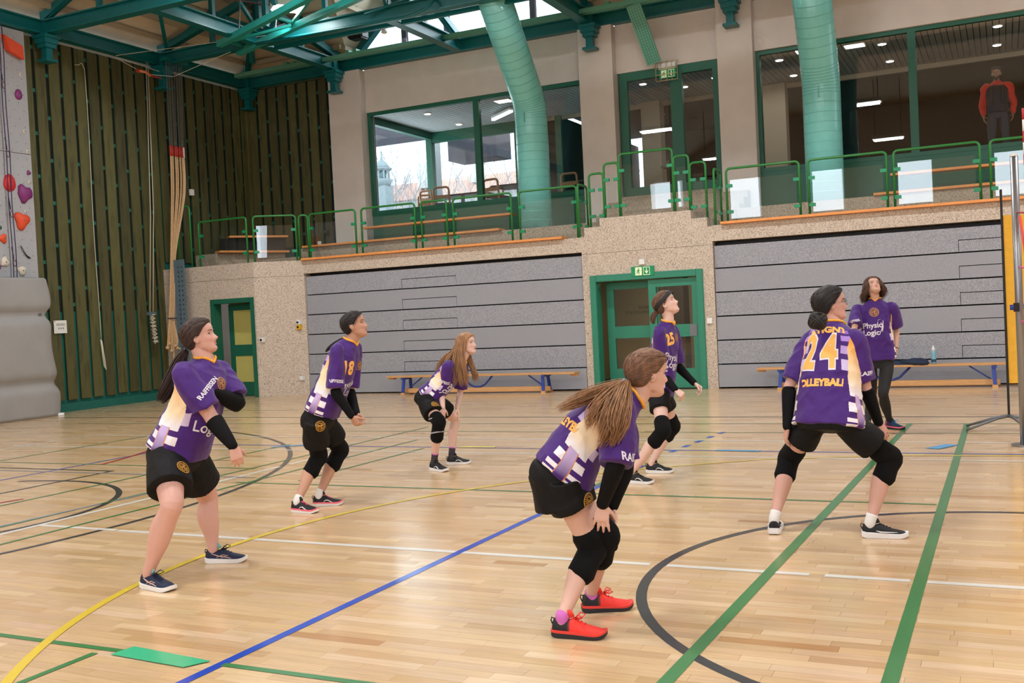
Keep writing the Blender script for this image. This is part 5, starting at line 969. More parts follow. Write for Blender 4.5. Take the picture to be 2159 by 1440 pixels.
JOINTS['G'] = {'H':1.66,'heelR':[-1.393,11.803,0.0],'fdirR':[-0.087,-0.996,0.0],'ankleR':[-1.397,11.754,0.085],'heelL':[-1.224,11.894,0.0],'fdirL':[0.819,-0.574,0.0],'ankleL':[-1.183,11.866,0.085],'D0':11.241,'pelvis':[-1.267,11.869,0.761],'chest':[-1.288,11.858,1.195],'neck':[-1.281,11.862,1.409],'hipR':[-1.358,11.853,0.741],'shR':[-1.462,11.836,1.313],'kneeR':[-1.373,12.018,0.373],'wristR':[-1.495,11.737,0.879],'elbowR':[-1.483,11.635,1.106],'handR':[-1.48,11.71,0.776],'hipL':[-1.175,11.885,0.741],'shL':[-1.107,11.886,1.313],'kneeL':[-1.214,11.651,0.404],'wristL':[-1.09,11.91,0.858],'elbowL':[-1.089,12.039,1.067],'handL':[-1.111,11.878,0.757],'head':[-1.292,11.835,1.555],'haz':-62.0,'hpitch':40.0,'hroll':0.0,'hs':1.0,'azp':-80.0,'azs':-82.0,'x':{'emb':[[-1.277,11.697,1.286]],'physio':[[-1.369,11.598,1.139],[-1.212,11.673,1.146]],'logic':[[-1.381,11.592,1.063],[-1.234,11.663,1.065]],'raif':[[-1.494,11.593,1.196],[-1.433,11.622,1.208]],'curve':[[-1.239,11.661,1.178],[-1.228,11.666,1.213],[-1.196,11.681,1.222]],'curve2':[[-1.207,11.676,1.171],[-1.19,11.684,1.119],[-1.201,11.679,1.068],[-1.221,11.669,1.039]],'curve3':[[-1.177,11.69,1.21],[-1.171,11.693,1.128],[-1.183,11.688,1.067]]}}
JOINTS['H'] = {'H':1.76,'heelR':[-0.12,20.64,3.7],'heelL':[0.13,20.64,3.7],'fdirR':[-0.25,-0.97,0.0],'fdirL':[0.2,-0.98,0.0],'ankleR':[-0.12,20.59,3.785],'ankleL':[0.13,20.59,3.785],'kneeR':[-0.11,20.57,4.2],'kneeL':[0.11,20.57,4.2],'hipR':[-0.095,20.62,4.62],'hipL':[0.095,20.62,4.62],'pelvis':[0.0,20.62,4.65],'chest':[0.0,20.62,5.0],'neck':[0.0,20.64,5.2],'head':[0.0,20.61,5.36],'shR':[-0.19,20.62,5.12],'shL':[0.19,20.62,5.12],'elbowR':[-0.25,20.65,4.83],'elbowL':[0.26,20.65,4.83],'wristR':[-0.235,20.56,4.6],'wristL':[0.25,20.57,4.6],'handR':[-0.225,20.53,4.52],'handL':[0.24,20.54,4.52],'haz':-92.0,'hpitch':-4.0,'hroll':0.0,'hs':1.04,'azp':-90.0,'azs':-90.0,'D0':0.0,'x':{}}
# ================================================================ PEOPLE: BUILDERS
from mathutils import noise as mnoise
attr_mat('skin', 0.55, 0.35, bump=0.03, bscale=180)
attr_mat('jersey_cloth', 0.62, 0.3, bump=0.10, bscale=26, sheen=0.15)
attr_mat('shoe_mesh', 0.6, 0.35, bump=0.12, bscale=260)
mat('shorts_black', srgb(12,12,14), 0.7, spec=.25, noise=.12, nscale=14, bump=.5, bscale=16); mat('pad_black', srgb(8,8,10), 0.85, spec=.2, bump=.12, bscale=140); mat('sleeve_black', srgb(9,9,11), 0.8, spec=.2, bump=.1, bscale=120)
mat('gold_print', srgb(200,146,54), .6); mat('collar_gold', srgb(238,168,46), .6); mat('number_gold', srgb(246,184,92), .6); mat('print_white', srgb(228,224,236), .6); mat('print_grey', srgb(160,160,164), .5)
mat('eye_white', srgb(226,220,214), .25); mat('iris', srgb(46,30,22), .2); mat('brow', srgb(60,42,32), .9); mat('lace_black', srgb(20,20,24), .8)
def V3(p): return Vector(p)
def cr(P, k):
    """Catmull-Rom through rows of P (numpy), k steps per span"""
    P = np.asarray(P, float); out = []; n = len(P)
    for i in range(n-1):
        p0, p1, p2, p3 = P[max(i-1, 0)], P[i], P[i+1], P[min(i+2, n-1)]
        for u in np.arange(k)/k: out.append(.5*((2*p1)+(-p0+p2)*u+(2*p0-5*p1+4*p2-p3)*u*u+(-p0+3*p1-3*p2+p3)*u**3))
    out.append(P[-1]); return np.array(out)
def rings_loft(mb, rings, n=24, k=3, ex=2.0, cap=True):
    """rings: (centre, x axis vector, front vector, back vector); returns per vertex (angle, v)"""
    A = np.array([np.concatenate([np.array(c), np.array(x), np.array(f), np.array(b)]) for c, x, f, b in rings]); D = cr(A, k); m_ = len(D); V = []; UV = []
    for i, r in enumerate(D):
        c, x, f, b = r[:3], r[3:6], r[6:9], r[9:12]
        for j in range(n):
            a = 2*PI*j/n; ca, sa = math.cos(a), math.sin(a); e = 2/ex
            cc = math.copysign(abs(ca)**e, ca); ss = math.copysign(abs(sa)**e, sa)
            V.append(c + x*ss + (f*cc if cc >= 0 else b*(-cc))); UV.append((math.degrees(a), i/(m_-1)))
    F = [(i*n+j, i*n+(j+1) % n, (i+1)*n+(j+1) % n, (i+1)*n+j) for i in range(m_-1) for j in range(n)]
    if cap: F += [tuple(range(n-1, -1, -1)), tuple(range((m_-1)*n, m_*n))]
    mb.add(V, F); return UV
def limb(mb, pts, rad, n=16, k=4, cap=True):
    D = cr(np.c_[np.array([list(p) for p in pts]), np.array(rad)], k)
    P = [Vector(d[:3]) for d in D]; R = [max(d[3], .002) for d in D]
    if cap:   # rounded ends
        a = (P[0]-P[1]).normalized(); b = (P[-1]-P[-2]).normalized()
        P = [P[0]+a*R[0]*.8, P[0]+a*R[0]*.45] + P + [P[-1]+b*R[-1]*.45, P[-1]+b*R[-1]*.8]; R = [R[0]*.35, R[0]*.8] + R + [R[-1]*.8, R[-1]*.35]
    mb.tube(P, R, n)
def fuse(mb, voxel, smooth=4, factor=.5):
    """close the overlapping shapes of mb into one continuous surface"""
    me = bpy.data.meshes.new('fuse'); me.from_pydata(mb.v, [], mb.f); me.update()
    bm = bmesh.new(); bm.from_mesh(me); bmesh.ops.recalc_face_normals(bm, faces=bm.faces); bm.to_mesh(me); bm.free()
    o = bpy.data.objects.new('fuse', me)
    r = o.modifiers.new('r', 'REMESH'); r.mode = 'VOXEL'; r.voxel_size = voxel; r.use_smooth_shade = True
    if smooth: s = o.modifiers.new('s', 'SMOOTH'); s.factor = factor; s.iterations = smooth
    dg = bench_dg(o)
    out = bpy.data.meshes.new_from_object(o.evaluated_get(dg)); bpy.data.objects.remove(o); bpy.data.meshes.remove(me)
    return out
def mesh_obj(name, me, material, parent, smooth=True, label=None):
    """link a mesh given in world coordinates under parent"""
    off = world_loc(parent); n = len(me.vertices); co = np.empty(n*3); me.vertices.foreach_get('co', co); co = co.reshape(-1, 3) - np.array(off); me.vertices.foreach_set('co', co.ravel())
    me.materials.clear()
    for m_ in (material if isinstance(material, list) else [material]): me.materials.append(MATS[m_] if isinstance(m_, str) else m_)
    if smooth: me.polygons.foreach_set('use_smooth', [True]*len(me.polygons))
    me.name = name; me.update(); o = bpy.data.objects.new(name, me); COL.objects.link(o); o.parent = parent; tag(o, label); return o
def coords(me): co = np.empty(len(me.vertices)*3); me.vertices.foreach_get('co', co); return co.reshape(-1, 3)
def set_col(me, rgb):
    a = me.color_attributes.new('Col', 'FLOAT_COLOR', 'POINT'); n = len(me.vertices); c = np.ones((n, 4)); c[:, :3] = rgb; a.data.foreach_set('color', c.ravel())
def unit(v): v = Vector(v); return v.normalized()
# ---------------------------------------------------------------- head
HZ = np.array([-.118,-.112,-.103,-.092,-.076,-.064,-.056,-.048,-.036,-.022,-.005,.010,.024,.042,.062,.080,.094,.103,.108])
HW = np.array([.010,.022,.033,.041,.049,.0535,.056,.0585,.062,.0655,.069,.071,.0725,.0735,.0705,.061,.046,.028,.008])
HF = np.array([.058,.069,.0745,.0765,.0770,.0772,.0775,.0780,.0788,.0785,.0775,.0790,.0855,.088,.083,.068,.047,.026,.004])
HZ = np.where(HZ < -.064, -.064+(HZ+.064)*.84, HZ)
HB = np.array([-.020,-.010,.005,.012,-.020,-.042,-.055,-.064,-.076,-.086,-.094,-.098,-.100,-.099,-.092,-.075,-.052,-.030,-.008])
def head_pt(a, z, off=0.0):
    """surface of the head in its own frame: x right, y forward, z up; a = angle from the front"""
    w, f, b = np.interp(z, HZ, HW), np.interp(z, HZ, HF), np.interp(z, HZ, HB)
    yc = min(.0, b+.09) if z > -.05 else (f+b)/2; ca, sa = np.cos(a), np.sin(a)
    ex = 2/2.35 if ca > 0 else 2/2.0
    x = w*np.sign(sa)*abs(sa)**(2/2.25); y = yc + (f-yc if ca > 0 else yc-b)*np.sign(ca)*abs(ca)**ex
    if ca > 0:
        nz = np.interp(z, [-.046,-.041,-.034,-.028,-.016,-.002,.012,.022], [0,.012,.0245,.0255,.0185,.011,.005,0]); sg = np.interp(z, [-.044,-.03,-.005,.02], [.0135,.0125,.0085,.009])
        y += nz*np.exp(-(x/sg)**2)
        y -= .0085*np.exp(-((abs(x)-.031)/.0135)**2-((z-.002)/.011)**2)            # eye sockets
        y += .004*np.exp(-((abs(x)-.028)/.016)**2-((z-.022)/.007)**2)              # brow
        y += .005*np.exp(-((abs(x)-.040)/.016)**2-((z+.026)/.018)**2)              # cheeks
        y += .0085*np.exp(-(x/.017)**4-((z+.0495)/.0045)**2) + .0080*np.exp(-(x/.015)**4-((z+.0625)/.0048)**2) - .003*np.exp(-(x/.021)**2-((z+.0560)/.0022)**2)   # lips
        y += .0065*np.exp(-(x/.020)**2-((z+.0875)/.010)**2)                       # chin
    if off:
        d = np.array([x/.07, (y)/.095, (z-.01)/.105]); d /= max(np.linalg.norm(d), 1e-6); x, y, z = x+d[0]*off, y+d[1]*off, z+d[2]*off
    return np.array([x, y, z])
def head_grid(n=72, zs=None, off=None):
    zs = np.concatenate([np.linspace(-.1093, .085, 70), .085+.023*np.sin(np.linspace(0, PI/2, 9))[1:]]) if zs is None else zs
    V = [head_pt(2*PI*j/n, z, off(2*PI*j/n, z) if off else 0.0) for z in zs for j in range(n)]; m_ = len(zs)
    F = [(i*n+j, i*n+(j+1) % n, (i+1)*n+(j+1) % n, (i+1)*n+j) for i in range(m_-1) for j in range(n)] + [tuple(range(n-1, -1, -1)), tuple(range((m_-1)*n, m_*n))]
    return V, F
def head_frame(J):
    az, pt, ro = [math.radians(J[k]) for k in ('haz', 'hpitch', 'hroll')]
    f = Vector((math.cos(az)*math.cos(pt), math.sin(az)*math.cos(pt), math.sin(pt))); r = Vector((math.sin(az), -math.cos(az), 0)); u = r.cross(f)
    q = Quaternion(f, ro); r = q @ r; u = q @ u; s = J['hs']
    M = Matrix(((r.x*s, f.x*s, u.x*s, J['head'][0]), (r.y*s, f.y*s, u.y*s, J['head'][1]), (r.z*s, f.z*s, u.z*s, J['head'][2]), (0,0,0,1)))
    return M
def hand(mb, w, d, palm, thumb_side, s=1.0, curl=(.25,.35,.3), spread=.08):
    """palm and five fingers; d = direction of the hand, palm = direction the palm faces, thumb_side = lateral direction towards the thumb"""
    w = Vector(w); d = unit(d); p = Vector(palm); p = (p - d*p.dot(d)).normalized(); t = d.cross(p).normalized()
    if t.dot(Vector(thumb_side)) < 0: t = -t
    L = .078*s
    rings_loft(mb, [(w-d*.015*s, t*.021*s, p*.016*s, -p*.016*s), (w+d*.012*s, t*.026*s, p*.016*s, -p*.014*s), (w+d*.045*s, t*.037*s, p*.016*s, -p*.012*s), (w+d*L*.92, t*.039*s, p*.013*s, -p*.011*s), (w+d*(L+.004), t*.034*s, p*.009*s, -p*.008*s)], 16, 3, 2.5)
    for i, (off, ln, fan) in enumerate(((.0285, .066, 1.2), (.0095, .075, .35), (-.0095, .070, -.4), (-.0275, .055, -1.2))):
        q = w + d*(L-.012*(1 if i < 3 else 1.6)) + t*off*s; dd = (d + t*fan*spread).normalized(); P = [q]; R = [.0086*s]
        for j, (seg, c) in enumerate(zip((.46, .31, .25), curl)):
            cc = c*(1+.10*i); dd = (dd*math.cos(cc) + p*math.sin(cc)).normalized(); q = q + dd*(ln+.02 if j == 0 else ln)*seg*s; P.append(q); R.append((.0082, .0075, .0062)[j]*s)
        limb(mb, P, R, 8, 2)
    q = w + d*.016*s + t*.022*s + p*.004*s; dd = (d*.62 + t*.66 + p*.42).normalized(); P = [q]; R = [.0125*s]
    for seg, c in ((.036, .0), (.030, .3), (.024, .35)):
        dd = (dd + d*.3*c - t*.55*c + p*.25*c).normalized(); q = q + dd*seg*s; P.append(q); R.append((.0105, .0092, .0072)[len(P)-2]*s)
    limb(mb, P, R, 8, 2)
# ---------------------------------------------------------------- one person
PURPLE = np.array(srgb(66,26,114)); LAV = np.array(srgb(158,112,206)); GOLD = np.array(srgb(240,166,66)); CREAM = np.array(srgb(246,226,190)); WHITE_ = np.array(srgb(236,232,240)); ORANGE = np.array(srgb(214,140,64))
def jersey_print(phi, s, skin, vneck):
    """what the cloth leaves bare at the neck; the printed pattern itself is in the shirt material"""
    if vneck and s > .80 and abs(phi) < np.interp(s, [.815, .985], [0, 40]): return skin.copy()
    if s > .985: return skin.copy()
    return PURPLE.copy()
def shirt_material():
    """team shirt: flat print laid out over a = angle from the front (degrees) and s = height (0 hem .. 1 neck), read from the mesh"""
    m = attr_mat('team_shirt', 0.62, 0.3, bump=0.65, bscale=11, sheen=0.15); nt = m.node_tree; N = nt.nodes; L = nt.links; bs = N['Principled BSDF']
    at = N.new('ShaderNodeAttribute'); at.attribute_name = 'Lay'; sp = N.new('ShaderNodeSeparateXYZ'); L.new(at.outputs['Vector'], sp.inputs[0]); A, S_, ON = sp.outputs[0], sp.outputs[1], sp.outputs[2]
    def mth(op, x, y):
        n = N.new('ShaderNodeMath'); n.operation = op
        for i, q in enumerate((x, y)):
            if isinstance(q, (int, float)): n.inputs[i].default_value = q
            else: L.new(q, n.inputs[i])
        return n.outputs[0]
    def curve(src, xs, ys):
        lo, hi = min(ys), max(ys); r = N.new('ShaderNodeValToRGB'); e = r.color_ramp.elements
        while len(e) < len(xs): e.new(.5)
        for i, (x, y) in enumerate(zip(xs, ys)): v = (y-lo)/max(hi-lo, 1e-6); e[i].position = x; e[i].color = (v, v, v, 1)
        L.new(src, r.inputs[0]); return mth('ADD', mth('MULTIPLY', r.outputs[0], hi-lo), lo)
    def band(v, lo, hi): return mth('MULTIPLY', mth('GREATER_THAN', v, lo), mth('LESS_THAN', v, hi))
    def both(x, y): return mth('MULTIPLY', x, y)
    col = [bs.inputs['Base Color'].links[0].from_socket]
    def lay(mask, c):
        mx = N.new('ShaderNodeMix'); mx.data_type = 'RGBA'; L.new(both(mask, mth('GREATER_THAN', ON, .5)), mx.inputs[0]); L.new(col[0], mx.inputs[6])
        if isinstance(c, np.ndarray): mx.inputs[7].default_value = (*c, 1)
        else: L.new(c, mx.inputs[7])
        col[0] = mx.outputs[2]
    ctr = curve(S_, [0, .25, .5, .8], [96, 96, 98, 104]); d = mth('SUBTRACT', A, ctr)
    for (s0, s1, ext, c) in ((.36, .415, 44, WHITE_*.5+LAV*.5), (.45, .515, 46, WHITE_*.25+LAV*.75), (.56, .63, 46, LAV*.9+WHITE_*.1), (.67, .735, 48, LAV*.75+PURPLE*.25)): lay(both(band(S_, s0, s1), band(d, 0, ext)), c)
    lay(both(band(S_, .28, .335), band(d, -44, 0)), WHITE_*.55+LAV*.45); lay(both(band(S_, .37, .42), band(d, -40, 0)), WHITE_*.35+LAV*.65)
    w = curve(S_, [.25, .34, .42, .50, .62, .68, .73], [26, 30, 25, 27, 19, 10, 0]); rmp = N.new('ShaderNodeValToRGB'); e = rmp.color_ramp.elements
    while len(e) < 4: e.new(.5)
    for i, (p_, c) in enumerate(((.27, WHITE_), (.33, CREAM), (.44, CREAM*.4+GOLD*.6), (.55, GOLD))): e[i].position = p_; e[i].color = (*c, 1)
    L.new(S_, rmp.inputs[0]); lay(both(band(S_, .25, .73), mth('LESS_THAN', mth('ABSOLUTE', d, 0), w)), rmp.outputs[0])
    for s0, s1, a0, a1 in ((-1, .048, 58, 134), (.088, .135, 62, 132), (.175, .222, 66, 128)): lay(both(band(S_, s0, s1), band(A, a0, a1)), WHITE_)
    r2 = N.new('ShaderNodeValToRGB'); r2.color_ramp.elements[0].position = .05; r2.color_ramp.elements[0].color = (*PURPLE, 1); r2.color_ramp.elements[1].position = .22; r2.color_ramp.elements[1].color = (*(LAV*.6+WHITE_*.4), 1); L.new(S_, r2.inputs[0])
    lay(both(band(S_, -1, .26), band(A, 86.5, 107.5)), ORANGE); lay(both(band(S_, -1, .26), band(A, 88, 106)), r2.outputs[0])
    L.new(col[0], bs.inputs['Base Color'])
shirt_material()
def tube_part(name, pts, rad, m_, parent, n=18, k=4, label=None):
    mb = MB(); limb(mb, pts, rad, n, k); return put(name, mb, m_, parent, smooth=True, label=label)
def wrap_text(parent, bvh, body, size, at_, right, m_, name='lettering', bold=.0, spacing=1.0, lift=.0022, shear=0.0, stretch=1.0, depth=.25):
    """letters laid on the cloth: every point is dropped onto the surface along its normal"""
    eye = Vector((0, 0, CAM_H)); hit = bvh.ray_cast(eye, (Vector(at_)-eye).normalized())      # the spot on the cloth
    if hit[0] is None: hit = bvh.find_nearest(Vector(at_))
    if hit[0] is None: return None
    c, n = hit[0], hit[1]; to_cam = (Vector((0, 0, CAM_H))-c)
    # average normal around the spot
    acc = n.copy()
    r = Vector(right); r = (r - n*r.dot(n)).normalized(); u = n.cross(r)
    for dx in (-.04, .04):
        for dy in (-.03, .03):
            h2 = bvh.find_nearest(c + r*dx + u*dy)
            if h2[0] is not None: acc += h2[1]
    n = acc.normalized(); vw = (c-eye).normalized(); r = vw.cross(Vector(right)).cross(n).normalized(); r = r if r.dot(Vector(right)) > 0 else -r; u = n.cross(r)
    vs_, fs_ = text_mesh(body, size, spacing=spacing, bold=bold) if isinstance(body, str) else body
    me = bpy.data.meshes.new(name); me.from_pydata([(v[0], v[1]*stretch, 0) for v in vs_], [], fs_); bm = bmesh.new(); bm.from_mesh(me)
    for _ in range(4):
        es = [e for e in bm.edges if e.calc_length() > max(.012, size*.12)]
        if not es: break
        bmesh.ops.subdivide_edges(bm, edges=es, cuts=1); bmesh.ops.triangulate(bm, faces=bm.faces)
    dead = []
    for v in bm.verts:
        p = c + r*v.co.x + u*v.co.y; h = bvh.ray_cast(p+n*.055, -n, depth)
        if h[0] is None or abs((h[0]-c).dot(n)) > max(.03, size*.4): dead.append(v)
        else: v.co = h[0] + n*lift
    bmesh.ops.delete(bm, geom=dead, context='VERTS'); bm.to_mesh(me); bm.free()
    if not len(me.polygons): return None
    return mesh_obj(name, me, m_, parent, smooth=False)
def emblem(parent, bvh, at_, right, d, m_='gold_print'):
    """round club badge: rings and the seams of a ball"""
    def ringpoly(r0, r1, n=28): V = [(r*math.cos(2*PI*k/n), r*math.sin(2*PI*k/n)) for r in (r0, r1) for k in range(n)]; return V, [(k, (k+1) % n, n+(k+1) % n, n+k) for k in range(n)]
    V, F = [], []
    def addp(v, f): o = len(V); V.extend(v); F.extend([tuple(i+o for i in q) for q in f])
    addp(*ringpoly(.44*d, .5*d)); addp(*ringpoly(.27*d, .31*d))
    for k in range(22):
        a = 2*PI*k/22; 
        if k % 11 != 5: addp([((.375+dr)*d*math.cos(a+da), (.375+dr)*d*math.sin(a+da)) for dr, da in ((-.035,-.07),(.035,-.07),(.035,.07),(-.035,.07))], [(0,1,2,3)])
    for k in range(3):
        a0 = 2*PI*k/3+.4
        for off in (-.5, 0, .5):
            P = [(.27*d*u*math.cos(a0+off+.9*u), .27*d*u*math.sin(a0+off+.9*u)) for u in np.linspace(.12, 1, 8)]; w = .022*d
            addp([(x+sg*w*math.sin(a0+off+.9*u+.4), y-sg*w*math.cos(a0+off+.9*u+.4)) for (x, y), u in zip(P, np.linspace(.12, 1, 8)) for sg in (-1, 1)], [(2*i, 2*i+1, 2*i+3, 2*i+2) for i in range(7)])
    return wrap_text(parent, bvh, (V, F), d, at_, right, m_, 'club_badge')
def bvh_of(o):
    me = o.data; off = world_loc(o); return BVHTree.FromPolygons([tuple(Vector(v.co)+off) for v in me.vertices], [tuple(p.vertices) for p in me.polygons])
def shoe(parent, heel, fd, style, L=.255, lift=0.0, wk=1.0):
    """trainer: sole, upper, tongue, laces and side marks"""
    f = Vector(fd); f.z = 0; f.normalize(); r = Vector((f.y, -f.x, 0)); h0 = Vector((heel[0], heel[1], heel[2]+lift))
    def W(x, y, z): return h0 + f*x + r*y + Vector((0,0,z))
    sx = np.array([0,.012,.04,.09,.14,.18,.215,.24,.252])/.255*L; sw = np.array([.025,.033,.0385,.039,.043,.047,.044,.032,.012])*wk
    holder = bpy.data.objects.new('shoe', None); COL.objects.link(holder); holder.parent = parent; holder.location = h0 - world_loc(parent)
    mb = MB(); V = []; n = len(sx); thk = style.get('sole', .028)
    xs = cr(np.c_[sx, sw], 3); n = len(xs)
    for i, (x, w) in enumerate(xs):
        u = x/L; spring = .018*max(0, (u-.78)/.22)**2 + .006*max(0, (.1-u)/.1); top = thk*(1.12-.35*u) + spring*.9
        V += [W(x, -w, spring), W(x, w, spring), W(x, w*1.04, top), W(x, -w*1.04, top)]
    mb.add(V, [(4*i+j, 4*i+(j+1) % 4, 4*(i+1)+(j+1) % 4, 4*(i+1)+j) for i in range(n-1) for j in range(4)] + [(3,2,1,0), tuple(4*(n-1)+j for j in range(4))]); put('sole', mb, style['sole_m'], holder, bevel=.003)
    if style.get('mid'):
        mb = MB(); V = []
        for i, (x, w) in enumerate(xs):
            u = x/L; spring = .018*max(0, (u-.78)/.22)**2; top = thk*(1.12-.35*u)+spring*.9
            V += [W(x, -w*1.06, top-.006), W(x, w*1.06, top-.006), W(x, w*1.05, top+.005), W(x, -w*1.05, top+.005)]
        mb.add(V, [(4*i+j, 4*i+(j+1) % 4, 4*(i+1)+(j+1) % 4, 4*(i+1)+j) for i in range(n-1) for j in range(4)] + [(3,2,1,0), tuple(4*(n-1)+j for j in range(4))]); put('midsole_band', mb, style['mid'], holder)
    K = np.array([(.004,.022,.050),(.012,.029,.080),(.04,.033,.082),(.075,.034,.074),(.10,.036,.082),(.125,.038,.070),(.16,.041,.054),(.195,.040,.045),(.222,.032,.039),(.242,.018,.030),(.248,.006,.024)]); K[:, 0] *= L/.255; K[:, 1] *= wk
    K = cr(K, 3); mb = MB(); V = []; nn = 17
    for x, w, h in K:
        u = x/L; base = thk*(1.0-.35*u)+.018*max(0, (u-.78)/.22)**2*.9
        for j in range(nn): a = PI*j/(nn-1); V.append(W(x, -w*math.copysign(abs(math.cos(a))**.8, math.cos(a)), base-.004 + (h+.006-base)*math.sin(a)**.8))
    m_ = len(K); mb.add(V, [(i*nn+j, i*nn+j+1, (i+1)*nn+j+1, (i+1)*nn+j) for i in range(m_-1) for j in range(nn-1)] + [tuple(range(nn)), tuple(range((m_-1)*nn, m_*nn))])
    up = put('upper', mb, 'shoe_mesh', holder, smooth=True); co = coords(up.data); rgb = np.zeros((len(co), 3))
    for i, p in enumerate(co): x = p[0]*f.x+p[1]*f.y; rgb[i] = style['col'](x/L, p[2])
    set_col(up.data, rgb)
    bv = BVHTree.FromPolygons([tuple(v.co+h0) for v in up.data.vertices], [tuple(p.vertices) for p in up.data.polygons])
    def onup(x, y, z): q = W(x, y, z); h = bv.find_nearest(q); return h[0]+h[1]*.001 if h[1].dot(q-h[0]) >= 0 else h[0]-h[1]*.001
    for k in range(5):
        x = (.105+.017*k)/.255*L; mb = MB(); mb.tube([onup(x, yy, .12-abs(yy)*.6) for yy in (-.022, -.011, 0, .011, .022)], .0035, 5); put('lace', mb, style.get('lace', 'lace_black'), holder, smooth=True)
    if style.get('bow'):
        mb = MB()
        for s_ in (-1, 1): mb.tube([W(.108, 0, .085), W(.13, .022*s_, .105), W(.15, .03*s_, .095), W(.135, .012*s_, .084), W(.11, 0, .085)], .003, 5)
        put('lace_bow', mb, style.get('lace', 'lace_black'), holder, smooth=True)
    mb = MB(); mb.tube([W(.085, 0, .085), W(.078, 0, .105), W(.073, 0, .118)], [.024, .023, .014], 10, flat=.35); put('tongue', mb, style['tongue'], holder, smooth=True)
    if style.get('mark'):
        for side in (-1, 1):
            for P in style['mark']:
                mb = MB(); mb.tube([onup(x*L, side*.06, z) for x, z, _ in P], [w*1.5 for _, _, w in P], 6, flat=.5); put('side_mark', mb, style['mark_m'], holder, smooth=True)
    mb = MB(); mb.tube([W(.004, 0, .050), W(-.004, 0, .070), W(-.001, 0, .084), W(.012, 0, .078)], .003, 5); put('heel_loop', mb, style.get('loop', 'lace_black'), holder, smooth=True)
    return holder
def strands(name, parent, paths, count, m_, r=.0045, seed=1, env=None, wave=0.0, wl=5.0, n=5):
    """bundle of tapered hair locks following guide paths (each guide: list of (point, spread))"""
    rs = np.random.default_rng(seed); mb = MB()
    for g in paths:
        g2 = cr(np.array([list(q)+[s] for q, s in g]), 3)[:-2]; limb(mb, [q[:3] for q in g2], [max(q[3]*.42*(1-.8*max(0, i/len(g2)-.6)/.4), .003) for i, q in enumerate(g2)], 10, 2)
        G_ = cr(np.array([list(p)+[s] for p, s in g]), 5)
        for c in range(count):
            o = rs.normal(0, .5, 3); o *= min(1, 1/np.linalg.norm(o)) if np.linalg.norm(o) > 1 else 1; ph = rs.random()*6.28; end = rs.uniform(.8, 1.0); m_n = max(4, int(len(G_)*end)); P = []; R = []
            for i in range(m_n):
                u = i/(len(G_)-1); P.append(G_[i][:3] + o*G_[i][3] + np.array([math.sin(u*wl*6.28+ph), math.cos(u*wl*6.28+ph), 0])*wave*u); R.append(r*(1-.75*max(0, (i/(m_n-1)-.55)/.45)))
            mb.tube(P, R, n, cap=True)
    return put(name, mb, m_, parent, smooth=True, fix=False)
def hair_cap(parent, M, m_, hairline=0, thick=.012, part_dir=None, seed=0, name='hair'):
    """hair lying on the skull; it dips under the skin along the hairline"""
    def off(a, z):
        p = head_pt(a, z); x, y = p[0], p[1]
        front = np.interp(z, [-.075,-.05,-.03,-.005,.02,.045,.062,.075,.09], [-.055,-.035,-.022,.0,.022,.045,.066,.088,.12])
        if hairline == 1: front += .012      # lower, fuller hairline
        d = front - y; t = np.clip(d/.016, -1, 1); t = (t+1)/2; t = t*t*(3-2*t); low = np.clip((z+.085)/.02, 0, 1)
        g = .0014*math.sin(34*math.atan2(x, z+.05)+3*y*30) + .0008*math.sin(80*math.atan2(x, z+.05))
        return -.006 + (thick+.006+g)*t*low
    V, F = head_grid(88, np.concatenate([np.linspace(-.09, .085, 60), .085+.023*np.sin(np.linspace(0, PI/2, 10))[1:]]), off)
    mb = MB(); mb.add([M @ Vector(v) for v in V], F); return put(name, mb, m_, parent, smooth=True)
def scalp_strands(parent, M, tie, m_, count=240, off=.0125, seed=3, style='back', r=.0017):
    """combed hair: fine locks lying on the skull towards the tie (local coordinates) or down from a parting"""
    rs = np.random.default_rng(seed); mb = MB(); ctr = np.array([0, -.008, .01])
    def surf(d, o_):
        d = d/np.linalg.norm(d); z = np.clip(ctr[2]+d[2]*.1, -.085, .1075); a = math.atan2(d[0]/.07, d[1]/.095)
        # walk to the height whose surface point lies in direction d
        for _ in range(5):
            q = head_pt(a, z)-ctr; e_ = d[2]/max(np.hypot(d[0], d[1]), 1e-4) - q[2]/max(np.hypot(q[0], q[1]), 1e-4); z = np.clip(z + .03*np.clip(e_, -1, 1), -.085, .1075)
        return head_pt(a, z, o_)
    for i in range(count):
        if style == 'back':
            s_ = rs.uniform(-1, 1); zz = .082 - .105*abs(s_)**1.3; yy = np.interp(zz, [-.03, .0, .02, .045, .062, .075, .09], [-.02, .0, .022, .045, .066, .078, .07]); st = np.array([s_*.074, yy+rs.uniform(-.05, .0), zz+rs.uniform(0, .012)])-ctr; en = np.array(tie)-ctr + rs.normal(0, .006, 3)
        else:
            yy = rs.uniform(-.075, .072); sd = 1 if rs.random() < .5 else -1; st = np.array([sd*.006, yy, .115])-ctr; en = np.array([sd*.085, yy*.45-.03, -.055])-ctr
        P = []
        for u in np.linspace(0, 1, 11):
            d = st*(1-u)+en*u; d = d/np.linalg.norm(d)*.1 + np.array([0, 0, .0]); P.append(M @ Vector(surf(d, off + rs.normal(0, .0006) + .002*math.sin(PI*u))))
        mb.tube(P, [r*.5]+[r]*9+[r*.6], 4)
    return put('combed_hair', mb, m_, parent, smooth=True, fix=False)
def hair_mat(name, c, rough=.58):
    m_ = ramp_mat(name, 'noise', 9, [(.3, tuple(np.array(srgb(*c))*.62)), (.5, srgb(*c)), (.72, tuple(np.array(srgb(*c))*1.45))], rough, .2, stretch=(6, 6, 1), detail=6); return name
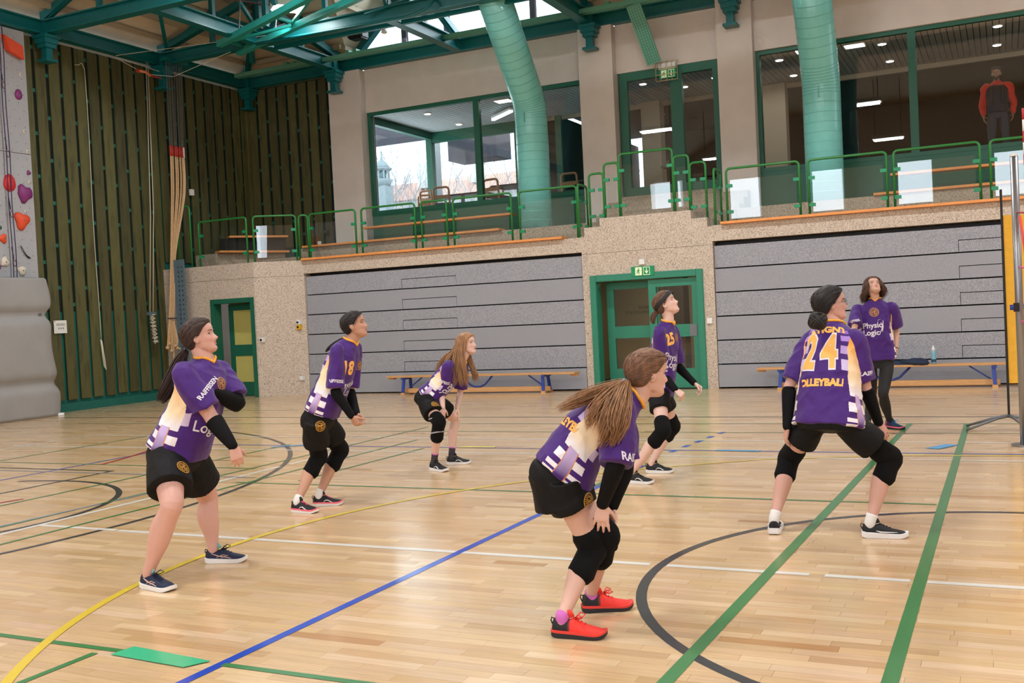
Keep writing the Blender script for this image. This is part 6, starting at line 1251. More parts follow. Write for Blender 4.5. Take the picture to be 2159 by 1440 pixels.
def build_person(key, J, o):
    """o: options (skin, build, clothes, hair, shoes ...)"""
    H = J['H']; b = o.get('build', 1.0); skin = np.array(srgb(*o['skin']))*np.array([.86, .90, 1.0]); fl = o.get('floor', 0.0)
    base = Vector(((J['heelR'][0]+J['heelL'][0])/2, (J['heelR'][1]+J['heelL'][1])/2, fl)); t = thing('person', tuple(base), o['label'], 'person', o.get('group'))
    M = head_frame(J); hs = J['hs']; P = {k: Vector(v) for k, v in J.items() if isinstance(v, list)}
    fwd_p = Vector((math.cos(math.radians(J['azp'])), math.sin(math.radians(J['azp'])), 0)); fwd_s = Vector((math.cos(math.radians(J['azs'])), math.sin(math.radians(J['azs'])), 0))
    rt_p = Vector((fwd_p.y, -fwd_p.x, 0)); rt_s = Vector((fwd_s.y, -fwd_s.x, 0))
    sp = [P['pelvis'], P['chest'], P['neck']]; ax0 = (sp[1]-sp[0]).normalized(); ax1 = (sp[2]-sp[1]).normalized()
    fr0 = rt_p.cross(ax0)*-1; fr0 = fr0 if fr0.dot(fwd_p) > -.2 and (fr0.dot(fwd_p) > 0 or fr0.z < 0) else -fr0
    def front(rt, ax):
        f_ = ax.cross(rt); f_.normalize(); return f_
    fr0, fr1 = front(rt_p, ax0), front(rt_s, ax1)
    # ---- body: one continuous skin
    mb = MB(); V0, F0 = head_grid(); mb.add([M @ Vector(v) for v in V0], F0)
    for s in (-1, 1):       # ears
        E_ = MB(); E_.sphere((s*.0715, -.006, -.008), (.010, .019, .030), 12, 9); E_.sphere((s*.078, -.012, -.002), (.006, .016, .022), 10, 7)
        mb.add([M @ Vector(v) for v in E_.v], E_.f)
    nb = M @ Vector((0, -.022, -.055)); nb2 = M @ Vector((0, -.012, -.085))
    limb(mb, [P['neck']-ax1*.06, P['neck']+ax1*.01, (P['neck']+nb2)*.5, nb], [.062*b**.5, .053*b**.5, .047*b**.4, .05], 18, 4)
    k_ = .72
    rings_loft(mb, [(P['pelvis']-ax0*.06, rt_p*.12*k_*b, fr0*.09*b*k_, -fr0*.1*b*k_), (P['pelvis']+ax0*.08, rt_p*.115*k_*b, fr0*.085*k_*b, -fr0*.085*k_*b), (P['chest'], rt_s*.12*k_*b, fr1*.09*k_*b, -fr1*.09*k_*b), (P['chest']+ax1*.07, rt_s*.12*k_*b, fr1*.07*k_, -fr1*.08*k_), (P['neck']-ax1*.02, rt_s*.06, fr1*.05, -fr1*.055)], 20, 3)
    legs = {}
    for k in 'RL':
        h, kn, an = P['hip'+k], P['knee'+k], P['ankle'+k]; fd = Vector(J['fdir'+k]); bend = (kn-(h+an)/2); kf = (fd*.6 + (bend.normalized() if bend.length > .02 else fd)*.4); sh = (an-kn); kf = (kf - sh.normalized()*kf.dot(sh.normalized())).normalized(); lb = b*o.get('leg', 1.0)
        pts = [h, h.lerp(kn, .35), h.lerp(kn, .75), kn, kn.lerp(an, .14), kn.lerp(an, .34)-kf*.012, kn.lerp(an, .55)-kf*.006, kn.lerp(an, .82), an, an-Vector((0,0,.04))]
        rad = [.062*lb, .068*lb, .058*lb, .051*lb, .047*lb, .0525*lb, .047*lb, .033*lb**.7, .029*lb**.6, .026]
        limb(mb, pts, rad, 18, 4); legs[k] = (pts, rad, kf)
        limb(mb, [an-Vector((0,0,.035)), an+fd*.09-Vector((0,0,.05))], [.026, .022], 10, 2)
        s_, e, w = P['sh'+k], P['elbow'+k], P['wrist'+k]; ab = b*o.get('arm', 1.0)
        limb(mb, [s_-(s_-P['chest'])*.15, s_, s_.lerp(e, .5), e.lerp(s_, .12), e, e.lerp(w, .2), e.lerp(w, .6), w], [.045, .046*ab, .041*ab, .035*ab**.8, .034*ab**.8, .036*ab**.8, .029*ab**.7, .0225], 14, 4)
        hd = P['hand'+k]-w; ho = o.get('hands', {}).get(k, {}); palm = Vector(ho.get('palm', -fwd_s)); th_ = Vector(ho.get('thumb', fwd_s))
        hand(mb, w, hd, palm, th_, ho.get('s', .95*H/1.55), ho.get('curl', (.25, .35, .3)), ho.get('spread', .10))
    me = fuse(mb, o.get('vox', .0052), 2, .45)
    co = coords(me); Mi = M.inverted()
    hb = BVHTree.FromPolygons([M @ Vector(v) for v in V0], F0)                # crisp features: settle the fused face back onto the head surface
    lo_ = co @ np.array(Mi.to_3x3()).T + np.array(Mi.translation)
    for i in np.where((lo_[:, 1] > .0) & (lo_[:, 2] > -.104) & (lo_[:, 2] < .1) & (np.abs(lo_[:, 0]) < .066))[0]:
        h = hb.find_nearest(co[i], .012)
        if h[0] is not None: co[i] = h[0]
    me.vertices.foreach_set('co', co.ravel()); me.update(); Rm = np.array(Mi.to_3x3()); tr_ = np.array(Mi.translation); loc = co @ Rm.T + tr_; rgb = np.tile(skin, (len(co), 1))
    lip = (np.abs(loc[:, 0]) < .023) & (loc[:, 2] > -.0680) & (loc[:, 2] < -.0455) & (loc[:, 1] > .072); wl_ = np.clip(1.6-1.6*np.abs(loc[:, 0])/.023, 0, 1)[:, None]*lip[:, None]
    rgb = rgb*(1-wl_*.8) + skin*np.array([.78, .42, .44])*wl_*.8
    ch_ = np.exp(-((np.abs(loc[:, 0])-.042)/.016)**2-((loc[:, 2]+.028)/.016)**2)*(loc[:, 1] > .03); rgb *= 1-ch_[:, None]*np.array([0, .12, .12])
    set_col(me, rgb); body = mesh_obj('body', me, 'skin', t)
    # eyes and brows
    for s in (-1, 1):
        E_ = MB(); c = (s*.0305, .0560, .001); E_.sphere(c, .0115, 16, 12); E_.v = [tuple(M @ Vector(v)) for v in E_.v]; eye = put('eye', E_, 'eye_white', t, smooth=True)
        E_ = MB(); g = o.get('gaze', (0, .03)); d_ = Vector((g[0], 1, g[1])).normalized(); cc = Vector(c)+d_*.0082; E_.sphere(cc, .0056, 12, 8); E_.v = [tuple(M @ Vector(v)) for v in E_.v]; put('iris', E_, 'iris', eye, smooth=True)
        E_ = MB(); E_.tube([M @ Vector((s*(.0305+dx), .0685-abs(dx+.002)*.34-(.002 if dx > .01 else 0), .0072-abs(dx)*.26)) for dx in (-.013, -.006, 0, .007, .0145)], [.0008, .0017, .0021, .0019, .0009], 5); put('eyelash', E_, 'brow', eye)
        E_ = MB(); E_.tube([M @ Vector(head_pt(s*a_, z_)+np.array([0, .0005, 0])) for a_, z_ in ((.22, .0195), (.33, .0225), (.45, .0245), (.58, .0245), (.70, .0205))], [.0018, .003, .0031, .0026, .001], 6, flat=.6); put('eyebrow', E_, o.get('brow', 'brow'), t, smooth=True)
    parts = {'body': body, 't': t, 'M': M, 'legs': legs, 'P': P, 'fr0': fr0, 'fr1': fr1, 'rt_p': rt_p, 'rt_s': rt_s, 'ax0': ax0, 'ax1': ax1, 'fwd_s': fwd_s}
    # ---- shirt
    hem = o.get('hem', .03); wA, wB = o.get('waist', (.16, .125)); cA, cB = o.get('chestw', (.150, .112))
    belly = o.get('belly', 1.0)
    rings = [(P['pelvis']+ax0*hem, rt_p*wA, fr0*wB*o.get('hemf', 1.0), -fr0*wB), (P['pelvis']+ax0*(hem+.05), rt_p*wA*.99, fr0*wB*(1+.12*(belly-1)), -fr0*wB*1.0), ((P['pelvis']+P['chest'])*.5+ax0*hem*.3-(fr0+fr1)*.5*o.get('hunch', 0), rt_p*wA*.5+rt_s*cA*.46, (fr0+fr1)*.5*(wB+cB)*.5*belly, -(fr0+fr1)*.5*(wB+cB)*.48),
             (P['chest']-ax1*.02, rt_s*cA, fr1*cB, -fr1*cB), (P['chest'].lerp(P['neck'], .45), rt_s*cA*.98, fr1*cB*.86, -fr1*cB*.96), (P['chest'].lerp(P['neck'], .78), rt_s*cA*.80, fr1*cB*.66, -fr1*cB*.80), (P['neck']+ax1*.005, rt_s*.072*b**.4, fr1*.062*b**.4, -fr1*.060*b**.4), (P['neck']+ax1*.028, rt_s*.060, fr1*.054, -fr1*.054)]
    if o.get('shirt', True):
        mb = MB(); uv = rings_loft(mb, rings, 96, 9, 2.3); nt = len(mb.v); seen = list(mb.v)
        slv = o.get('sleeve', {'R': .86, 'L': .86}); sr = o.get('sleeve_r', (.083, .070, .068)); hems = {}
        for k in 'RL':
            s_, e, w = P['sh'+k], P['elbow'+k], P['wrist'+k]; inn = s_ + (P['chest'].lerp(P['neck'], .5)-s_)*.45; T_ = slv[k]
            path = [inn, s_-(s_-e).normalized()*-.012, s_.lerp(e, T_*.5), s_.lerp(e, min(T_, .96))] ; rr = [.046*b**.5, sr[0]*.70, sr[1]*.97, sr[2]]
            if T_ > 1: path = [inn, s_, s_.lerp(e, .5), e, e.lerp(w, .5), e.lerp(w, T_-1)]; rr = [sr[0]*.95, sr[0], sr[1], sr[2], sr[2]*.85, sr[2]*.6]
            limb(mb, path, rr, 20, 6, cap=False); hems[k] = (path[-1], (path[-1]-path[-2]).normalized(), rr[-1])
        me = fuse(mb, o.get('svox', .0062), 3, .5)
        bt = BVHTree.FromPolygons(mb.v, mb.f); bt2 = BVHTree.FromPolygons(mb.v[:nt], mb.f[:(nt//96-1)*96]); nq = (nt//96-1)*96; D_ = nt//96; co = coords(me); rgb = np.zeros((len(co), 3)); prt = o.get('print', jersey_print); vn = o.get('vneck', True); lay_ = np.zeros((len(co), 3))
        for i, p in enumerate(co):
            hp, _, ix, dd = bt.find_nearest(p); on_ = 1
            if ix == nq: hp, _, ix, dd = bt2.find_nearest(p)
            if ix >= nq+2: on_ = 0; hp, _, ix, dd = bt2.find_nearest(p); rgb[i] = o.get('sleeve_col', PURPLE)
            if ix < nq:
                ri, rj = divmod(ix, 96); q0, q1, q2 = Vector(mb.v[ri*96+rj]), Vector(mb.v[ri*96+(rj+1) % 96]), Vector(mb.v[(ri+1)*96+rj]); e1, e2 = q1-q0, q2-q0; dq = hp-q0
                ph = (rj + min(1, max(0, dq.dot(e1)/max(e1.length_squared, 1e-9))))*360/96; s_ = (ri + min(1, max(0, dq.dot(e2)/max(e2.length_squared, 1e-9))))/(D_-1)
                ph = ph if ph <= 180 else ph-360; lay_[i] = (abs(ph), s_, on_)
                if on_: rgb[i] = prt(ph, s_, skin, vn)
            else: rgb[i] = PURPLE if ix == nq else skin
        ed_ = np.empty(len(me.edges)*2, int); me.edges.foreach_get('vertices', ed_); ed_ = ed_.reshape(-1, 2); dg_n = np.bincount(ed_.ravel(), minlength=len(co))
        for _ in range(8):      # even seam between sleeve and body
            ac = np.bincount(ed_[:, 0], lay_[ed_[:, 1], 2], len(co)) + np.bincount(ed_[:, 1], lay_[ed_[:, 0], 2], len(co)); lay_[:, 2] = .4*lay_[:, 2] + .6*ac/np.maximum(dg_n, 1)
        # folds in the cloth
        nr = np.empty(len(co)*3); me.vertices.foreach_get('normal', nr) if hasattr(me.vertices[0], 'normal') else None; nr = nr.reshape(-1, 3); amp = o.get('fold', .011); dv = np.zeros(len(co))
        for i, p in enumerate(co):
            q = Vector((p[0]*6+p[2]*3, p[1]*6-p[2]*2, p[2]*3)); f1 = 1-abs(mnoise.noise(q))*2.2; q2 = Vector((p[0]*11-p[2]*6, p[1]*11+p[2]*5, p[2]*7)); dv[i] = (f1-.5)*amp + (1-abs(mnoise.noise(q2))*2-.5)*amp*.5
        co2 = co + nr*dv[:, None]; me.vertices.foreach_set('co', co2.ravel()); set_col(me, rgb); la_ = me.attributes.new('Lay', 'FLOAT_VECTOR', 'POINT'); la_.data.foreach_set('vector', lay_.ravel()); shirt = mesh_obj(o.get('shirt_name', 'jersey'), me, o.get('shirt_m', 'team_shirt'), t); parts['shirt'] = shirt; parts['sb'] = bvh_of(shirt); parts['hems'] = hems; parts['rings'] = rings
        if o.get('collar', True):
            A = np.array([np.concatenate([np.array(c), np.array(x), np.array(f_), np.array(bk)]) for c, x, f_, bk in rings]); D = cr(A, 9)
            def tor(ph, s_): r_ = D[min(len(D)-1, int(round(s_*(len(D)-1))))]; ca, sa = math.cos(ph), math.sin(ph); return Vector(r_[:3] + r_[3:6]*sa + (r_[6:9]*ca if ca >= 0 else r_[9:12]*-ca))
            path = []
            for a_ in np.linspace(0, 2*PI, 49)[:-1]:
                d_ = min(a_, 2*PI-a_); s_ = np.interp(math.degrees(d_), [0, 12, 24, 40, 70, 180], [.825, .88, .93, .965, .985, .985]) if vn else .975
                q = tor(a_, s_); h = parts['sb'].find_nearest(q); path.append(h[0]+h[1]*.001)
            cm = MB(); cm.tube(path, .0085, 8, closed=True); put('collar', cm, o.get('collar_m', 'collar_gold'), t, smooth=True)
    # ---- shorts or trousers
    if o.get('shorts', True):
        mb = MB(); T_ = o.get('short_t', .62); fl_ = o.get('flare', 1.0)
        rings_loft(mb, [(P['pelvis']+ax0*(max(hem, 0)+.10), rt_p*wA*.78, fr0*wB*.76, -fr0*wB*.74), (P['pelvis']+ax0*.04, rt_p*wA*.86, fr0*wB*.84, -fr0*wB*(.80 if hem < .01 else .88)), (P['pelvis']-ax0*.03, rt_p*wA*.90, fr0*wB*.86, -fr0*wB*.95), (P['pelvis']-ax0*.09, rt_p*wA*.78, fr0*wB*.66, -fr0*wB*.80)], 28, 4, 2.2)
        for k in 'RL':
            h, kn = P['hip'+k], P['knee'+k]; T2 = T_[k] if isinstance(T_, dict) else T_; q = h.lerp(kn, T2); r0 = o.get('short_r', .094)*b
            limb(mb, [h+ax0*.02, h.lerp(kn, .2), h.lerp(kn, T2*.7), q, q+(q-h).normalized()*.004], [r0*1.04, r0*1.05, r0*1.04*fl_, r0*1.05*fl_, r0*1.05*fl_], 22, 5, cap=False)
        for c_, r_ in o.get('drape', []): limb(mb, c_, r_, 24, 4, cap=False)
        me = fuse(mb, .0075, 2, .5); co = coords(me); nr = np.empty(len(co)*3); me.vertices.foreach_get('normal', nr); nr = nr.reshape(-1, 3); dv = np.array([mnoise.noise(Vector((p[0]*9+p[2]*5, p[1]*9-p[2]*3, p[2]*3)))*.006 + (1-abs(mnoise.noise(Vector((p[0]*6+p[2]*4, p[1]*6, p[2]*2))))*2-.5)*.005 for p in co]); me.vertices.foreach_set('co', (co+nr*dv[:, None]).ravel())
        sh_ = mesh_obj('shorts', me, o.get('shorts_m', 'shorts_black'), t); parts['shorts'] = sh_; parts['hb'] = bvh_of(sh_)
    if o.get('trousers'):
        mb = MB(); rings_loft(mb, [(P['pelvis']+ax0*(hem+.06), rt_p*wA*.82, fr0*wB*.8, -fr0*wB*.8), (P['pelvis'], rt_p*wA*.86, fr0*wB*.86, -fr0*wB*.95), (P['pelvis']-ax0*.09, rt_p*wA*.8, fr0*wB*.7, -fr0*wB*.8)], 28, 4, 2.2)
        for k in 'RL':
            pts, rad, kf = legs[k]; x_ = o['trousers'][1]; limb(mb, pts[:9], [r_+x_ for r_ in rad[:9]], 18, 4, cap=False)
        me = fuse(mb, .008, 3, .5); mesh_obj('trousers', me, o['trousers'][0], t)
    # ---- knee pads, arm sleeves, socks, shoes
    for k in 'RL':
        pts, rad, kf = legs[k]
        if k in o.get('knee_pads', ''):
            h, kn, an = P['hip'+k], P['knee'+k], P['ankle'+k]; lb = b*o.get('leg', 1.0); up_, dn = o.get('pad_span', (.28, .30)); a_, c_ = kn.lerp(h, up_), kn.lerp(an, dn); q = .011
            kp = tube_part('knee_pad', [a_, kn.lerp(h, up_*.5)+kf*.004, kn+kf*.006, kn.lerp(an, dn*.45)+kf*.002, c_], [.060*lb+q, .057*lb+q+.003, .054*lb+q+.006, .050*lb+q+.003, .053*lb+q+.003], o.get('pad_m', 'pad_black'), t, 22, 5)
            mb = MB(); mb.sphere((0,0,0), (1,1,1), 18, 12); dn_ = (an-h).normalized(); la = kf.cross(dn_).normalized(); cc = kn + kf*.028*lb + dn_*.004; mb.v = [tuple(cc + la*(v[0]*.044*lb) + kf*(v[1]*.034) + dn_*(v[2]*.064)) for v in mb.v]; None if o.get('no_cushion') else put('cushion', mb, o.get('pad_m', 'pad_black'), kp, smooth=True)
            if o.get('pad_bands'):
                for f_ in (.9, -.62):
                    c0 = kn.lerp(h, up_*f_) if f_ > 0 else kn.lerp(an, -dn*f_); c1 = c0 + (an-h).normalized()*.012; mb = MB(); mb.tube([c0, c1], .060*lb+q+.006, 22); put('pad_band', mb, 'print_grey', kp, smooth=True)
        if k in o.get('arm_sleeves', ''):
            e, w, s_ = P['elbow'+k], P['wrist'+k], P['sh'+k]; st = o.get('sleeve_start', {}).get(k, -.02); ab = (b*o.get('arm', 1.0))**.8; a0 = e.lerp(w, st) if st >= 0 else e.lerp(s_, -st)
            pp = [a0, e.lerp(w, .12), e.lerp(w, .3), e.lerp(w, .7), w-(w-e).normalized()*.005]; rr = [.038*ab+.006, .0385*ab+.006, .037*ab+.005, .028*ab**.8+.006, .0235+.006]
            if st < -.1: pp.insert(1, e); rr.insert(1, .037*ab+.007)
            sl = tube_part('arm_sleeve', pp, rr, 'sleeve_black', t, 18, 5)
            for fx, ex_ in o.get('sleeve_marks', {}).get(k, []):
                c0 = Vector(fx); hh = bvh_of(sl).find_nearest(c0); n_ = hh[1]; d_ = (w-e).normalized(); r_ = n_.cross(d_).normalized(); mb = MB(); c1 = hh[0]+n_*.001; mb.bar(c1-r_*ex_, c1+r_*ex_, .014, .003, up=n_); put('reflective_patch', mb, 'print_grey', sl)
        if o.get('socks'):
            an, kn = P['ankle'+k], P['knee'+k]; top = o['socks'][1]; mb = MB(); limb(mb, [an-Vector((0,0,.03)), an, an.lerp(kn, top)], [.028, .0325*b**.6, .0345*b**.6], 16, 4, cap=False); put('sock', mb, o['socks'][0], t, smooth=True)
            if len(o['socks']) > 2: c_ = an.lerp(kn, top); mb = MB(); mb.tube([c_, c_+(kn-an).normalized()*.012], .036*b**.6, 16); put('sock_cuff', mb, o['socks'][2], t, smooth=True)
        if o.get('shoe'): shoe(t, J['heel'+k], J['fdir'+k], o['shoe'], o.get('shoe_len', .25), wk=o.get('shoe_w', 1.0))
    return parts
# ================================================================ PEOPLE
hair_mat('hair_darkbrown', (56,37,30)); hair_mat('hair_black', (24,18,18)); hair_mat('hair_blond', (162,120,84)); hair_mat('hair_brown', (116,82,60)); hair_mat('hair_lightbrown', (150,108,72)); hair_mat('hair_curly', (84,56,42)); hair_mat('hair_sat', (98,68,50))
def sc(*stops):
    """shoe colours: list of (limit along the shoe, rgb)"""
    st = [(l, np.array(srgb(*c))) for l, c in stops]
    def f(u, z):
        for l, c in st:
            if u < l: return c
        return st[-1][1]
    return f
mat('sole_white', srgb(232,232,234), .5); mat('sole_pink', srgb(240,110,130), .5); mat('sole_dark', srgb(34,34,40), .6); mat('sole_red', srgb(226,60,50), .55); mat('tongue_black', srgb(26,26,30), .7); mat('tongue_teal', srgb(120,190,196), .7); mat('tongue_red', srgb(232,56,46), .6); mat('tongue_pink', srgb(240,90,130), .6); mat('lace_red', srgb(226,50,42), .6); mat('lace_navy', srgb(24,34,62), .7); mat('lace_blue', srgb(30,110,180), .6); mat('lace_pink', srgb(236,80,126), .6); mat('mark_rose', srgb(206,170,160), .5); mat('sock_white', srgb(226,224,222), .9); mat('sock_dark', srgb(58,52,60), .9, noise=.9, nscale=90); mat('sock_pink', srgb(206,110,190), .9)
SWOOSH = [[(.30, .050, .002), (.40, .040, .005), (.52, .043, .0045), (.66, .052, .003), (.78, .060, .001)]]
ARCH = [[(.36, .034, .003), (.42, .050, .0045), (.50, .056, .005), (.58, .048, .0045), (.62, .034, .003)], [(.50, .056, .003), (.56, .044, .003), (.66, .036, .002)]]
STRIPES = [[(.18, .070, .0025), (.34, .050, .004), (.52, .044, .004), (.66, .036, .002)], [(.30, .040, .003), (.44, .060, .003), (.52, .07, .002)], [(.42, .036, .003), (.54, .058, .003), (.60, .066, .002)]]
SH_ASICS = dict(col=sc((.14, (24,30,52)), (1.1, (26,36,64))), sole_m='sole_white', sole=.03, tongue='tongue_teal', lace='lace_navy', bow=True, mark=STRIPES, mark_m='mark_rose')
SH_PINK = dict(col=sc((1.1, (28,28,32))), sole_m='sole_white', mid='sole_pink', tongue='tongue_black', lace='lace_pink', mark=ARCH, mark_m='white')
SH_BLACK = dict(col=sc((1.1, (26,26,30))), sole_m='sole_white', tongue='tongue_black', lace='lace_black', mark=ARCH, mark_m='white')
SH_RED = dict(col=sc((.30, (34,32,36)), (.36, (120,44,44)), (1.1, (236,58,48))), sole_m='sole_dark', mid='sole_red', tongue='tongue_red', lace='lace_red', bow=True)
SH_SWOOSH = dict(col=sc((1.1, (24,24,28))), sole_m='sole_white', sole=.034, tongue='tongue_black', lace='lace_black', mark=SWOOSH, mark_m='white')
SH_COACH = dict(col=sc((.12, (200,60,130)), (1.1, (30,48,74))), sole_m='sole_dark', mid='sole_pink', tongue='tongue_black', lace='lace_blue', bow=True)
TEAM = 'players and coach in purple team shirts'
def vec(a, b): return Vector(b)-Vector(a)
def mid(a): return (Vector(a[0])+Vector(a[-1]))/2
def letters(p, which, body, size, seg, m_, **k): return wrap_text(p['shirt'], p[which], body, size, mid(seg), vec(seg[0], seg[-1]), m_, **k)
def put_local(name, M, mb, m_, parent, **k): mb.v = [tuple(M @ Vector(v)) for v in mb.v]; return put(name, mb, m_, parent, **k)
# ---- A: girl at the left crossing one arm over her chest
J = JOINTS['A']; x = J['x']
p = build_person('A', J, dict(label='girl at far left, long dark ponytail, crossing one arm over her chest', group=TEAM, skin=(226,172,150), build=1.24, leg=1.02, arm=1.06, hem=.02, waist=(.190, .168), chestw=(.165, .135), belly=1.10, sleeve={'R': .80, 'L': .84}, sleeve_r=(.092, .084, .086), short_t=.66, flare=1.04, arm_sleeves='RL', sleeve_start={'R': .22, 'L': -.15}, shoe=SH_ASICS, shoe_len=.265, shoe_w=1.12,
    hands={'R': dict(palm=(-.7, .5, -.2), thumb=(.5, -.3, 0), curl=(.5, .6, .4)), 'L': dict(palm=(-.2, .9, 0), thumb=(0, 0, 1))}, gaze=(0, .12)))
hair_cap(p['t'], p['M'], 'hair_darkbrown', thick=.013); scalp_strands(p['t'], p['M'], (0, -.105, -.05), 'hair_darkbrown', off=.0125); strands('ponytail', p['t'], [[(q, s) for q, s in zip(g, (.018, .030, .034, .026, .008))] for g in x['pony']], 150, 'hair_darkbrown', .0021, 2)
mb = MB(); mb.tube([Vector(x['pony'][0][0])+Vector((.004, 0, .002)), Vector(x['pony'][0][0])+Vector((-.008, 0, -.006))], .017, 12); put('hair_tie', mb, 'white', p['t'], smooth=True)
letters(p, 'sb', 'Logic', .090, x['logic'], 'print_white', bold=.001); letters(p, 'sb', 'RAIFFEISEN', .040, x['raif'], 'print_white', bold=.0012); emblem(p['shirt'], p['sb'], x['chestemb'][0], p['rt_s']*-1, .075); emblem(p['shorts'], p['hb'], x['emb'][0], vec((0,0,0), RT), .085)
# ---- B: girl number 18
J = JOINTS['B']; x = J['x']
p = build_person('B', J, dict(label='girl number 18 with knee pads and joined hands, second from left', group=TEAM, skin=(206,154,124), build=.98, arm=.95, hem=.05, waist=(.168, .135), chestw=(.148, .112), belly=1.06, sleeve={'R': .90, 'L': .86}, sleeve_r=(.080, .070, .068), short_t=.60, flare=1.08, knee_pads='RL', pad_span=(.34, .36), arm_sleeves='RL', shoe=SH_PINK, shoe_len=.245, socks=('sock_white', .10),
    hands={'R': dict(palm=(.2, .9, .2), thumb=(.2, 0, 1), curl=(.7, .9, .6), spread=.03), 'L': dict(palm=(.1, -.9, .2), thumb=(.2, 0, 1), curl=(.7, .9, .6), spread=.03)}, gaze=(0, .14)))
hair_cap(p['t'], p['M'], 'hair_black', thick=.010); scalp_strands(p['t'], p['M'], (0, -.10, -.065), 'hair_black', off=.0095); strands('ponytail', p['t'], [[(q, s) for q, s in zip(g, (.016, .018, .014, .005))] for g in x['pony']], 110, 'hair_black', .002, 3)
letters(p, 'sb', '18', .125, x['num'], 'number_gold', bold=.006, stretch=1.15); emblem(p['shirt'], p['sb'], x['chestemb'][0], p['rt_s']*-1, .075); letters(p, 'sb', 'Physio', .085, x['physio'], 'print_white', bold=.001); letters(p, 'sb', 'Logic', .085, x['logic'], 'print_white', bold=.001); letters(p, 'sb', 'RAIFFEISEN', .034, x['raif'], 'print_white', bold=.001); emblem(p['shorts'], p['hb'], x['emb'][0], vec((0,0,0), RT), .085)
mb = MB(); mb.sphere(p['M'] @ Vector((.080, -.004, -.040)), .0045, 8, 6); put('earring', mb, 'gold_print', p['t'])
# ---- C: long haired girl far back, hands on her knees
J = JOINTS['C']; x = J['x']
p = build_person('C', J, dict(label='long fair haired girl bent forward with hands on her knees', group=TEAM, skin=(234,190,168), build=.92, arm=.95, hem=.01, waist=(.150, .122), chestw=(.135, .105), sleeve={'R': .82, 'L': .80}, sleeve_r=(.074, .066, .064), short_t=.62, flare=1.12, knee_pads='R', pad_span=(.22, .40), pad_bands=True, shoe=SH_BLACK, shoe_len=.245, socks=('sock_dark', .20, 'sock_pink'),
    hands={'R': dict(palm=(-.5, .5, -.5), thumb=(.5, .5, 0), curl=(.15, .3, .25), spread=.16), 'L': dict(palm=(-.6, -.4, -.5), thumb=(.4, -.6, 0), curl=(.2, .3, .25), spread=.12)}, gaze=(0, .16)))
hair_cap(p['t'], p['M'], 'hair_blond', thick=.014, hairline=1); scalp_strands(p['t'], p['M'], None, 'hair_blond', 300, .0135, style='down'); strands('long_hair', p['t'], [[(q, s) for q, s in zip(g, (.012, .020, .026, .028, .024) if len(g) == 5 else (.012, .022, .026, .022))] for g in x['l1']+x['l2']], 90, 'hair_blond', .0022, 5, wave=.006, wl=2.0)
letters(p, 'sb', 'RAIFFEISEN', .038, x['raif'], 'print_white', bold=.001); letters(p, 'sb', 'Physio', .085, x['physio'], 'print_white', bold=.001); letters(p, 'sb', 'Logic', .085, x['logic'], 'print_white', bold=.001); emblem(p['shorts'], p['hb'], x['emb'][0], vec((0,0,0), RT), .08)
# ---- D: nearest girl, red shoes
J = JOINTS['D']; x = J['x']
p = build_person('D', J, dict(label='girl with fair ponytail and red shoes bent forward in front', group=TEAM, skin=(230,182,158), build=.95, drape=[(x['drape'], [.130, .142, .146])], hem=.0, waist=(.158, .150), chestw=(.142, .128), hunch=.02, sleeve={'R': .95, 'L': .9}, sleeve_r=(.086, .078, .076), short_t=.36, flare=1.1, knee_pads='RL', pad_span=(.20, .38), arm_sleeves='RL', sleeve_start={'R': -.18, 'L': -.1}, shoe=SH_RED, shoe_len=.255, socks=('sock_pink', .025), vneck=False,
    hands={'R': dict(palm=(-.3, .8, -.2), thumb=(.8, .2, 0), curl=(.18, .3, .25), spread=.16), 'L': dict(palm=(-.3, -.8, -.2), thumb=(.6, -.2, 0), curl=(.2, .3, .25))}))
hair_cap(p['t'], p['M'], 'hair_brown', thick=.015); scalp_strands(p['t'], p['M'], (-.02, -.112, -.02), 'hair_brown', 320, .0145); strands('ponytail', p['t'], [[(q, s) for q, s in zip(g, (.020, .036, .040, .020))] for g in x['pony']], 110, 'hair_lightbrown', .0021, 7, wave=.006, wl=1.4)
mb = MB(); a_, b_ = Vector(x['tie'][0]), Vector(x['tie'][1]); mb.tube([a_, b_], .024, 14); put('hair_tie', mb, mat('tie_blue', srgb(120,170,206), .6), p['t'], smooth=True)
letters(p, 'sb', 'RAIFF', .046, x['raif'], 'print_white', bold=.0012); letters(p, 'sb', 'VOLLEYBALL', .055, x['volley'], 'number_gold', bold=.003); emblem(p['shorts'], p['hb'], x['emb'][0], vec((0,0,0), RT), .085)
# ---- E: girl with black headband
J = JOINTS['E']; x = J['x']
p = build_person('E', J, dict(label='girl number 25 with black headband looking up before the double door', group=TEAM, skin=(238,194,172), build=.92, arm=.95, hem=-.03, waist=(.150, .118), chestw=(.140, .106), sleeve={'R': .74, 'L': .92}, sleeve_r=(.078, .066, .062), short_t=.42, flare=1.02, knee_pads='RL', pad_span=(.26, .28), arm_sleeves='RL', sleeve_start={'R': .05, 'L': .08}, shoe=SH_BLACK, shoe_len=.25,
    hands={'R': dict(palm=(0, .5, -.9), thumb=(0, 1, .2), curl=(.9, 1.2, .9)), 'L': dict(palm=(0, -.3, -.9), thumb=(0, -1, .2), curl=(.9, 1.2, .9))}, gaze=(0, .12)))
hair_cap(p['t'], p['M'], 'hair_sat', thick=.013); scalp_strands(p['t'], p['M'], (0, -.10, -.06), 'hair_sat', off=.0125); strands('ponytail', p['t'], [[(q, s) for q, s in zip(g, (.016, .024, .024, .010))] for g in x['pony']], 120, 'hair_sat', .002, 9)
mb = MB(); V_ = []; nn = 64
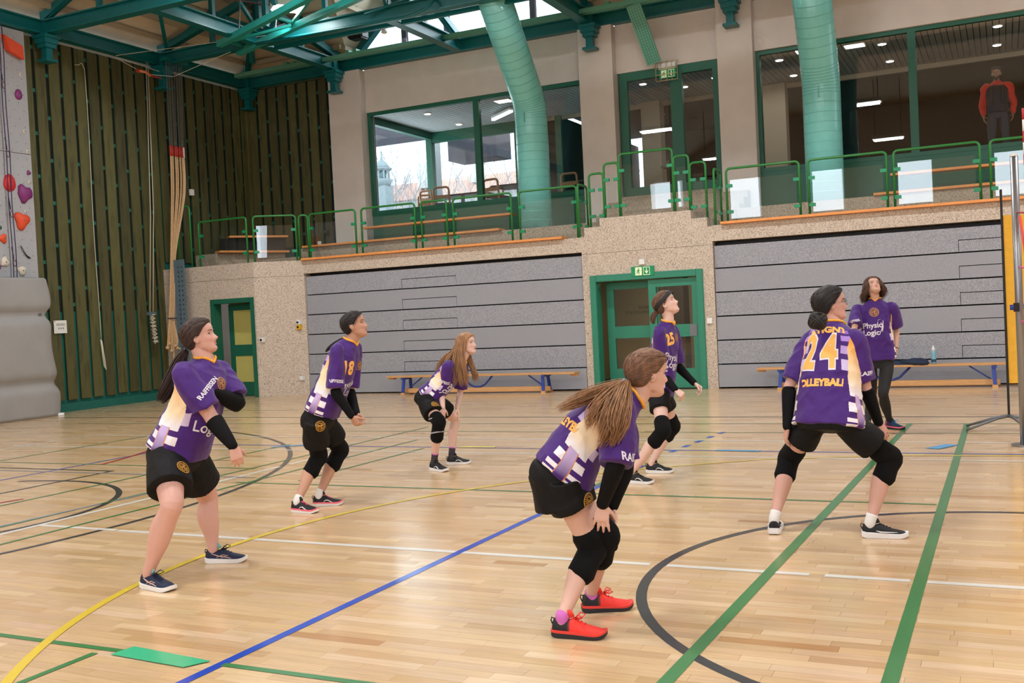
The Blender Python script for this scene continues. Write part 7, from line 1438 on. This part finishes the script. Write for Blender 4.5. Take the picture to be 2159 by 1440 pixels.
for z0_, o_ in ((.052, .0155), (.060, .0175), (.078, .0175), (.086, .0155)):
    for j in range(nn):
        a = 2*PI*j/nn; ca = math.cos(a); zz = z0_ - .075*(1-ca)/2; V_.append(p['M'] @ Vector(head_pt(a, zz, o_)))
mb.add(V_, [(i*nn+j, i*nn+(j+1) % nn, (i+1)*nn+(j+1) % nn, (i+1)*nn+j) for i in range(3) for j in range(nn)]); put('headband', mb, 'black', p['t'], smooth=True)
letters(p, 'sb', '25', .115, x['num'], 'number_gold', bold=.006, stretch=1.15); emblem(p['shirt'], p['sb'], x['chestemb'][0], p['rt_s']*-1, .07); letters(p, 'sb', 'Physio', .085, x['physio'], 'print_white', bold=.001); letters(p, 'sb', 'Logic', .085, x['logic'], 'print_white', bold=.001)
# ---- F: player 24 seen from behind
J = JOINTS['F']; x = J['x']
p = build_person('F', J, dict(label='dark haired girl number 24 with glasses crouching, seen from behind', group=TEAM, skin=(224,172,150), build=1.02, arm=1.0, hem=-.055, waist=(.222, .140), chestw=(.172, .122), sleeve={'R': .86, 'L': .86}, sleeve_r=(.082, .070, .072), short_t={'R': .64, 'L': .52}, flare=1.16, short_r=.082, knee_pads='RL', pad_span=(.24, .30), arm_sleeves='RL', sleeve_start={'R': .10, 'L': .10}, no_cushion=True, shoe=SH_SWOOSH, shoe_len=.27, socks=('sock_white', .13), vneck=False, fold=.013,
    hands={'R': dict(palm=(-.6, .6, -.4), thumb=(-.6, .4, 0), curl=(.2, .35, .3), spread=.14), 'L': dict(palm=(.7, .4, -.2), thumb=(.2, .8, 0), curl=(.2, .35, .3))}))
hair_cap(p['t'], p['M'], 'hair_black', thick=.016); scalp_strands(p['t'], p['M'], (0, -.105, -.06), 'hair_black', off=.0155)
mb = MB(); bc = Vector(x['bun'][0]); rs_ = random.Random(4)
mb.sphere(bc, (.058, .050, .052), 18, 12)
for k in range(26):
    ax_ = Vector((rs_.uniform(-1,1), rs_.uniform(-.4,.4), rs_.uniform(-1,1))).normalized(); u_ = ax_.orthogonal().normalized(); w_ = ax_.cross(u_); mb.tube(arc(bc, rs_.uniform(.048, .058), 0, 2*PI, 16, u_, w_)[:-1], .0065, 5, closed=True)
put('hair_bun', mb, 'hair_black', p['t'], smooth=True, fix=False)
gl = bpy.data.objects.new('glasses', None); COL.objects.link(gl); gl.parent = p['t']; gl.location = Vector(p['M'].translation)-world_loc(p['t'])
for s in (-1, 1):
    put_local('rim', p['M'], MB().tube(arc((s*.034, .092, .0), 1, 0, 2*PI, 20, (.024,0,0), (0,0,.021))[:-1], .0013, 6, closed=True), 'steel_dull', gl, smooth=True); put_local('temple', p['M'], MB().tube([(s*.058, .092, .006), (s*.077, .05, .006), (s*.078, -.01, .003)], .0014, 6), 'steel_dull', gl)
    put_local('lens', p['M'], MB().tube([(s*.034, .0915, 0), (s*.034, .0925, 0)], .0215, 20), 'glass', gl)
put_local('bridge', p['M'], MB().tube([(-.011, .093, .004), (0, .097, .007), (.011, .093, .004)], .0014, 6), 'steel_dull', gl)
# the big number with its pale outline, the words above and below
dig = text_mesh('2', .235, bold=.010); seg = x['num']; a_, b_ = Vector(seg[0]), Vector(seg[1])
for body, u in (('2', .24), ('4', .76)):
    c_ = a_.lerp(b_, u); s2 = [tuple(c_-(b_-a_)*.1), tuple(c_+(b_-a_)*.1)]
    wrap_text(p['shirt'], p['sb'], body, .185, c_, b_-a_, 'print_white', 'number_outline', bold=.013, stretch=1.62, lift=.0018); wrap_text(p['shirt'], p['sb'], body, .185, c_, b_-a_, 'number_gold', 'number', bold=.006, stretch=1.62, lift=.0034)
letters(p, 'sb', 'SATIGNY', .062, x['sat'], 'number_gold', bold=.0035, name='club_name'); letters(p, 'sb', 'VOLLEYBALL', .060, x['vol'], 'number_gold', bold=.004, name='club_name', spacing=.98); letters(p, 'sb', 'RAIFF', .036, x['raif'], 'print_white', bold=.001)
# ---- G: coach in black leggings
J = JOINTS['G']; x = J['x']
mat('leggings', srgb(19,19,21), .75)
p = build_person('G', J, dict(label='woman with curly brown hair in black leggings looking up beside the right bench', group=TEAM, skin=(216,166,138), build=1.0, arm=.92, hem=.0, waist=(.182, .125), chestw=(.168, .115), sleeve={'R': .78, 'L': .78}, sleeve_r=(.086, .076, .074), shorts=False, trousers=('leggings', .004), shoe=SH_COACH, shoe_len=.25, fold=.012,
    hands={'R': dict(palm=(1, 0, 0), thumb=(0, -1, 0)), 'L': dict(palm=(-1, .2, 0), thumb=(0, -1, 0), curl=(.3, .4, .3))}, gaze=(0, .1)))
hair_cap(p['t'], p['M'], 'hair_curly', thick=.018, hairline=0); scalp_strands(p['t'], p['M'], None, 'hair_curly', 260, .0175, style='down')
M = p['M']; gs = []
for k in range(15):
    a = math.radians(62 + 236*k/14); st = M @ Vector(head_pt(a, .06, .012)); mid_ = M @ Vector(head_pt(a, -.005, .022)); out_ = (mid_-Vector(J['head'])); out_.z = 0; out_ = out_.normalized() if out_.length > .01 else out_
    end = mid_ + out_*.028 + Vector((0, 0, -.115)); gs.append([(st, .014), (mid_, .022), (mid_.lerp(end, .5)+out_*.012, .028), (end, .024)])
strands('curly_hair', p['t'], gs, 40, 'hair_curly', .0024, 12, wave=.012, wl=2.0)
letters(p, 'sb', 'Physio', .082, x['physio'], 'print_white', bold=.002); letters(p, 'sb', 'Logic', .082, x['logic'], 'print_white', bold=.002); emblem(p['shirt'], p['sb'], x['emb'][0], (1,0,0), .10); letters(p, 'sb', 'RAIFFEISEN', .036, x['raif'], 'print_white', bold=.001)
for nm in ('curve', 'curve2', 'curve3'):
    P_ = []
    for q in cr(np.array(x[nm]), 4): h = p['sb'].find_nearest(Vector(q)); P_.append(h[0]+h[1]*.002)
    put('logo_stroke', MB().tube(P_, [.002+.003*math.sin(PI*i/(len(P_)-1)) for i in range(len(P_))], 6, flat=.4), 'print_white', p['shirt'], smooth=True)
mb = MB(); w_, e_ = p['P']['wristL'], p['P']['elbowL']; mb.tube([w_.lerp(e_, .06), w_.lerp(e_, .09)], .027, 14); put('wrist_band', mb, 'black', p['t'], smooth=True)
# ---- man standing behind the lounge window
NAVY = np.array(srgb(22,30,54)); REDJ = np.array(srgb(206,44,34))
def jacket_print(phi, s, skin, vn):
    if s > .985: return NAVY
    return REDJ if s > .66 or (abs(phi) > 128) else NAVY
p = build_person('H', JOINTS['H'], dict(label='bearded man in red and navy jacket standing behind the upper right window', skin=(170,122,98), build=1.08, hem=.0, waist=(.185, .135), chestw=(.19, .13), sleeve={'R': 1.95, 'L': 1.95}, sleeve_r=(.074, .066, .060), sleeve_col=REDJ, print=jacket_print, vneck=False, shirt_name='jacket', shirt_m='jersey_cloth', collar_m='red', shorts=False, trousers=(mat('jeans', srgb(52,62,80), .85, noise=.15, nscale=30), .012), floor=3.7, svox=.012, vox=.008,
    shoe=SH_BLACK, shoe_len=.28, hands={'R': dict(palm=(1, 0, 0), thumb=(0, -1, 0)), 'L': dict(palm=(-1, 0, 0), thumb=(0, -1, 0))}))
hair_cap(p['t'], p['M'], 'hair_black', thick=.014)
mb = MB(); V_ = []; nn = 40; zs = np.linspace(-.116, -.035, 14)
for i, z in enumerate(zs):
    for j in range(nn):
        a = -1.35+2.7*j/(nn-1); lim = np.interp(abs(a), [0, .5, .9, 1.35], [-.045, -.045, -.03, -.005]); q = head_pt(a, min(z, lim), .006 if z < lim else -.004)
        if abs(q[0]) < .02 and -.067 < z < -.047: q = head_pt(a, z, -.004)
        V_.append(p['M'] @ Vector(q))
mb.add(V_, [(i*nn+j, i*nn+j+1, (i+1)*nn+j+1, (i+1)*nn+j) for i in range(13) for j in range(nn-1)]); put('beard', mb, 'hair_black', p['t'], smooth=True, fix=False)
for s in (-1, 1):
    a_ = p['P']['chest'] + p['rt_s']*s*.10; mb = MB(); P_ = []
    for dz in (-.2, -.1, 0, .08, .14, .17): h = p['sb'].find_nearest(a_+Vector((0, -.16, dz))); P_.append(h[0]+h[1]*.006)
    mb.tube(P_, .02, 8, flat=.4); put('backpack_strap', mb, 'black', p['t'], smooth=True)
bpy.data.scenes.remove(BENCH)
